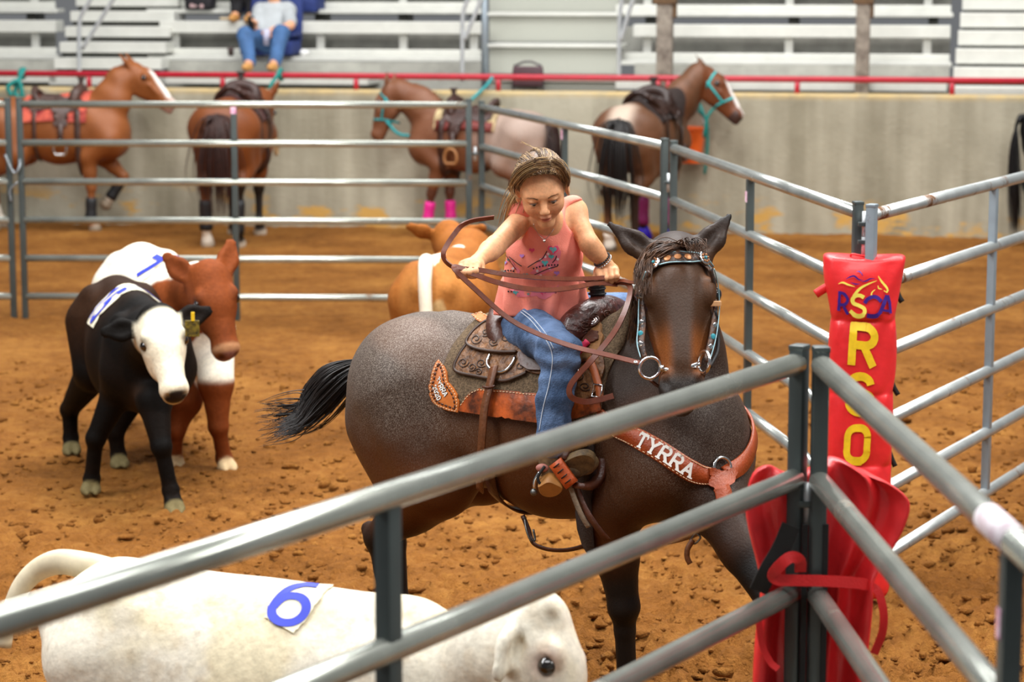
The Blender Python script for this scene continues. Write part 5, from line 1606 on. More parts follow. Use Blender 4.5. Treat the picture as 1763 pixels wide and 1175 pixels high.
# ---------------- bridle
HB = MAIN['H']
def bridle():
    t = thing('bridle', 'tooled headstall with turquoise conchos and ring bit on the ridden horse', 'bridle', HB(.2, 0, 0))
    tool = mat('painted_tooled_leather', '5d3a22', .4, 0, vary=.6, scale=60, dark='182830', bump=.6, bscale=90)
    edge = mat('silver_blue_edging', '8fb0b8', .35, .4)
    def strap_on(pix, w, m, name, off=.004, th=.005, n=40):
        p, nn = lay(SK, pix, n, off); MB().strap(p, nn, w, th).build(name, m, t); return p, nn
    # browband, wide in the middle
    pix = [(1118, 470), (1126, 461), (1136, 454), (1152, 449), (1168, 447), (1184, 447), (1198, 446), (1210, 450), (1222, 464)]
    p, nn = lay(SK, pix, 50, .006); w = np.interp(np.linspace(0, 1, 50), [0, .15, .3, .5, .7, .85, 1], [.018, .02, .034, .050, .034, .022, .018])
    MB().strap(p, nn, w, .006).build('browband', tool, t)
    tan = np.gradient(p, axis=0); tan /= np.linalg.norm(tan, axis=1)[:, None]
    sd = np.array([nrm(np.cross(nn[i], tan[i])) for i in range(50)])
    for e in (.5, -.5):
        MB().tube([p[i] + nn[i] * .006 + sd[i] * w[i] * e for i in range(50)], .0028, 6).build('browband_edge', edge, t)
    for k in (.38, .5, .62):
        i = int(k * 49); MB().disc(p[i] + nn[i] * .0062, nn[i], .012, .003, 12).build('tooled_flower', mat('copper_flower', 'b87a4a', .4, .3), t)
    for px, py in ((1131, 456), (1207, 448)):
        c, n0 = SK.at(px, py, .014)
        MB().disc(c, n0, .023, .005, 20).build('concho', silver, t)
        for a in np.linspace(0, 2 * math.pi, 9)[:-1]:
            u = nrm(np.cross([0, 0, 1.0], n0)); v_ = np.cross(n0, u)
            MB().ball(c + n0 * .006 + (u * math.cos(a) + v_ * math.sin(a)) * .013, .0038, 6, 4).build('concho_stone', MATS['copper_flower'], t)
        MB().ball(c + n0 * .006, .0055, 8, 5).build('turquoise_stone', turq, t)
    # crown strap over the poll
    cr = [HB(.075, .0, s) for s in (-.12,)] 
    over = [SK.near(HB(a, b, c), .006) for a, b, c in ((.10, .02, -.13), (.05, .05, -.10), (.03, .07, -.05), (.02, .08, 0), (.03, .07, .05), (.05, .05, .10), (.10, .02, .13))]
    MB().strap(spline([o[0] for o in over], 30), spline([o[1] for o in over], 30), .024, .005).build('crown_strap', tool, t)
    # cheek straps run beside the face
    def cheek(pix_d, side):
        pts = spline([P(x, y, d) for x, y, d in pix_d], 50)
        out = np.array([side * .55, -.8, .1])
        w = np.interp(np.linspace(0, 1, 50), [0, .45, .5, .62, .85, 1], [.015, .016, .024, .030, .026, .018])
        MB().strap(pts, out, w, .005).build('cheek_strap', tool, t)
        for k in (.58, .70, .82):
            i = int(k * 49); MB().disc(pts[i] + nrm(out) * .005, nrm(out), .0095, .004, 12).build('cheek_concho', silver if k != .7 else turq, t)
        MB().tube(pts + nrm(out) * .004 + np.array([side * .011, 0, 0]), .0022, 5).build('cheek_edge', edge, t)
    cheek([(1119, 468, 7.47), (1110, 495, 7.50), (1107, 525, 7.49), (1106, 560, 7.46), (1104, 590, 7.42), (1110, 616, 7.39)], -1)
    cheek([(1222, 463, 7.47), (1229, 492, 7.50), (1231, 530, 7.49), (1228, 565, 7.46), (1222, 595, 7.42), (1214, 622, 7.38)], 1)
    MB().box(P(1232, 523, 7.475), (.036, .010, .017), bev=.003).build('keeper', mat('tan_keeper', 'd8a878', .5), t, smooth=False)
    MB().tube(spline([P(1232, 535, 7.48), P(1236, 575, 7.48), P(1235, 605, 7.45), P(1222, 632, 7.40)], 24), .006, 8).build('throat_latch', mat('black_cord', '1a1a1c', .6), t)
    # bit: two rings and the mouth bar
    def ring(c, r, ax, bx, m=silver, rad=.0055):
        MB().tube([c + ax * r * math.cos(a) + bx * r * math.sin(a) for a in np.linspace(0, 2 * math.pi, 37)[:-1]], rad, 10, closed=True).build('bit_ring', m, t)
    cL = P(1119, 634, 7.36); cR = P(1212, 624, 7.36)
    ring(cL, .033, np.array([.98, .15, 0]), np.array([0.05, 0, 1.0]))
    ring(cR, .034, np.array([.42, -.9, 0]), np.array([0.12, 0, 1.0]))
    MB().tube([cL + [.030, .003, -.004], P(1165, 640, 7.37), cR - [.012, 0, .004]], .008, 10).build('mouth_bar', silver, t)
    MB().tube(spline([P(1138, 634, 7.355), P(1143, 634, 7.35)], 4), .010, 8).build('bit_ferrule', silver, t)
    MB().strap(spline([P(1121, 655, 7.38), P(1140, 668, 7.42), P(1168, 674, 7.44), P(1200, 662, 7.42), P(1213, 640, 7.38)], 24), np.array([0, -.2, -1]), .014, .004).build('curb_strap', leather_dark, t)
bridle()
# ================================================================== THE GIRL
skin_mat = coat_mat('skin', 0.5, 0, bump=0.05, bscale=260, fscale=60, spec=0.35)
_b = skin_mat.node_tree.nodes['Principled BSDF']; _b.inputs['Subsurface Weight'].default_value = 0.12; _b.inputs['Subsurface Radius'].default_value = (0.012, 0.005, 0.003); _b.inputs['Subsurface Scale'].default_value = 0.6
denim = mat('blue_denim', '62799c', 0.8, 0, vary=0.4, scale=9, dark='384c6a', bump=0.5, bscale=190, spec=0.2)
coral = mat('coral_cotton', 'ff9482', 0.85, 0, vary=0.08, scale=12, bump=0.25, bscale=300, spec=0.15)
hair_blond = mat('dark_blond_hair', '7a5d40', 0.42, 0, vary=0.55, scale=55, dark='3e2c1e', spec=0.5)
hair_light = mat('light_blond_hair', 'b8986c', 0.4, 0, vary=0.2, scale=40)
def girl():
    hip = P(930, 566, 8.09)
    t = thing('person', 'girl in coral tank top and jeans riding the roan horse, both hands on the reins', 'person', hip)
    v = Vol((-.24, 7.36, .80), (.66, 8.34, 1.96), .0040)
    T = [P(930, 566, 8.09), P(934, 500, 8.03), P(938, 432, 7.95), P(943, 392, 7.90)]
    v.chain(T, [.088, .076, .082, .058], .04, (1.22, 1, 1))
    Rs, Ls = P(903, 374, 7.90), P(986, 366, 7.94)
    v.cone(T[3], Rs, .048, .040, .03); v.cone(T[3], Ls, .048, .040, .03)
    Re, Rw = P(853, 424, 7.67), P(822, 450, 7.52)
    Le, Lw = P(1014, 420, 7.86), P(1043, 455, 7.89)
    v.ell(Rs, .044, .03); v.ell(Ls, .044, .03)
    v.cone(Rs, Re, .040, .032, .02); v.cone(Re, Re + (Rw - Re) * .35, .033, .032, .015); v.cone(Re + (Rw - Re) * .3, Rw, .032, .022, .015)
    v.cone(Ls, Le, .040, .031, .02); v.cone(Le, Le + (Lw - Le) * .4, .031, .030, .015); v.cone(Le + (Lw - Le) * .3, Lw, .030, .022, .015)
    # hands: palm, four fingers, thumb
    v.cone(Rw, P(810, 456, 7.475), .023, .026, .012, (1, 1, .8)); v.cone(P(820, 457, 7.475), P(797, 458, 7.475), .020, .017, .012)
    ln = [1.0, 1.08, 1.0, .82]
    for i in range(4):
        kx, ky = 823 - 10.2 * i, 456 + 1.3 * i + (1.5 if i == 3 else 0)
        k = P(kx, ky, 7.455); m = P(kx - 4, ky + 11 * ln[i], 7.425); m2 = P(kx - 2, ky + 17 * ln[i], 7.435); e = P(kx + 4, ky + 17 * ln[i], 7.462)
        v.cone(k, m, .0112, .0098, .003); v.cone(m, m2, .0098, .0092, .003); v.cone(m2, e, .0092, .0080, .003); v.ell(k, .0118, .005)
    v.cone(P(828, 456, 7.49), P(829, 468, 7.46), .013, .011, .008); v.cone(P(829, 468, 7.46), P(817, 476, 7.435), .0108, .0088, .004)
    v.cone(Lw, P(1044, 464, 7.895), .023, .026, .012, (1, 1, .8)); v.cone(P(1034, 467, 7.895), P(1056, 464, 7.895), .020, .018, .012)
    for i in range(4):
        kx, ky = 1031 + 9.6 * i, 468 - 1.2 * i + (1.5 if i == 3 else 0)
        k = P(kx, ky, 7.872); m = P(kx + 2, ky + 12 * ln[i], 7.848); m2 = P(kx + 2.5, ky + 19 * ln[i], 7.858); e = P(kx + 1, ky + 21 * ln[i], 7.885)
        v.cone(k, m, .0112, .0100, .003); v.cone(m, m2, .0100, .0094, .003); v.cone(m2, e, .0094, .0080, .003); v.ell(k, .0118, .005)
    v.cone(P(1029, 466, 7.90), P(1026, 478, 7.88), .013, .011, .008); v.cone(P(1026, 478, 7.88), P(1035, 487, 7.87), .0108, .0088, .004)
    # legs under the jeans
    Rh, Rk, Ra = P(908, 562, 8.03), P(962, 604, 7.70), P(951, 765, 7.63)
    mir = lambda q: MH.w(MH.loc(q) * np.array([1, -1, 1]))
    Lh, Lk, La = P(960, 548, 8.12), P(1122, 536, 8.16), mir(Ra)
    v.cone(Rh, Rk, .068, .046, .03); v.cone(Rk, Ra, .046, .030, .02)
    v.cone(Lh, Lk, .068, .046, .03); v.cone(Lk, La, .046, .030, .02)
    # head
    w = nrm([.045, -.90, -.40]); up = nrm(np.array([-.14, 0, 1.0]) - w * np.dot(w, [-.14, 0, 1.0])); u = np.cross(up, -w); u = nrm(u)
    if u[0] < 0: u = -u
    A = np.stack([u, up, w])
    C = P(935.5, 348, 7.64) - up * .004 - w * .080
    def H(a, b, c): return C + u * a + up * b + w * c
    v.cone(T[3] + [0, .0, -.01], H(0, -.055, -.03), .047, .043, .03)
    v.ell(H(0, .032, -.012), np.array([.073, .078, .090]), .02, A)
    v.ell(H(0, -.012, .022), np.array([.062, .070, .058]), .03, A)
    v.cone(H(0, -.050, .028), H(0, -.082, .048), .044, .025, .03)
    v.ell(H(0, -.088, .056), np.array([.020, .016, .016]), .02, A)
    for s in (-1, 1):
        v.ell(H(s * .034, -.026, .050), np.array([.024, .022, .022]), .03, A)
        v.cone(H(s * .012, .021, .074), H(s * .044, .018, .060), .012, .010, .02)
        v.ell(H(s * .031, .002, .086), np.array([.017, .010, .010]), .012, A, sub=True)
        v.ell(H(s * .031, .0085, .0725), np.array([.0165, .0072, .0125]), .004, A)
        v.ell(H(s * .031, -.0085, .0715), np.array([.0150, .0045, .0105]), .005, A)
        v.ell(H(s * .0095, -.030, .090), np.array([.0075, .006, .008]), .006, A)
        v.ell(H(s * .081, -.002, -.008), np.array([.009, .031, .019]), .010, A)
        v.ell(H(s * .085, -.001, -.006), np.array([.005, .018, .009]), .004, A, sub=True)
    v.cone(H(0, .006, .080), H(0, -.024, .099), .0080, .0115, .010)
    v.ell(H(0, -.053, .0795), np.array([.019, .0052, .010]), .006, A)
    v.ell(H(.001, -.0635, .0775), np.array([.0165, .0062, .0105]), .006, A)
    v.ell(H(.0, -.0582, .0885), np.array([.021, .0014, .006]), .003, A, sub=True)
    V, Q = v.surface()
    c = np.tile(np.array(lin('e3a578')), (len(V), 1))
    n1 = fbm(V, 14, 3, 4); c = mixc(c, smoothstep(.45, .7, n1) * .35, 'efba90')
    L_ = (V - C) @ A.T
    head_m = (L_[:, 1] > -.12) & (np.linalg.norm(L_, axis=1) < .15)
    def spot(a, b, cc, r): return head_m * np.exp(-(((L_[:, 0] - a) / r[0]) ** 2 + ((L_[:, 1] - b) / r[1]) ** 2 + ((L_[:, 2] - cc) / r[2]) ** 2))
    c = mixc(c, np.clip(1.3 * spot(.0, -.0585, .083, (.019, .0085, .02)), 0, 1) * .85, 'c4685c')
    for s in (-1, 1):
        c = mixc(c, spot(s * .038, -.028, .06, (.022, .016, .05)) * .28, 'd9826a')
        c = mixc(c, spot(s * .031, .0035, .08, (.017, .006, .02)) * .45, '8a563c')
        c = mixc(c, spot(s * .0085, -.0355, .095, (.0042, .003, .02)) * .7, '7a3c2a')
    c = mixc(c, spot(0, -.0582, .085, (.02, .0016, .02)) * .75, '7a3430')
    mk('body', V, Q, skin_mat, t, col=c)
    # eyes looking down, lashes, brows
    for s in (-1, 1):
        MB().ball(H(s * .031, .001, .0695), .0118, 16, 10, A).build('eye', mat('eye_white', 'e6ddd6', .2), t)
        o = MB().ball(H(s * .031, -.0035, .0775), (.0060, .0052, .0042), 12, 8, A).build('iris', mat('brown_iris', '2c1a12', .1, coat=.5), t)
        lash = spline([H(s * .0165, .001, .079), H(s * .024, .0028, .0845), H(s * .033, .0030, .0842), H(s * .0455, .0000, .0755)], 12)
        MB().tube(lash, np.interp(np.linspace(0, 1, 12), [0, .5, 1], [.0006, .0013, .0008]), 6).build('eyelash', mat('dark_lash', '1c120c', .6), t)
        br = []
        rng = np.random.default_rng(2)
        for k in range(60):
            f = rng.uniform(0, 1); base = spline([H(s * .013, .0185, .0880), H(s * .028, .0240, .0850), H(s * .047, .0195, .0705)], 20)[int(f * 19)] + up * rng.normal(0, .0012)
            br.append(np.array([base, base + u * s * .004 + up * .001 + w * .0006, base + u * s * .008 + up * .0006]))
        Vb, Qb = strands(br, .00045); mk('eyebrow', Vb, Qb, mat('brow_hair', '7d5636', .7), t)
    # hair: scalp mass and combed-back strands
    h = Vol(C - .2, C + .2, .004)
    h.ell(H(0, .036, -.016), np.array([.0785, .090, .100]), .01, A)
    h.ell(H(0, -.02, -.055), np.array([.062, .060, .05]), .02, A)
    h.ell(H(0, -.022, .076), np.array([.086, .119, .100]), .012, A, sub=True)
    for s in (-1, 1): h.ell(H(s * .085, -.03, .0), np.array([.024, .042, .034]), .01, A, sub=True)
    Vh, Qh = h.surface()
    mk('hair', Vh, Qh, hair_blond, t)
    rng = np.random.default_rng(8); lines = []; lt = []
    ea = np.array([.0815, .0935, .1035]); ec = np.array([0, .036, -.016])
    def onell(az, el, k=1.0):
        d = np.array([math.sin(az) * math.cos(el), math.sin(el), math.cos(az) * math.cos(el)])
        return d / np.linalg.norm(d / ea) * k + ec
    for i in range(1700):
        az0 = rng.uniform(-1.75, 1.75); el0 = (.52 + .1 * math.cos(az0 * 2)) - .55 * min(1, abs(az0) / 1.6) ** 2 + abs(rng.normal(0, .18))
        b = onell(az0, el0)
        part = 1 if az0 > .12 else -1
        e = np.array([-.035 + rng.normal(0, .012), -.01 + rng.normal(0, .015), -.118])
        pts = []
        k0 = 1.0 + rng.uniform(.0, .045)
        for f in np.linspace(0, 1, 14):
            m = b * (1 - f) + e * f
            m[0] += part * .055 * math.sin(math.pi * f) * min(1, abs(az0) + .25)
            m[1] += .05 * math.sin(math.pi * f)
            q = m - ec; q = q / np.linalg.norm(q / ea) * (k0 + .02 * math.sin(f * 9 + i)) + ec
            pts.append(H(*q))
        (lines if rng.uniform() < .72 else lt).append(np.array(pts))
    mk('hair_strands', *strands(lines, .0011, .0008), hair_blond, t); mk('hair_strands', *strands(lt, .0011, .0006), hair_light, t)
    sw = []
    for i in range(260):
        side = -1 if i < 180 else 1; j1, j2 = rng.normal(0, 3.0, 2); k = rng.uniform(0, 1)
        if side < 0: pth = [(946 - 6 * k, 287 - 12 * k, 7.60), (928 - 8 * k, 289 - 12 * k, 7.59), (908 - 8 * k, 298 - 10 * k, 7.61), (893 - 8 * k, 312 - 6 * k, 7.65), (886 - 6 * k, 324, 7.71), (890, 332, 7.78)]
        else: pth = [(950 + 4 * k, 286 - 12 * k, 7.60), (962 + 4 * k, 291 - 9 * k, 7.61), (970 + 5 * k, 302 - 4 * k, 7.64), (974 + 4 * k, 313, 7.69), (972, 318, 7.76)]
        sw.append(spline([P(x + j1, y + j2, d - .006 * k) for x, y, d in pth], 16))
    mk('swept_hair', *strands(sw[::2], .0012, .0008), hair_blond, t); mk('swept_hair', *strands(sw[1::2], .0011, .0007), hair_light, t)
    fly = []
    for q in ([(905, 296), (893, 300), (883, 315), (880, 328), (889, 338), (897, 345)], [(930, 268), (925, 258), (905, 248), (897, 244)], [(955, 270), (972, 280), (979, 300), (972, 322)], [(915, 290), (895, 285), (882, 300), (878, 322)], [(948, 300), (960, 306), (970, 318), (974, 330)], [(906, 300), (889, 318), (884, 330), (890, 342)]):
        for k in range(5):
            fly.append(spline([P(x + rng.normal(0, 1.3), y + rng.normal(0, 1.3), 7.68 + rng.normal(0, .012)) for x, y in q], 18))
    mk('flyaway_hair', *strands(fly, .0008, .0004), hair_light, t)
    pony = []
    b = H(-.035, -.01, -.118)
    for k in range(90):
        r = rng.normal(0, .012, 3)
        pony.append(spline([b + r * .4, b + r + np.array([-.03, .01, -.04]), P(884, 352, 7.86) + r * 1.3, P(878, 385, 7.96) + r * 1.6], 12))
    mk('ponytail', *strands(pony, .0018, .0008), hair_light, t)
    for s, q in ((-1, H(-.082, -.030, -.006)), (1, H(.082, -.030, -.006))): MB().ball(q, .0035, 8, 6).build('earring', silver, t)
    # tank top
    v = Vol((-.16, 7.62, 1.20), (.42, 8.34, 1.80), .0045)
    hem = P(933, 553, 8.06)
    v.chain([P(933, 566, 8.07), P(934, 520, 8.04), P(935, 480, 8.01), P(938, 432, 7.945), P(942, 398, 7.905)], [.126, .110, .096, .094, .072], .04, (1.24, 1, 1))
    v.cone(P(926, 405, 7.89), P(900, 364, 7.875), .052, .052, .03); v.cone(P(956, 398, 7.91), P(985, 360, 7.935), .050, .046, .03)
    v.cone(P(925, 395, 7.95), P(960, 390, 7.96), .07, .07, .03)
    v.ell(P(943, 368, 7.79), np.array([.046, .115, .068]), .008, sub=True)
    v.ell(P(872, 404, 7.78), np.array([.068, .22, .052]), .010, sub=True)
    v.ell(P(1006, 376, 7.86), np.array([.062, .19, .056]), .010, sub=True)
    v.cut(P(935, 549, 7.9) , (-.12, -.18, -1))
    V, Q = v.surface()
    ctr = P(935, 480, 8.02); rad = V - ctr; rad[:, 2] = 0; rad /= np.linalg.norm(rad, axis=1)[:, None] + 1e-9
    low = smoothstep(1.56, 1.38, V[:, 2])
    ang = np.arctan2(rad[:, 0], -rad[:, 1])
    fold = np.sin(ang * 9 + 3 * V[:, 2] + 2 * fbm(V, 8, 2, 3)) * .010 * low + (fbm(V * [1, 1, .6], 16, 3, 6) - .5) * .016
    diag = np.sin((V[:, 2] * 60 + ang * 5)) * .0025
    V = V + rad * (fold + diag)[:, None]
    top = mk('tank_top', V, Q, coral, t)
    ts = Skin(bvh_of(V, Q))
    def decal(name, poly, m, hgt=.0012, step=3.0):
        ok = [q for q in poly if ts.at(*q)[0] is not None]
        if len(ok) < 3: return
        Vd, Fd = patch(ts, ok, hgt, .0004, step); o = sharp(mk(name, Vd, Fd, m, top), 30)
    def line(name, pix, m, w=.0022, n=26, hgt=.003):
        q = [(ts.at(x, y, hgt)) for x, y in spline(pix, n)]; q = [a for a in q if a[0] is not None]
        if len(q) > 3: MB().strap(smooth_line([a for a, _ in q], 1), [b_ for _, b_ in q], w, .0006).build(name, m, top)
    pk = mat('print_pink', 'ec4a78', .7); tq = mat('print_turquoise', '58b7bb', .7); pu = mat('print_purple', 'b57cc6', .7); wh = mat('print_white', 'f3d9dd', .7); gr = mat('print_grey', '8d9696', .7)
    lightpk = mat('print_rose', 'f08090', .8)
    for poly in ([(868, 437), (877, 440), (888, 458), (896, 466), (893, 474), (862, 478), (860, 462)], [(947, 426), (960, 422), (966, 434), (962, 455), (952, 466), (928, 474), (912, 470), (926, 452)], [(876, 497), (905, 497), (945, 496), (962, 490), (958, 505), (938, 516), (918, 510), (892, 512)]):
        decal('print_wing', poly, lightpk, .0010, 5)
    def heart(cx, cy, s, m):
        decal('print_heart', [(cx + s * math.sin(a) ** 3, cy - s * (13 * math.cos(a) - 5 * math.cos(2 * a) - 2 * math.cos(3 * a) - math.cos(4 * a)) / 16) for a in np.linspace(0, 2 * math.pi, 17)[:-1]], m, .0024, 2.5)
    heart(952, 430, 9.5, pk); heart(952, 430, 6.5, tq); heart(916, 431, 5, pk); heart(866, 454, 8.5, pu); heart(866, 454, 5.5, tq); heart(949, 442, 5, tq); heart(938, 453, 6, tq); heart(899, 441, 4, pu); heart(958, 470, 5, pu); heart(905, 474, 5, tq); heart(935, 505, 6, pk); heart(888, 504, 5, tq)
    for x, y in ((944, 437), (939, 442), (876, 447), (884, 462), (931, 474), (955, 476), (870, 468), (862, 472), (946, 462), (960, 446), (925, 466), (893, 500), (910, 506), (948, 500), (920, 500), (931, 447)):
        decal('print_dot', [(x + 2.4 * math.cos(a), y + 2.4 * math.sin(a)) for a in np.linspace(0, 2 * math.pi, 9)[:-1]], wh if (x + y) % 3 else gr, .0022, 2)
    for pix in ([(942, 432), (934, 445), (922, 452), (909, 460)], [(869, 434), (878, 448), (890, 464)], [(914, 475), (926, 470), (942, 463), (960, 458)], [(878, 442), (890, 452), (899, 458)], [(958, 440), (956, 446), (951, 452)]): line('print_line', pix, mat('print_black', '241a20', .7), .003)
    for a, b_, n in (((919, 462), (960, 456), 9), ((862, 469), (885, 467), 6), ((876, 502), (894, 508), 5)):
        for k in range(n):
            f = k / (n - 1); x = a[0] + (b_[0] - a[0]) * f; y = a[1] + (b_[1] - a[1]) * f - 2 * math.sin(math.pi * f)
            decal('print_bead', [(x + 1.6 * math.cos(q), y + 1.6 * math.sin(q)) for q in np.linspace(0, 2 * math.pi, 7)[:-1]], MATS['print_black'], .0024, 2)
    # jeans
    v = Vol((-.16, 7.48, .84), (.68, 8.36, 1.44), .0055)
    v.ell(P(931, 572, 8.09), np.array([.125, .10, .085]), .04)
    v.cone(Rh, Rk, .086, .064, .04); v.ell(Rk, .064, .03)
    v.cone(Rk, Rk + (Ra - Rk) * .5, .062, .056, .03); v.cone(Rk + (Ra - Rk) * .5, Ra, .056, .057, .03)
    v.cone(Lh, Lk, .086, .064, .04); v.cone(Lk, La, .062, .055, .03)
    v.cut(Ra - (Ra - Rk) * .06, nrm(Ra - Rk)) if False else None
    V, Q = v.surface()
    N_ = np.zeros_like(V)
    ax_ = nrm(Ra - Rk); d_kn = np.linalg.norm(V - Rk, axis=1)
    wr = np.sin((V @ ax_) * 95 + 4 * fbm(V, 12, 2, 5)) * .0065 * np.exp(-(d_kn / .15) ** 2) + (fbm(V * [1, 1, .7], 18, 3, 2) - .5) * .020
    tt_ = np.clip(((V - Rk) @ (Ra - Rk)) / ((Ra - Rk) @ (Ra - Rk)), 0, 1); ctr_ = Rk + tt_[:, None] * (Ra - Rk)
    th_ = np.clip(((V - Rh) @ (Rk - Rh)) / ((Rk - Rh) @ (Rk - Rh)), 0, 1); ctr2 = Rh + th_[:, None] * (Rk - Rh)
    use = (np.linalg.norm(V - ctr_, axis=1) < np.linalg.norm(V - ctr2, axis=1))[:, None]
    rd = V - np.where(use, ctr_, ctr2); rd /= np.linalg.norm(rd, axis=1)[:, None] + 1e-9
    V = V + rd * wr[:, None]
    jeans = mk('jeans', V, Q, denim, t)
    js = Skin(bvh_of(V, Q))
    for pix in ([(897, 538), (915, 553), (935, 578), (949, 602), (951, 625), (946, 660), (936, 700), (929, 742)], [(900, 535), (918, 549), (939, 574), (953, 600)]):
        pp, nn = lay(js, pix, 60, .0015)
        MB().strap(pp, nn, .0028, .0012).build('seam_stitching', mat('pale_denim_thread', 'b9c2cf', .8), jeans)
    # boots
    def boot(conv, side):
        v = Vol(np.minimum(conv(P(915, 890, 7.72)), conv(P(1060, 740, 7.50))) - .12, np.maximum(conv(P(915, 890, 7.72)), conv(P(1060, 740, 7.50))) + .12, .005)
        a = [conv(P(x, y, d)) for x, y, d in ((953, 735, 7.63), (951, 785, 7.635), (948, 815, 7.635), (985, 806, 7.625), (1010, 799, 7.625), (1020, 796, 7.63))]
        v.cone(a[0], a[1], .036, .040, .02); v.cone(a[1], a[2], .042, .036, .02); v.cone(a[2], a[3], .036, .036, .02); v.cone(a[3], a[4], .036, .033, .015); v.cone(a[4], a[5], .033, .022, .01)
        o = mk('boot', *v.surface(), mat('dusty_tan_boot_leather', '7b6444', .6, 0, vary=.4, scale=22, dark='4a3a28', bump=.3), t)
        if side:
            def plate(poly, d, th, m, name):
                f = nrm([-.12, -.86, -.50]); c0 = P(*np.mean(poly, 0), d); pts = []
                for x, y in spline(np.vstack([poly, poly[:1]]), 36)[:-1]:
                    r = ray(x, y); o0 = np.array([0, 0, EYE]); pts.append(o0 + r * (((c0 - o0) @ f) / (r @ f)))
                pts = np.array(pts); n = len(pts); c_ = pts.mean(0)
                VV = np.vstack([pts - f * th, pts, c_ + (pts - c_) * .93 + f * .004]); Fc = [[i, (i + 1) % n, n + (i + 1) % n, n + i] for i in range(n)] + [[n + i, n + (i + 1) % n, 2 * n + (i + 1) % n, 2 * n + i] for i in range(n)] + [[2 * n + i for i in range(n)], [i for i in range(n)][::-1]]
                s_ = mk(name, VV, Fc, m, o); sharp(s_, 40)
            plate([(960, 806), (975, 792), (995, 783), (1012, 782), (1024, 790), (1023, 803), (1012, 815), (995, 822), (975, 820)], 7.582, .022, mat('worn_brown_sole', '6a5434', .7, 0, vary=.4, scale=30, dark='40321f'), 'sole')
            plate([(926, 838), (943, 829), (957, 833), (969, 841), (961, 852), (945, 856), (931, 851)], 7.575, .050, mat('tan_heel_cap', 'a06c30', .6, 0, vary=.2, scale=20), 'heel')
            MB().tube(spline([P(930, 812, 7.60), P(921, 828, 7.60), P(920, 842, 7.60)], 10), .006, 8).build('spur', silver, o)
            MB().ball(P(919, 848, 7.60), .012, 8, 6).build('spur_rowel', MATS['dull_buckle'], o)
            MB().tube(spline([P(938, 803, 7.585), P(926, 822, 7.58), P(931, 836, 7.58)], 10), .005, 6).build('spur_strap', black_web, o)
            MB().ball(P(934, 806, 7.60), (.022, .012, .014), 12, 8).build('spur_button', mat('dusty_pink_leather', 'a4685c', .6), o)
    boot(lambda q: q, True); boot(mir, False)
    # jewellery
    for k, (m, off, r) in enumerate(((silver, 0, .0042), (mat('black_bead', '1e1c22', .4), .010, .0040))):
        d = nrm(Lw - Le); c0 = Lw - d * (.012 + off); a_ = nrm(np.cross(d, [0, 0, 1])); b_ = np.cross(d, a_)
        mb = MB()
        for q in np.linspace(0, 2 * math.pi, 23)[:-1]: mb.ball(c0 + (a_ * math.cos(q) + b_ * math.sin(q)) * .0285, r, 6, 4)
        mb.build('bracelet', m, t)
    bs_ = Skin(bvh_of(*(np.array(V), Q))); 
    nk = spline([P(918, 385, 7.825), P(925, 400, 7.812), P(937, 412, 7.805), P(948, 402, 7.812), P(957, 388, 7.825)], 24)
    MB().tube(nk, .0011, 5).build('necklace', silver, t); MB().ball(P(937, 415, 7.80), .005, 8, 6).build('pendant', silver, t)
girl()

# ---------------- reins
def reins():
    t = thing('reins', 'long brown leather reins held in both hands of the girl', 'reins', P(940, 560, 7.5))
    def rein(q, w, name='rein', nor=(0, -.9, .35), n=70, th=.004):
        p = spline([P(*a) for a in q], n); tan = np.gradient(p, axis=0)
        o = MB().strap(p, np.array(nor, float), w, th).build(name, rein_leather, t); sharp(o, 40)
        return p
    rein([(1066, 484, 7.87), (1044, 479, 7.85), (1020, 480, 7.80), (975, 481, 7.69), (920, 478, 7.56), (870, 473, 7.47), (830, 466, 7.43), (806, 464, 7.435), (786, 461, 7.43)], .0150)
    rein([(1062, 490, 7.87), (1030, 488, 7.82), (985, 496, 7.68), (940, 500, 7.56), (895, 496, 7.47), (850, 485, 7.425), (820, 474, 7.42), (800, 468, 7.43)], .0165)
    rein([(810, 468, 7.435), (790, 463, 7.43), (776, 457, 7.43), (766, 447, 7.435), (764, 434, 7.44), (772, 418, 7.46), (783, 402, 7.48), (796, 387, 7.50), (815, 379, 7.52), (850, 374, 7.54)], .016, nor=(-.3, -.8, -.5))
    p = rein([(800, 464, 7.43), (782, 460, 7.42), (788, 470, 7.41), (815, 496, 7.42), (870, 545, 7.44), (920, 573, 7.45), (985, 597, 7.45), (1050, 613, 7.42), (1106, 627, 7.37)], .0165, nor=(0, -.8, .6))
    q, _ = P(1094, 624, 7.375), 0; MB().disc(q + np.array([0, -.006, .0]), (0, -.8, .6), .006, .004, 12).build('rein_screw', silver, t)
    rein([(1052, 488, 7.88), (1070, 484, 7.84), (1088, 487, 7.78), (1104, 486, 7.72), (1125, 480, 7.66)], .012)
    rein([(1062, 486, 7.87), (1080, 488, 7.82), (1086, 500, 7.76), (1078, 532, 7.68), (1058, 572, 7.61), (1022, 617, 7.56), (994, 648, 7.56), (981, 668, 7.56), (984, 684, 7.56), (1005, 692, 7.565), (1030, 689, 7.57), (1056, 682, 7.575)], .019, nor=(-.4, -.9, .2))
reins()

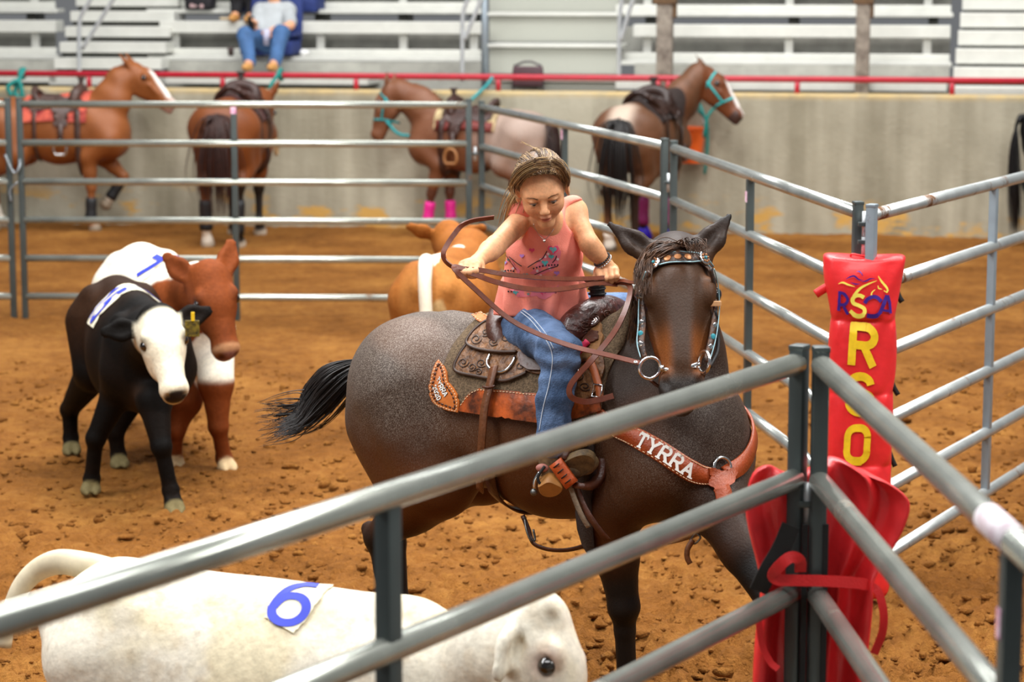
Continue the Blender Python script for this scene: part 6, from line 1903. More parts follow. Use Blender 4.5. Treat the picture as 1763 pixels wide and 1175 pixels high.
# ================================================================== SPECTATORS
shoe_tan = mat('tan_shoe', 'c08a4a', 0.6)
grey_tee = mat('grey_cotton', 'a9aeb0', 0.85, 0, vary=0.12, scale=9, bump=.2, bscale=60)
navy = mat('navy_seat_fabric', '1c2f6c', 0.75, 0, vary=0.25, scale=12)
black_cloth = mat('black_cloth', '17171c', 0.8, 0, vary=0.2, scale=10)
man_skin = mat('tanned_skin', 'd39a76', 0.55, 0, vary=0.1, scale=8)
def Q3(px, py, v): u, z = PW(px, py, v); return Wp(u, v, z)
def stadium_seat(px, py, v, w, h, label, dz=0.0):
    u, z = PW(px, py, v)
    t = thing('stadium_seat', label, 'seat', Wp(u, v, z))
    MB().box(Wp(u, v, z), (w, .42, .15), WT, WN, ZV, bev=.03).build('cushion', navy, t)
    MB().box(Wp(u, v + .26, z + h / 2 + .05), (w, .09, h), WT, nrm(WN + ZV * -.2), nrm(ZV + WN * .2), bev=.03).build('backrest', navy, t)
    for s in (-1, 1):
        MB().box(Wp(u + s * w * .48, v, z + .14), (.05, .38, .05), WT, WN, ZV, bev=.015).build('armrest', navy, t)
def spectator(label, px, V0, top_m, leg_m, P_, head=True):
    t = thing('person', label, 'person', Q3(*P_['hip']))
    g = {k: Q3(*q) for k, q in P_.items()}
    allp = np.array(list(g.values())); v = Vol(allp.min(0) - .25, allp.max(0) + .30, .014)
    sh = (g['rs'] + g['ls']) / 2; fr = np.stack([WT, WN, ZV])
    v.cone(g['hip'], sh - [0, 0, .06], .13, .14, .06, (1.25, .9, 1), fr)
    for s in 'rl':
        v.cone(sh - [0, 0, .02], g[s + 's'], .08, .065, .05); v.cone(g[s + 's'], g[s + 'e'], .055, .043, .03); v.cone(g[s + 'e'], g[s + 'w'], .043, .030, .02)
        hd = g[s + 'h']; v.cone(g[s + 'w'], hd, .033, .036, .02)
        d = nrm(hd - g[s + 'w']); sd = nrm(np.cross(d, WN)); 
        for k in range(4):
            b = hd + sd * (.030 - .020 * k); v.cone(b, b + d * .055 - WN * .02, .013, .011, .006); v.cone(b + d * .055 - WN * .02, b + d * .06 + WN * .01, .011, .010, .006)
        v.cone(hd - d * .03 + sd * .035, hd + d * .02 + sd * .05 - WN * .02, .014, .011, .01)
        v.cone(g['hip'] + (g[s + 'k'] - g['hip']) * .1, g[s + 'k'], .095, .070, .04); v.cone(g[s + 'k'], g[s + 'a'], .066, .050, .03)
        v.cone(g[s + 'a'], g[s + 'a'] - WN * .10 - ZV * .05, .048, .04, .02)
    C = g['head']; v.cone(sh, C, .06, .055, .03)
    v.ell(C + ZV * .05 + WN * .02, np.array([.078, .098, .105]), .03, fr); v.ell(C - WN * .03 - ZV * .01, np.array([.062, .07, .10]), .03, fr)
    v.cone(C - WN * .10 + ZV * .02, C - WN * .12 - ZV * .02, .014, .017, .015)
    for s in (-1, 1):
        v.ell(C + WT * s * .082 + ZV * .01, np.array([.012, .022, .034]), .01, fr)
        v.ell(C + WT * s * .032 - WN * .098 + ZV * .03, np.array([.018, .014, .012]), .01, fr, sub=True)
    V, Q = v.surface(); mk('body', V, Q, man_skin, t)
    for s in (-1, 1): MB().ball(C + WT * s * .032 - WN * .078 + ZV * .03, .014, 10, 6).build('eye', eye_mat, t)
    h = Vol(C - .2, C + .25, .012); h.ell(C + ZV * .058 + WN * .028, np.array([.084, .104, .108]), .02, fr); h.ell(C - WN * .09 - ZV * .02, np.array([.09, .07, .115]), .02, fr, sub=True)
    mk('hair', *h.surface(), mat('brown_hair', '3b2a1e', .6), t)
    # shirt
    s_ = Vol(allp.min(0) - .25, allp.max(0) + .30, .014)
    s_.cone(g['hip'] + ZV * .02, sh - [0, 0, .06], .155, .155, .06, (1.25, .92, 1), fr)
    for s in 'rl': s_.cone(sh - [0, 0, .03], g[s + 's'], .085, .078, .05); s_.cone(g[s + 's'], g[s + 's'] + (g[s + 'e'] - g[s + 's']) * .78, .074, .070, .03)
    V, Q = s_.surface(); V = V + (fbm(V, 9, 2, 3)[:, None] - .5) * .02; mk('shirt', V, Q, top_m, t)
    j = Vol(allp.min(0) - .25, allp.max(0) + .30, .014); j.ell(g['hip'], np.array([.17, .15, .12]), .05, fr)
    for s in 'rl': j.cone(g['hip'] + (g[s + 'k'] - g['hip']) * .15, g[s + 'k'], .108, .084, .05); j.cone(g[s + 'k'], g[s + 'a'], .082, .066, .03)
    V, Q = j.surface(); V = V + (fbm(V, 11, 2, 8)[:, None] - .5) * .02; mk('trousers', V, Q, leg_m, t)
    for s in 'rl':
        a = g[s + 'a']; MB().ball(a - WN * .09 - ZV * .055, (.052, .13, .045), 14, 8, fr).build('shoe', shoe_tan, t)
    return t
stadium_seat(466, 82, 1.30, .56, .62, 'royal blue padded stadium seat under the man in the grey shirt')
spectator('seated man in grey t-shirt and blue jeans holding a phone', 462, 0, grey_tee, mat('man_denim', '3f6493', .8, 0, vary=.25, scale=8),
    dict(hip=(464, 74, 1.20), rs=(448, 18, 1.36), ls=(496, 16, 1.38), re=(438, 52, 1.10), rw=(434, 50, .95), rh=(437, 42, .90), le=(500, 44, 1.10), lw=(474, 50, .95), lh=(462, 56, .90), rk=(422, 60, .86), lk=(484, 56, .86), ra=(430, 106, .72), la=(473, 106, .72), head=(472, -18, 1.36)))
o = MB().box(Q3(432, 40, .86), (.07, .02, .14), WT, WN, ZV, bev=.006).build('phone', mat('black_phone', '18181b', .2), None); tag(o, 'black phone held up by the seated man', 'phone')
o = MB().tube([Q3(458, 78, .84), Q3(459, 50, .84)], [.030, .036], 14).build('plastic_cup', mat('clear_cup', 'b7b6cc', .25, 0, vary=.2, scale=20), None); tag(o, 'pale plastic cup in the hand of the seated man', 'cup')
stadium_seat(478, 9, 2.02, .95, .6, 'dark blue padded stadium seat on the row behind the seated man')
spectator('person in black trousers sitting behind the man, cut off by the picture edge', 430, 0, black_cloth, black_cloth,
    dict(hip=(440, -2, 2.00), rs=(418, -62, 2.1), ls=(462, -62, 2.1), re=(410, -30, 1.9), rw=(420, -12, 1.7), rh=(428, -10, 1.66), le=(468, -30, 1.9), lw=(455, -12, 1.7), lh=(446, -10, 1.66), rk=(408, -8, 1.66), lk=(436, -8, 1.66), ra=(407, 22, 1.66), la=(433, 24, 1.66), head=(440, -92, 2.05)))
def bag():
    u, z = PW(345, 6, 2.0)
    t = thing('tote_bag', 'black floral tote bag on the upper bench', 'bag', Wp(u, 2.0, z - .06))
    m = bpy.data.materials.new('black_floral_cloth'); m.use_nodes = True; nt = m.node_tree; b = nt.nodes['Principled BSDF']
    vo = nt.nodes.new('ShaderNodeTexVoronoi'); vo.inputs['Scale'].default_value = 11; tc = nt.nodes.new('ShaderNodeTexCoord'); nt.links.new(tc.outputs['Object'], vo.inputs['Vector'])
    r = nt.nodes.new('ShaderNodeValToRGB'); r.color_ramp.elements[0].color = (*lin('c8a8a8'), 1); r.color_ramp.elements[1].color = (*lin('18161c'), 1); r.color_ramp.elements[0].position = .22; r.color_ramp.elements[1].position = .30
    nt.links.new(vo.outputs['Distance'], r.inputs['Fac']); nt.links.new(r.outputs['Color'], b.inputs['Base Color'])
    MB().box(Wp(u, 2.0, z + .06), (.33, .18, .26), WT, WN, ZV, bev=.05).build('body', m, t)
    MB().tube(spline([Wp(u - .08, 2.0, z + .18), Wp(u - .05, 2.0, z + .3), Wp(u + .05, 2.0, z + .3), Wp(u + .08, 2.0, z + .18)], 14), .012, 8).build('handle', black_cloth, t)
bag()
# ================================================================== HORSES TIED ALONG THE WALL
def patch_mask(p, c, r, seed=0, amp=.35, s=9):
    "irregular patch: 1 inside"
    q = (p - np.array(c)) / np.array(r); d = np.sqrt((q ** 2).sum(1)); n = fbm(p, s, 3, seed)
    return smoothstep(1.08, .95, d + (n - .5) * 2 * amp)
def head_coords(p, J):
    pl, hd, hn, hl = head_frame(J['poll'], J['hd'], J['hn']); q = p - pl; S = J.get('head', 1.0); return q @ hd / S, q @ hn / S, q @ hl / S
def seg_dist(p, a, b):
    a = np.array(a[:3], float); b = np.array(b[:3], float); d = b - a
    t = np.clip(((p - a) @ d) / (d @ d), 0, 1); return np.linalg.norm(p - a - t[:, None] * d, axis=1)
def legcol(c, p, J, key, upto, col):
    "colour the lower leg: upto 2 = below knee, 3 = pastern and hoof"
    a = J[key]; d = np.full(len(p), 9.0)
    for i in range(upto - 1, 3): d = np.minimum(d, seg_dist(p, a[i], a[i + 1]))
    own = np.abs(p[:, 2]) < 2
    return mixc(c, smoothstep(.085, .07, d) * own, col)
def hoof_all(c, p, J, col):
    for k in ('fr', 'fl', 'hr', 'hl'):
        a = J[k]; d = np.linalg.norm(p - np.array(a[3][:3], float), axis=1); c = mixc(c, smoothstep(.075, .062, d), col)
    return c
def leg_boot(hz, key, i0, i1, f0, f1, m, label, r=.052, bell=None):
    J = hz['J']; a = np.array(J[key][i0][:3], float); b = np.array(J[key][i1][:3], float)
    pts = [a + (b - a) * f for f in np.linspace(f0, f1, 7)]; rr = [r * .9, r, r, r * .94, r * .96, r * 1.05, r * 1.02]
    o = MB().tube(hz['fr'].w(np.array(pts)), np.array(rr) * hz['fr'].s, 14).build('leg_boot', m, hz['root'], label=label)
    if bell is not None:
        c = np.array(J[key][2][:3], float); e = np.array(J[key][3][:3], float)
        MB().tube(hz['fr'].w(np.array([c + (e - c) * f for f in (.15, .5, 1.0)])), np.array([.045, .058, .078]) * hz['fr'].s, 14).build('bell_boot', bell[0], hz['root'], label=bell[1])
def far_drape(hz, x, th, off=0.0, top=.9):
    a = math.radians(th); f = hz['fr']
    o = f.w(np.array([x, -math.sin(a), top + math.cos(a)])); c = f.w(np.array([x, 0, top]))
    p, n = hz['skin'].cast(o, c - o)
    if p is None: p, n = hz['skin'].near((o + c) / 2)
    return p + n * off * f.s, n
def far_saddle(hz, label, blanket_m, leather_m, blanket_label, trim_m=None, x0=-.52, x1=.12, down=62, stirrup_m=None, wear_m=None):
    f = hz['fr']
    tb = thing('saddle_blanket', blanket_label, 'saddle pad', f.w(np.array([-.2, 0, 1.2])))
    nx, nt_ = 14, 30; top = []; bot = []
    for i in range(nx):
        for j in range(nt_):
            x = x0 + (x1 - x0) * i / (nx - 1); th = -down + 2 * down * j / (nt_ - 1)
            p, n = far_drape(hz, x, th); top.append(p + n * .022); bot.append(p + n * .001)
    N = nx * nt_; Fc = []
    for i in range(nx - 1):
        for j in range(nt_ - 1):
            a = i * nt_ + j; Fc.append([a, a + 1, a + nt_ + 1, a + nt_]); Fc.append([N + a, N + a + nt_, N + a + nt_ + 1, N + a + 1])
    for i in range(nx - 1):
        for a, b in ((i * nt_, (i + 1) * nt_), ((i + 1) * nt_ + nt_ - 1, i * nt_ + nt_ - 1)): Fc.append([a, b, N + b, N + a])
    for j in range(nt_ - 1):
        for a, b in ((j + 1, j), ((nx - 1) * nt_ + j, (nx - 1) * nt_ + j + 1)): Fc.append([a, b, N + b, N + a])
    o = mk('felt', np.vstack([top, bot]), Fc, blanket_m, tb); sharp(o, 70)
    if wear_m is not None:
        for s in (-1, 1):
            q = [far_drape(hz, x, s * (down - 8), .022) for x in np.linspace(x0 + .02, x1 - .02, 10)]
            MB().strap([a for a, _ in q], [b for _, b in q], .10, .006).build('wear_leather', wear_m, tb)
    t = thing('western_saddle', label, 'saddle', f.w(np.array([-.2, 0, 1.25])))
    v = Vol((-.55, -.30, 1.02), (.16, .30, 1.52), .012)
    v.cone((-.34, 0, 1.225), (-.06, 0, 1.225), .08, .07, .03, (1, 1.5, .7))
    ca = spline([(-.36, -.15, 1.20), (-.42, -.10, 1.27), (-.45, 0, 1.325), (-.42, .10, 1.27), (-.36, .15, 1.20)], 10); v.chain(ca, [.026] * 10, .02)
    sw = spline([(-.03, -.15, 1.20), (-.01, -.11, 1.29), (0, 0, 1.325), (-.01, .11, 1.29), (-.03, .15, 1.20)], 10); v.chain(sw, [.046] * 10, .03)
    mk('seat', *(lambda a: (f.w(a[0]), a[1]))(v.surface()), leather_m, t)
    MB().tube(f.w(np.array([(.0, 0, 1.33), (.005, 0, 1.38), (.01, 0, 1.42)])), np.array([.03, .024, .026]) * f.s, 12).build('horn', leather_m, t)
    MB().ball(f.w(np.array([.01, 0, 1.43])), np.array([.045, .042, .014]) * f.s, 14, 6).build('horn_cap', leather_m, t)
    for s in (-1, 1):
        def area(outl, off, th_, name, m):
            V, Fd = patch(None, [(x * 100, a) for x, a in outl], off, th_, 5.0, fn=lambda x, y: far_drape(hz, x / 100, s * y)); oo = mk(name, V, Fd, m, t); sharp(oo, 50)
        area([(-.47, 14), (-.47, 34), (-.42, 44), (-.25, 40), (-.05, 44), (.05, 40), (.07, 22), (.0, 14)], .026, .010, 'skirt', leather_m)
        area([(-.22, 30), (-.06, 30), (-.04, 55), (-.06, 72), (-.17, 72), (-.20, 55)], .040, .009, 'fender', leather_m)
        a0, n0 = far_drape(hz, -.115, s * 72, .05); dn = np.array([0, 0, -1.0]) * f.s; fw_ = f.f
        MB().strap([a0 + dn * -.03, a0 + dn * .08, a0 + dn * .14], n0, .05, .008).build('stirrup_leather', leather_m, t)
        c = a0 + dn * .22 + n0 * .03
        st = [c + fw_ * math.cos(q) * .065 + ZV * (math.sin(q) * .085 if math.sin(q) > -.6 else -.055) for q in np.linspace(math.pi * .5, math.pi * 2.5, 25)[:-1]]
        MB().tube(st, .013, 8, closed=True).build('stirrup', stirrup_m or leather_m, t)
        q = [far_drape(hz, -.38, s * a, .03 if a < 60 else .012) for a in range(40, 175, 9)]
        MB().strap([a for a, _ in q], [b for _, b in q], .04, .006).build('billet_strap', leather_m, t)
        q = [far_drape(hz, .04, s * a, .03 if a < 60 else .012) for a in range(40, 178, 9)]
        MB().strap([a for a, _ in q], [b for _, b in q], .06, .007).build('cinch', leather_m, t)
    return t
def halter(hz, label, m, w=.022):
    t = thing('halter', label, 'halter', hz['H'](.2, 0, 0)); S = hz['J']['head']
    sk = hz['skin']
    def ring(t0, n_c, tilt, name, a0=0, a1=360, k=22):
        pts = []; nn = []
        pl = hz['Hl']
        for a in np.linspace(math.radians(a0), math.radians(a1), k):
            o = hz['fr'].w(pl(t0 + tilt * math.sin(a) , n_c + .3 * math.sin(a), .3 * math.cos(a))); c = hz['fr'].w(pl(t0 + tilt * math.sin(a), n_c, 0))
            p, n = sk.cast(o, c - o, .004)
            if p is not None: pts.append(p); nn.append(n)
        MB().strap(smooth_line(pts, 2), nn, w, .005).build(name, m, t)
    ring(.30, -.045, .02, 'noseband'); ring(.10, -.05, -.05, 'crown_strap')
    for s in (-1, 1):
        pts = []; nn = []
        for f in np.linspace(0, 1, 10):
            tt = .08 + .22 * f; c = hz['fr'].w(hz['Hl'](tt, -.05, 0)); o = hz['fr'].w(hz['Hl'](tt, -.05, s * .3)); p, n = sk.cast(o, c - o, .004)
            if p is not None: pts.append(p); nn.append(n)
        MB().strap(pts, nn, w, .005).build('cheek_strap', m, t)
    return t
teal = mat('turquoise_webbing', '1f8f92', .6, 0, vary=.15, scale=20)
teal_green = mat('green_rope', '17827a', .7, 0, vary=.2, scale=30)
hot_pink = mat('hot_pink_neoprene', 'e0208c', .6, 0, vary=.1, scale=15)
magenta = mat('magenta_neoprene', '8e1f66', .6, 0, vary=.15, scale=15)
violet = mat('violet_rubber', '3a1fd0', .5)
black_neo = mat('black_neoprene', '16181b', .6)
dk_leather = mat('dark_saddle_leather', '3a2018', .45, 0, vary=.35, scale=14)
md_leather = mat('mid_saddle_leather', '5a3826', .45, 0, vary=.35, scale=14)

# sorrel at the picture edge, facing right, pawing
F1 = Frame(-4.215, 23.72, -8, 1.03)
j = dict(fr=[(.10, -.14, .70), (.12, -.12, .40), (.11, -.12, .125), (.15, -.12, 0)], fl=[(.16, .13, .68), F1.px(213, 304, 23.85), F1.px(190, 341, 23.85), F1.px(182, 352, 23.85)],
         poll=F1.px(231, 115, 23.74), hd=(.66, 0, -.62), hn=(.62, 0, .66), neck=[(.16, 0, 1.02, .235), (.30, 0, 1.22, .18), (*F1.px(208, 140, 23.73), .135)], head=1.08, ears=((.2, 1), (.2, 1)))
def c1(p, J):
    c = np.tile(np.array(lin('8e5228')), (len(p), 1)); c = mixc(c, smoothstep(.45, .65, fbm(p, 4, 3, 2)) * .4, '75401c'); c = mixc(c, smoothstep(.75, .5, p[:, 2]) * .35, '7d5030')
    t, n, l = head_coords(p, J); c = mixc(c, (n > -.05) * smoothstep(.10, .16, t) * (t < .55) * smoothstep(.050, .034, np.abs(l)) * smoothstep(-.02, .02, n), 'f2ebe2'); c = mixc(c, (t > .42) * (t < .56) * (np.abs(n) < .15) * .6, 'c9a597')
    c = legcol(c, p, J, 'hr', 2, 'e9e2d4'); c = legcol(c, p, J, 'hl', 3, 'e9e2d4'); c = legcol(c, p, J, 'fl', 3, 'd9c9b4'); return hoof_all(c, p, J, '8a7a66')
H1 = horse('sorrel horse with a white blaze, tied to the rail at the picture edge', F1, j, c1, .017, plain_coat)
leg_boot(H1, 'fr', 1, 2, .35, 1.1, black_neo, 'black leg boot', .055); leg_boot(H1, 'fl', 1, 2, .25, 1.0, black_neo, 'black leg boot on the raised leg', .055)
sorrel_hair = mat('sorrel_hair', '8a4c22', .5, 0, vary=.4, scale=20)
neck_mane(H1, 1, sorrel_hair, 120, .16, .006); hang_tail(H1, 70, .95, .06, .008, mat('flaxen_hair', 'c9a878', .5, 0, vary=.3, scale=20))
far_saddle(H1, 'brown saddle with red trim on the sorrel horse', mat('coral_patterned_felt', 'c05a44', .9, 0, vary=.6, scale=9, dark='7a1826'), mat('brown_far_leather', '4a342c', .45, 0, vary=.35, scale=12), 'coral and red patterned saddle pad on the sorrel horse', stirrup_m=silver)
# bay seen from behind
F2 = Frame(-2.58, 23.12, 85, 1.08)
j = dict(poll=(.50, -.10, 1.19), hd=(.30, .05, -.9), hn=(.9, 0, .3), neck=[(.16, 0, 1.02, .225), (.32, -.04, 1.08, .17), (.44, -.08, 1.15, .125)], ears=((.5, 1.0), (.5, 1.0)), earlen=.19,
         hr=[(-.60, -.15, .72), (-.90, -.15, .50), (-.88, -.13, .135), (-.82, -.13, 0)], hl=[(-.60, .15, .72), (-.92, .14, .50), (-.90, .14, .135), (-.84, .14, 0)])
def c2(p, J):
    c = np.tile(np.array(lin('7c431e')), (len(p), 1)); c = mixc(c, smoothstep(.45, .65, fbm(p, 4, 3, 5)) * .35, '5e3014')
    for k in ('fr', 'fl', 'hr'): c = legcol(c, p, J, k, 2, '1c1512')
    c = legcol(c, p, J, 'hl', 3, 'e8e0d2'); return hoof_all(c, p, J, 'b9ab98')
H2 = horse('bay horse seen from behind, nose to the concrete wall', F2, j, c2, .018, plain_coat)
leg_boot(H2, 'hl', 1, 2, .3, 1.0, black_neo, 'black leg boot', .056); leg_boot(H2, 'hr', 1, 2, .3, 1.1, black_neo, 'black leg boot', .056)
hang_tail(H2, 110, .82, .055, .008, mat('dark_bay_hair', '3a1f18', .5, 0, vary=.4, scale=20))
far_saddle(H2, 'dark brown saddle on the bay horse, seen from behind', mat('maroon_felt', '4a2a26', .9, 0, vary=.3, scale=9), dk_leather, 'maroon saddle pad on the bay horse', stirrup_m=mat('wood_stirrup', '9a7a52', .5))
# red roan facing left with pink boots
F3 = Frame(-.55, 23.22, 157, .97)
j = dict(poll=F3.px(668, 152, 23.40), hd=None, hn=None, neck=[(.16, 0, 1.02, .235), (*F3.px(722, 180, 23.33), .175), (*F3.px(688, 160, 23.38), .125)], head=1.05,
         fr=[(.10, -.14, .70), (.11, -.12, .40), (.10, -.12, .125), (.15, -.12, 0)], fl=[(.10, .14, .70), (.20, .12, .40), (.24, .12, .13), (.30, .12, 0)])
d_ = F3.px(647, 226, 23.40) - F3.px(668, 152, 23.40); j['hd'] = nrm(d_); j['hn'] = (.9, 0, .25)
def c3(p, J):
    n1 = fbm(p, 5, 3, 3); c = np.tile(np.array(lin('74482f')), (len(p), 1))
    c = mixc(c, smoothstep(-.25, -.55, p[:, 0] + (n1 - .5) * .3) * smoothstep(.55, .8, p[:, 2]), 'a58f82'); c = mixc(c, smoothstep(.45, .65, n1) * .25, 'a37a62')
    for k in ('hr', 'hl', 'fr', 'fl'): c = legcol(c, p, J, k, 2, '5a3424')
    c = legcol(c, p, J, 'fl', 3, 'e9e4dc'); return hoof_all(c, p, J, '4a4038')
H3 = horse('red roan horse facing left with a pale rump and pink leg boots', F3, j, c3, .017, plain_coat)
for k in ('fr', 'fl'): leg_boot(H3, k, 1, 2, .30, 1.02, hot_pink, 'hot pink leg boot', .056, (black_neo, 'black bell boot') if k == 'fr' else None)
hang_tail(H3, 110, .72, .05, .008, mat('deep_brown_hair', '2e1813', .5, 0, vary=.4, scale=20)); neck_mane(H3, -1, mat('roan_mane_hair', '7a4c2c', .5, 0, vary=.4, scale=20), 130, .14, .006)
halter(H3, 'turquoise halter on the red roan horse', teal)
far_saddle(H3, 'dark brown saddle with cream edging on the red roan horse', mat('cream_striped_felt', 'b9a67c', .9, 0, vary=.7, scale=7, dark='4a3024'), dk_leather, 'cream and brown saddle pad on the red roan horse', down=58, stirrup_m=mat('tan_stirrup', '9c6a3c', .5), wear_m=mat('dark_red_trim', '6a2018', .6))
MB_pts = [H3['H'](.30, -.10, .05), P(690, 232, 23.30), P(735, 228, 23.30), P(790, 190, 23.55), P(835, 150, 23.75), Wp(PW(848, 128, .1)[0], .09, 1.475)]
o = MB().tube(spline(MB_pts, 40), .016, 8).build('lead_rope', teal, None); tag(o, 'turquoise lead rope from the red roan halter up to the rail', 'rope')
# brown roan at the right with purple boots, looking right
F4 = Frame(1.316, 22.62, 70, 1.06)
j = dict(poll=F4.px(1218, 123, 22.95), neck=[(.16, 0, 1.02, .235), (*F4.px(1178, 168, 22.85), .185), (*F4.px(1202, 135, 22.93), .13)], head=1.05, ears=((.3, .95), (.3, .95)))
d_ = F4.px(1266, 186, 22.85) - F4.px(1218, 123, 22.95); j['hd'] = nrm(d_); j['hn'] = F4.loc(np.array([.75, -.1, .62]) + F4.o) 
def c4(p, J):
    n1 = fbm(p, 5, 3, 7); c = np.tile(np.array(lin('5f3d26')), (len(p), 1)); c = mixc(c, smoothstep(.45, .65, n1) * .5, '79513a')
    c = mixc(c, smoothstep(-.6, -.85, p[:, 0]) * smoothstep(.95, 1.12, p[:, 2] + (n1 - .5) * .2) * smoothstep(.16, .04, np.abs(p[:, 1])), 'b9a593')
    for k in ('fr', 'fl', 'hr'): c = legcol(c, p, J, k, 2, '2a1a12')
    c = legcol(c, p, J, 'hr', 3, '2a1c14'); c = legcol(c, p, J, 'hl', 3, 'efe8dc')
    t, n, l = head_coords(p, J); c = mixc(c, smoothstep(-.05, .02, t) * (t < .6) * (np.abs(n + .05) < .16) * (np.abs(l) < .14) * .8, '6e3a1c')
    c = mixc(c, smoothstep(.14, .2, t) * (t < .55) * smoothstep(.045, .03, np.abs(l)) * smoothstep(-.02, .02, n), 'efe9e2'); c = mixc(c, (t > .42) * (t < .56) * (n < 0) * (np.abs(n) < .15) * .8, '3a3030')
    return hoof_all(c, p, J, '5a4c40')
H4 = horse('dark brown roan horse with turquoise halter, looking right by the wall', F4, j, c4, .017, plain_coat)
leg_boot(H4, 'fr', 1, 2, .1, 1.0, magenta, 'magenta leg boot', .054, (violet, 'violet bell boot')); leg_boot(H4, 'fl', 1, 2, .1, 1.0, magenta, 'magenta leg boot', .054, (violet, 'violet bell boot'))
hang_tail(H4, 120, .85, .05, .008, black_hair); neck_mane(H4, 1, black_hair, 140, .13, .006)
halter(H4, 'bright turquoise halter on the brown roan horse', mat('bright_turquoise_webbing', '22a8a8', .6))
far_saddle(H4, 'black saddle and straps on the brown roan horse', mat('black_felt', '2c201c', .9, 0, vary=.3, scale=9), mat('black_brown_leather', '2e1b14', .4, 0, vary=.3, scale=12), 'dark felt saddle pad on the brown roan horse', down=50)
o = MB().tube(spline([H4['H'](.28, -.11, 0), P(1219, 200, 22.85), P(1212, 235, 22.9), P(1216, 210, 23.1), Wp(PW(1186, 128, .1)[0], .09, 1.475)], 36), .015, 8).build('lead_rope', teal_green, None); tag(o, 'green lead rope hanging from the brown roan halter', 'rope')
# black horse beyond the picture edge: rump and long tail
F5 = Frame(5.74, 22.08, -8, 1.06)
def c5(p, J): return hoof_all(np.tile(np.array(lin('191718')), (len(p), 1)), p, J, '2a2a2a')
H5 = horse('black horse at the picture edge, only rump and long tail in view', F5, dict(), c5, .02, plain_coat)
hang_tail(H5, 130, 1.02, .04, .008, mat('jet_hair', '141416', .4, 0, vary=.4, scale=20))
# ropes and bucket on the wall
def rope(px, label, pts, m=teal_green, r=.018):
    o = MB().tube(spline([P(x, y, d) for x, y, d in pts], 34), r, 8).build('lead_rope', m, None); tag(o, label, 'rope')
    ww = Wp(PW(px, 120, .1)[0], .12, 1.475)
    kn = [ww + WN * math.cos(a) * .045 + ZV * math.sin(a) * .045 + WT * .012 * math.sin(a * 1.5) for a in np.linspace(0, 4 * math.pi, 40)]
    MB().tube(kn, r * .8, 8).build('knot', m, o)
rope(482, 'green lead rope knotted on the rail beside the bay horse', [(484, 118, 24.12), (474, 135, 24.05), (466, 150, 24.02), (463, 190, 24.0), (457, 215, 23.98), (450, 232, 23.95)])
rope(36, 'green lead rope bunched on the rail above the sorrel saddle', [(42, 118, 24.5), (34, 135, 24.42), (26, 160, 24.38), (38, 168, 24.36), (32, 140, 24.36), (14, 150, 24.34), (20, 165, 24.34)], teal_green, .024)
rope(1178, 'green rope end hanging down the wall behind the brown roan horse', [(1182, 126, 23.5), (1198, 160, 23.35), (1202, 190, 23.3), (1216, 205, 23.28), (1218, 250, 23.26), (1213, 300, 23.28)], teal_green, .014)
def bucket():
    c = P(1188, 250, 23.25); t = thing('bucket', 'bright orange plastic bucket hanging on the wall behind the brown roan', 'bucket', c)
    m = mat('orange_plastic', 'f06a26', .4, 0)
    zt, zb = c[2] + .17, c[2] - .17
    prof = [(.10, zb), (.145, zt), (.155, zt), (.155, zt - .02), (.149, zt - .02)]
    V = []; Fc = []; seg = 24
    pr = [(0.0, zb + .01), (.095, zb + .01), (.138, zt), (.158, zt), (.158, zt - .025), (.146, zt - .025), (.106, zb), (0.0, zb)]
    for r, z in pr:
        for k in range(seg): V.append([c[0] + r * math.cos(2 * math.pi * k / seg), c[1] + r * math.sin(2 * math.pi * k / seg), z])
    for i in range(len(pr) - 1):
        for k in range(seg): Fc.append([i * seg + k, i * seg + (k + 1) % seg, (i + 1) * seg + (k + 1) % seg, (i + 1) * seg + k])
    o = mk('shell', V, Fc, m, t); sharp(o, 40)
    MB().tube(spline([[c[0] - .155, c[1], zt - .01], [c[0] - .1, c[1] + .05, zt + .12], [c[0], c[1] + .08, zt + .17], [c[0] + .1, c[1] + .05, zt + .12], [c[0] + .155, c[1], zt - .01]], 20), .006, 6).build('handle', galv, t)
bucket()

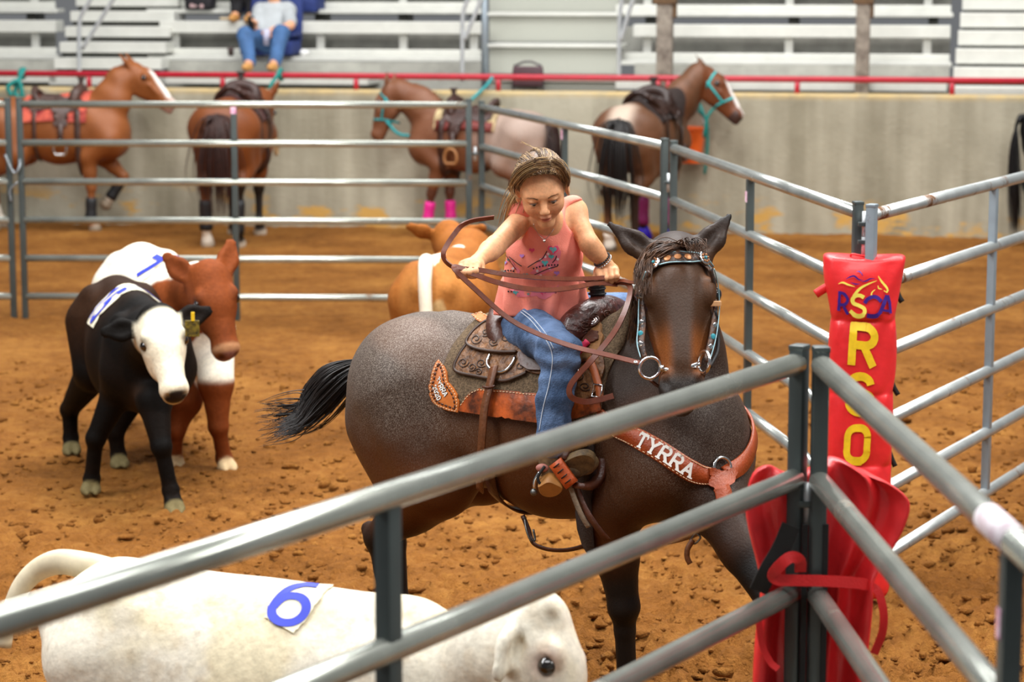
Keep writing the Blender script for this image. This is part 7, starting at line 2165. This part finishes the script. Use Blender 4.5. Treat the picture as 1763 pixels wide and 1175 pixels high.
# ================================================================== CALVES
CALF = dict(fr=[(.17, -.13, .50), (.19, -.12, .28), (.18, -.12, .085), (.22, -.12, 0)], fl=[(.17, .13, .50), (.19, .12, .28), (.18, .12, .085), (.22, .12, 0)],
            hr=[(-.52, -.13, .50), (-.72, -.11, .34), (-.69, -.11, .09), (-.64, -.11, 0)], hl=[(-.52, .13, .50), (-.72, .11, .34), (-.69, .11, .09), (-.64, .11, 0)],
            neck=[(.22, 0, .70, .19), (.40, 0, .80, .14)], poll=(.52, 0, .92), hd=(.65, 0, -.76), hn=(.76, 0, .65), ears=((0, .0, 0), (0, 0, 0)), head=1.0)
def calf_volume(J, h):
    pts = np.array([[float(x) for x in p[:3]] for k in ('fr', 'fl', 'hr', 'hl') for p in J[k]] + [J['poll'], np.array(J['poll']) + nrm(J['hd']) * .45])
    lo = np.minimum(pts.min(0), [-.85, -.3, 0]) - .22; hi = np.maximum(pts.max(0), [.4, .3, 1.0]) + .22; lo[2] = -.05
    v = Vol(lo, hi, h)
    v.cone((.20, 0, .64), (-.16, 0, .63), .255, .275, .05, (1, .80, 1)); v.cone((-.16, 0, .63), (-.52, 0, .70), .275, .225, .05, (1, .84, 1))
    v.cone((.22, 0, .87), (-.62, 0, .885), .055, .06, .07)                       # level back
    v.ell((-.62, 0, .73), (.20, .195, .215), .05)
    for s in (-1, 1):
        v.ell((-.57, s * .135, .86), (.085, .05, .055), .05); v.ell((-.765, s * .075, .80), (.05, .035, .05), .04)   # hooks and pins
        v.ell((.21, s * .13, .68), (.13, .075, .20), .05)
        F_ = J['fl'] if s > 0 else J['fr']; H_ = J['hl'] if s > 0 else J['hr']
        e, kn, fe, ho = (np.array(p, float) for p in F_)
        v.cone((.22, s * .13, .60), e, .10, .085, .05); v.cone(e, kn, .078, .046, .025); v.ell(kn, .050, .015); v.cone(kn, fe, .038, .036, .015); v.ell(fe, .044, .012)
        d = nrm(ho - fe); sd = np.array([0, 1.0, 0])
        for q in (-1, 1): v.cone(fe + (ho - fe) * .25 + sd * q * .010, ho + sd * q * .0225 - d * .022, .030, .0285, .004); v.cone(ho + sd * q * .0225 - d * .022, ho + sd * q * .020 - d * .012 + np.array([.028, 0, 0]), .027, .014, .004)
        st, hk, fe, ho = (np.array(p, float) for p in H_)
        v.cone((-.60, s * .11, .72), st, .155, .115, .05); v.cone(st, hk, .100, .048, .03); v.ell(hk, .050, .015)
        ax = nrm(fe - hk); back = nrm(np.array([-1.0, 0, 0]) + ax * ax[0]); v.cone(hk, hk + back * .04 - ax * .02, .036, .024, .015)
        v.cone(hk, fe, .043, .037, .015); v.ell(fe, .044, .012); d = nrm(ho - fe)
        for q in (-1, 1): v.cone(fe + (ho - fe) * .25 + sd * q * .010, ho + sd * q * .0225 - d * .022, .030, .0285, .004); v.cone(ho + sd * q * .0225 - d * .022, ho + sd * q * .020 - d * .012 + np.array([.028, 0, 0]), .027, .014, .004)
    nk = [np.array(p[:3], float) for p in J['neck']]; nr = [p[3] for p in J['neck']]; pl, hd, hn, hl = head_frame(J['poll'], J['hd'], J['hn']); S = J['head']; A = np.stack([hd, hn, hl])
    def H(t, n, l): return pl + S * (hd * t + hn * n + hl * l)
    for i in range(len(nk) - 1): v.cone(nk[i], nk[i + 1], nr[i], nr[i + 1], .05, (1, .72, 1))
    v.cone(nk[-1], H(.06, -.06, 0), nr[-1], .095 * S, .05)
    v.cone(nk[0] + np.array([.05, 0, -.18]), nk[-1] + np.array([.0, 0, -.12]), .06, .05, .06)     # dewlap
    v.cone(H(.025, -.02, 0), H(.13, -.025, 0), .088 * S, .092 * S, .03, (1, .95, 1.0), A); v.ell(H(.0, -.015, 0), np.array([.05, .06, .062]) * S, .03, A)
    v.cone(H(.12, -.025, 0), H(.30, -.035, 0), .085 * S, .060 * S, .03, (1, .95, .88), A)
    v.cone(H(.12, -.095, 0), H(.30, -.085, 0), .052 * S, .036 * S, .03)
    v.ell(H(.325, -.040, 0), np.array([.045, .055, .060]) * S, .025, A); v.ell(H(.33, -.085, 0), np.array([.035, .030, .042]) * S, .02, A)
    for s in (-1, 1):
        v.ell(H(.16, -.08, s * .040), np.array([.08, .06, .035]) * S, .03, A); v.ell(H(.110, .026, s * .070), np.array([.034, .024, .024]) * S, .02, A)
        v.ell(H(.132, .006, s * .094), np.array([.026, .020, .018]) * S, .008, A, sub=True)
        v.ell(H(.366, -.026, s * .034), np.array([.016, .018, .014]) * S, .006, A, sub=True)
        ed = J.get('eardir', {}).get(s, (.05, -.12, 1.0)); d = nrm(hd * ed[0] + hn * ed[1] + hl * s * ed[2]); b0 = H(.02, -.035, s * .070)
        face = nrm(hn + hd * .5 - d * np.dot(hn + hd * .5, d)); sd = np.cross(d, face); B = np.stack([d, face, sd]); L = J.get('earlen', .15) * S
        v.cone(b0, b0 + d * L * .5, .028 * S, .048 * S, .02, (1, .45, 1), B); v.cone(b0 + d * L * .5, b0 + d * L * .92, .048 * S, .030, .012, (1, .40, 1), B)
        v.ell(b0 + d * L * .55 + face * .022, np.array([L * .36, .014, .028 * S]), .010, B, sub=True)
    return v
def calf(label, fr, J, coat, h=.0115, tail=None, mat_=None):
    Jd = dict(CALF); Jd.update(J); J = Jd
    V, Q = calf_volume(J, h).surface(); root = thing('calf', label, 'calf', (fr.o[0], fr.o[1], 0))
    cc = coat(V, J); t_, n_, l_ = head_coords(V, J)
    for s in (-1, 1): cc = mixc(cc, np.exp(-(((t_ - .362) / .014) ** 2 + ((n_ + .028) / .016) ** 2 + ((l_ - s * .034) / .013) ** 2)) * .9, '1a1210')
    W = fr.w(V); body = mk('body', W, Q, mat_ or calf_coat, root, col=cc)
    pl, hd, hn, hl = head_frame(J['poll'], J['hd'], J['hn']); S = J['head']
    def H(t, n, l): return pl + S * (hd * t + hn * n + hl * l)
    for s in (-1, 1): MB().ball(fr.w(H(.132, .008, s * .0785)), .0215 * S * fr.s, 14, 10).build('eye', eye_mat, root)
    return dict(root=root, J=J, fr=fr, skin=Skin(bvh_of(W, Q)), H=lambda t, n, l: fr.w(H(t, n, l)), Hl=H)
calf_coat = coat_mat('calf_coat', .65, 0, bump=.35, bscale=70, fscale=45, spec=.1)
def calf_tail(z, pts, col_m, r0=.028, r1=.010, switch=None):
    p = z['fr'].w(spline(pts, 30)); MB().tube(p, np.linspace(r0, r1, 30), 10).build('tail', col_m, z['root'])
    if switch is not None:
        rng = np.random.default_rng(4); b = p[-1]; L = []
        for k in range(60):
            r = rng.normal(0, .012, 3); L.append(spline([b + r * .4, b + r + [0, 0, -.07], b + r * 2 + [0, 0, -.16 * rng.uniform(.7, 1.1)]], 8))
        V, Q = strands(L, .004); mk('tail_switch', V, Q, switch, z['root'])
def tag_patch(z, outline, text_fn, label, cloth):
    V, Fc = patch(z['skin'], outline, .003, .003, 5.0); o = mk('number_patch', V, Fc, cloth, z['root'], label=label); sharp(o, 50); text_fn(o); return o
cloth_w = mat('cream_patch_cloth', 'e9e2c8', .8, 0, vary=.1, scale=20); blue_ink = mat('blue_ink', '2a3cc0', .6)
def band_patch(z, px, py, half, th0, th1, text, label, slant=0.0):
    xc = px
    def fn(x, y, off=0.0):
        return far_drape(z, x / 100, y, off, .62)
    out = [(100 * (xc - half + slant * a / 60), a) for a in np.linspace(th0, th1, 9)] + [(100 * (xc + half + slant * a / 60), a) for a in np.linspace(th1, th0, 9)]
    V, Fc = patch(None, out, .004, .003, 4.0, fn=fn); o = mk('number_patch', V, Fc, cloth_w, z['root'], label=label); sharp(o, 60)
    for sg, (b0, b1) in ((-1, (th0 + 6, -9)), (1, (th1 - 6, 9))):
        if (sg < 0 and th0 > -20) or (sg > 0 and th1 < 20): continue
        tw = width_of(text, .4)
        def f(x, y):
            u = x / tw - .5; th = b0 + (b1 - b0) * y / 1.4
            q, n = fn(100 * (xc - sg * -1 * u * half * 1.55 + slant * th / 60), th, 0); return q + n * .0105, n
        ob = letters(text, f, .30, .4, .12, .0008).build('digit', blue_ink, o, smooth=False)
    return o
def blue_stroke(z, o, pix, w, n=22):
    p, nn = lay(z['skin'], pix, n, .0066)
    if len(p) > 3: sharp(MB().strap(p, nn, w, .0009).build('digit', blue_ink, o), 25)

# black calf with white face
A1 = Frame(-1.80, 11.55, -71, 1.0)
hdw = nrm(P(303, 652, 10.66) - P(272, 535, 10.86)); toL = lambda f, w: np.array([w @ f.f, w @ f.l, w[2]])
j = dict(poll=A1.px(270, 545, 10.90), hd=toL(A1, hdw), hn=toL(A1, np.array([.25, -.85, .45])), neck=[(.22, 0, .70, .19), (.36, .0, .76, .15)], head=1.12,
         fr=[(.14, -.13, .50), A1.px(165, 755, 11.36), A1.px(158, 825, 11.40), A1.px(155, 852, 11.36)], fl=[A1.px(265, 690, 11.12), A1.px(278, 770, 11.02), A1.px(294, 845, 11.03), A1.px(303, 886, 10.97)],
         hr=[(-.52, -.13, .50), A1.px(120, 705, 12.32), A1.px(122, 755, 12.34), A1.px(124, 783, 12.28)], hl=[(-.52, .13, .50), A1.px(198, 742, 12.08), A1.px(204, 785, 12.10), A1.px(207, 805, 12.04)],
         eardir={-1: (.0, .05, 1.0), 1: (-.15, .05, 1.0)}, earlen=.155)
def k1(p, J):
    n1 = fbm(p, 7, 3, 2); c = np.tile(np.array(lin('0d0a08')), (len(p), 1)); c = mixc(c, smoothstep(.1, -.35, p[:, 0]) * smoothstep(.5, .75, p[:, 2]) * .6, '3c2414'); c = mixc(c, smoothstep(.48, .62, n1) * .25, '241912')
    t, n, l = head_coords(p, J); hm = smoothstep(-.02, .02, t + (n1 - .5) * .06) * (t < .5) * smoothstep(-.135, -.105, n + (n1 - .5) * .05) * smoothstep(.108, .092, np.abs(l)); hm = np.maximum(hm, smoothstep(.20, .24, t) * (t < .5) * (n > -.2) * (np.abs(l) < .12))
    c = mixc(c, hm, 'efe6cc'); c = mixc(c, hm * smoothstep(.345, .358, t) * smoothstep(-.095, -.065, n), '2b2320')
    for s in (-1, 1): c = mixc(c, np.exp(-(((t - .128) / .03) ** 2 + ((l - s * .088) / .03) ** 2)) * .6, '3a2a20')
    return hoof_all(c, p, J, '756a48')
C1 = calf('black calf with a white face and a numbered patch over its back', A1, j, k1)
calf_tail(C1, [(-.78, 0, .84), (-.86, 0, .80), (-.88, 0, .6), (-.86, 0, .42)], mat('black_tail', '1a1512', .6), .026, .010, black_hair)
band_patch(C1, -.20, 0, .11, -58, 54, '15', 'cream cloth patch with blue digits laid across the back')
def ear_tag():
    c = P(331, 566, 10.80); MB().box(c, (.065, .008, .075), bev=.003).build('ear_tag', mat('yellow_black_tag', '6a5a14', .5, 0, vary=.8, scale=60, dark='161208'), C1['root'], smooth=False, label='dark yellow ear tag'); MB().box(P(332, 547, 10.80), (.016, .008, .05), bev=.003).build('tag_stem', mat('yellow_tag', 'e0b818', .5), C1['root'], smooth=False)
ear_tag()
# red and white calf behind it
A2 = Frame(-1.76, 12.52, -66, 1.06)
hdw = nrm(P(394, 590, 11.66) - P(360, 455, 11.82))
j = dict(poll=A2.px(360, 470, 11.84), hd=toL(A2, hdw), hn=toL(A2, np.array([.30, -.85, .42])), neck=[(.22, 0, .70, .19), (.34, .02, .80, .15)], head=1.12,
         fr=[A2.px(318, 690, 12.14), A2.px(303, 740, 12.10), A2.px(300, 790, 12.16), A2.px(302, 808, 12.12)], fl=[A2.px(372, 660, 12.0), A2.px(376, 735, 11.98), A2.px(386, 790, 12.02), A2.px(394, 812, 11.96)],
         eardir={-1: (-.75, .2, .55), 1: (-.85, .1, .35)}, earlen=.16)
def k2(p, J):
    n1 = fbm(p, 7, 3, 9); c = np.tile(np.array(lin('eee5d2')), (len(p), 1))
    red = patch_mask(p, (.30, -.12, .70), (.20, .22, .17), 3, .3); red = np.maximum(red, patch_mask(p, (.18, .02, .92), (.09, .07, .06), 5, .3)); red = np.maximum(red, patch_mask(p, (.38, .0, .80), (.14, .2, .14), 6, .3))
    t, n, l = head_coords(p, J); hm = (t > -.30) * (t < .5) * (np.linalg.norm(p - np.array(J['poll']) - nrm(J['hd']) * .15, axis=1) < .46) * (n > -.2)
    red = np.maximum(red, hm); red = np.maximum(red, smoothstep(.30, .26, np.linalg.norm(p - np.array(J['poll']) - np.array([-.06, 0, -.10]), axis=1)))
    red = np.maximum(red, smoothstep(.44, .40, p[:, 2]) * (p[:, 0] > -.2)); red = red * (1 - .0)
    wchest = patch_mask(p, (.36, .05, .52), (.14, .13, .16), 8, .3) * (1 - hm); c = mixc(c, red, '7a3d1b'); c = mixc(c, red * smoothstep(.5, .62, n1) * .4, '5e2c11'); c = mixc(c, wchest, 'e6dccb')
    c = mixc(c, hm * smoothstep(.31, .33, t) * .8, 'c09068'); c = mixc(c, hm * smoothstep(.345, .36, t) * smoothstep(-.10, -.07, n), '8a6058')
    for s in (-1, 1): c = mixc(c, hm * np.exp(-(((t - .128) / .03) ** 2 + ((l - s * .088) / .03) ** 2)) * .6, '4a2412')
    return hoof_all(c, p, J, 'c8ae86')
C2 = calf('red and white calf standing close behind the black calf', A2, j, k2)
calf_tail(C2, [(-.78, 0, .84), (-.86, 0, .80), (-.88, 0, .6), (-.86, 0, .42)], mat('cream_tail', 'e4d8c2', .7), .026, .010, mat('cream_switch', 'd9ccb4', .7))
band_patch(C2, -.10, 0, .09, -48, 40, '7', 'cream cloth patch with a blue digit laid across the back')
# brown calf seen from behind
A3 = Frame(-.30, 13.32, 82, 1.04)
j = dict(poll=A3.px(772, 396, 14.02), hd=(.8, 0, -.55), hn=(.5, 0, .8), neck=[(.22, 0, .74, .18), (.40, 0, .84, .14)], eardir={-1: (-.5, .1, .8), 1: (-.5, .1, .8)}, earlen=.17)
def k3(p, J):
    n1 = fbm(p, 7, 3, 13); c = np.tile(np.array(lin('9c5f2a')), (len(p), 1)); c = mixc(c, smoothstep(.45, .65, n1) * .35, '7f481c'); c = mixc(c, smoothstep(.2, .16, np.abs(p[:, 1])) * smoothstep(-.6, -.75, p[:, 0]) * .35, 'b98144')
    c = mixc(c, patch_mask(p, (-.58, .03, .94), (.16, .05, .06), 4, .3), 'f0e8d4'); c = mixc(c, patch_mask(p, (-.80, .07, .60), (.12, .06, .10), 6, .3), 'c9b48c'); c = mixc(c, patch_mask(p, (-.80, -.03, .62), (.12, .05, .16), 16, .3) * .7, 'c2a878'); c = mixc(c, patch_mask(p, (.0, .03, .94), (.10, .06, .05), 7, .3), 'efe6d2'); return hoof_all(c, p, J, '8f7d50')
C3 = calf('brown calf with a white stripe down its rump and tail, seen from behind', A3, j, k3)
_w = mat('white_tail_hair', 'ece2cc', .7, 0, vary=.1, scale=20)
tp = A3.w(spline([(-.62, .06, .925), (-.72, .045, .930), (-.80, .035, .895), (-.835, .03, .80), (-.85, .015, .60), (-.85, -.02, .40), (-.84, -.04, .22)], 36))
MB().tube(tp, np.interp(np.linspace(0, 1, 36), [0, .2, .6, 1], [.042, .040, .033, .03]), 12).build('tail', _w, C3['root'], label='white tail')
# white calf nearest
A4 = Frame(-.445, 5.88, -22, 1.0)
hdw = nrm(P(990, 1245, 5.48) - P(934, 1058, 5.60))
j = dict(poll=A4.px(930, 1058, 5.62), hd=toL(A4, hdw), hn=toL(A4, np.array([.86, -.22, .42])), neck=[(.20, 0, .72, .19), (.36, .0, .72, .155), (*A4.px(856, 1130, 5.66), .125)], head=1.06, earlen=.14,
         eardir={-1: (.75, -.35, .55), 1: (-.35, .1, .8)})
def k4(p, J):
    n1 = fbm(p, 5, 4, 21); c = np.tile(np.array(lin('f1e9d6')), (len(p), 1)); c = mixc(c, smoothstep(.46, .66, n1) * .5, 'e3d09c'); c = mixc(c, smoothstep(.62, .72, fbm(p, 30, 2, 8)) * .25, 'b89a70')
    t, n, l = head_coords(p, J)
    for s in (-1, 1): c = mixc(c, np.exp(-(((t - .128) / .035) ** 2 + ((l - s * .088) / .035) ** 2 + ((n - .01) / .04) ** 2)) * .8, 'a8705c'); c = mixc(c, np.exp(-(((t - .02) / .025) ** 2 + ((l - s * .055) / .022) ** 2)) * (n > 0) * .8, '6a5640')
    c = mixc(c, smoothstep(.34, .36, t) * (t < .5) * (np.abs(n) < .2), 'd8b0a0')
    return hoof_all(c, p, J, '8f7d50')
white_coat = coat_mat('white_calf_coat', .75, 0, bump=.35, bscale=60, fscale=40, spec=.15)
C4 = calf('white calf with a blue number six, nearest the camera behind the rails', A4, j, k4, .0105, mat_=white_coat)
tp = spline([P(200, 990, 6.16), P(150, 975, 6.18), P(104, 968, 6.22), P(68, 980, 6.25), P(42, 1004, 6.25), P(26, 1032, 6.24), P(14, 1068, 6.23), P(8, 1115, 6.22)], 36)
MB().tube(tp, np.linspace(.040, .018, 36), 12).build('tail', mat('cream_white_tail', 'ddcfb0', .7, 0, vary=.15, scale=14), C4['root'])
def t6(o):
    blue_stroke(C4, o, [(547, 1013), (525, 1011), (500, 1017), (481, 1032), (469, 1050)], .022, 30)
    blue_stroke(C4, o, [(470, 1046), (469, 1062), (482, 1074), (504, 1075), (522, 1064), (529, 1047), (521, 1033), (503, 1029), (486, 1034), (472, 1048)], .024, 44)
tag_patch(C4, [(455, 1066), (468, 1040), (484, 1020), (497, 1006), (574, 1011), (558, 1026), (540, 1050), (522, 1078), (506, 1093), (480, 1078)], t6, 'cream cloth patch with a blue number six', cloth_w)

# ================================================================== shared group phrases for things of one kind
GROUPS = {'livestock_panel': 'pipe panels of the arena pen', 'horse': 'horses in the arena', 'calf': 'calves in the pen', 'western_saddle': 'western saddles on the horses', 'saddle_blanket': 'saddle pads under the saddles',
          'lead_rope': 'lead ropes on the rail', 'post_pad': 'red vinyl post pads', 'stadium_seat': 'padded seats on the bleachers', 'wooden_column': 'wooden columns behind the rail', 'bleacher': 'aluminium bleachers',
          'bleacher_stair': 'narrow bleacher stairs', 'stair_handrail': 'pipe handrails of the bleacher stairs', 'person': 'people in the photo', 'halter': 'turquoise halters'}
for o in SC.objects:
    if o.parent is None and o.get('category'):
        g = GROUPS.get(o.name.split('.')[0])
        if g: o['group'] = g
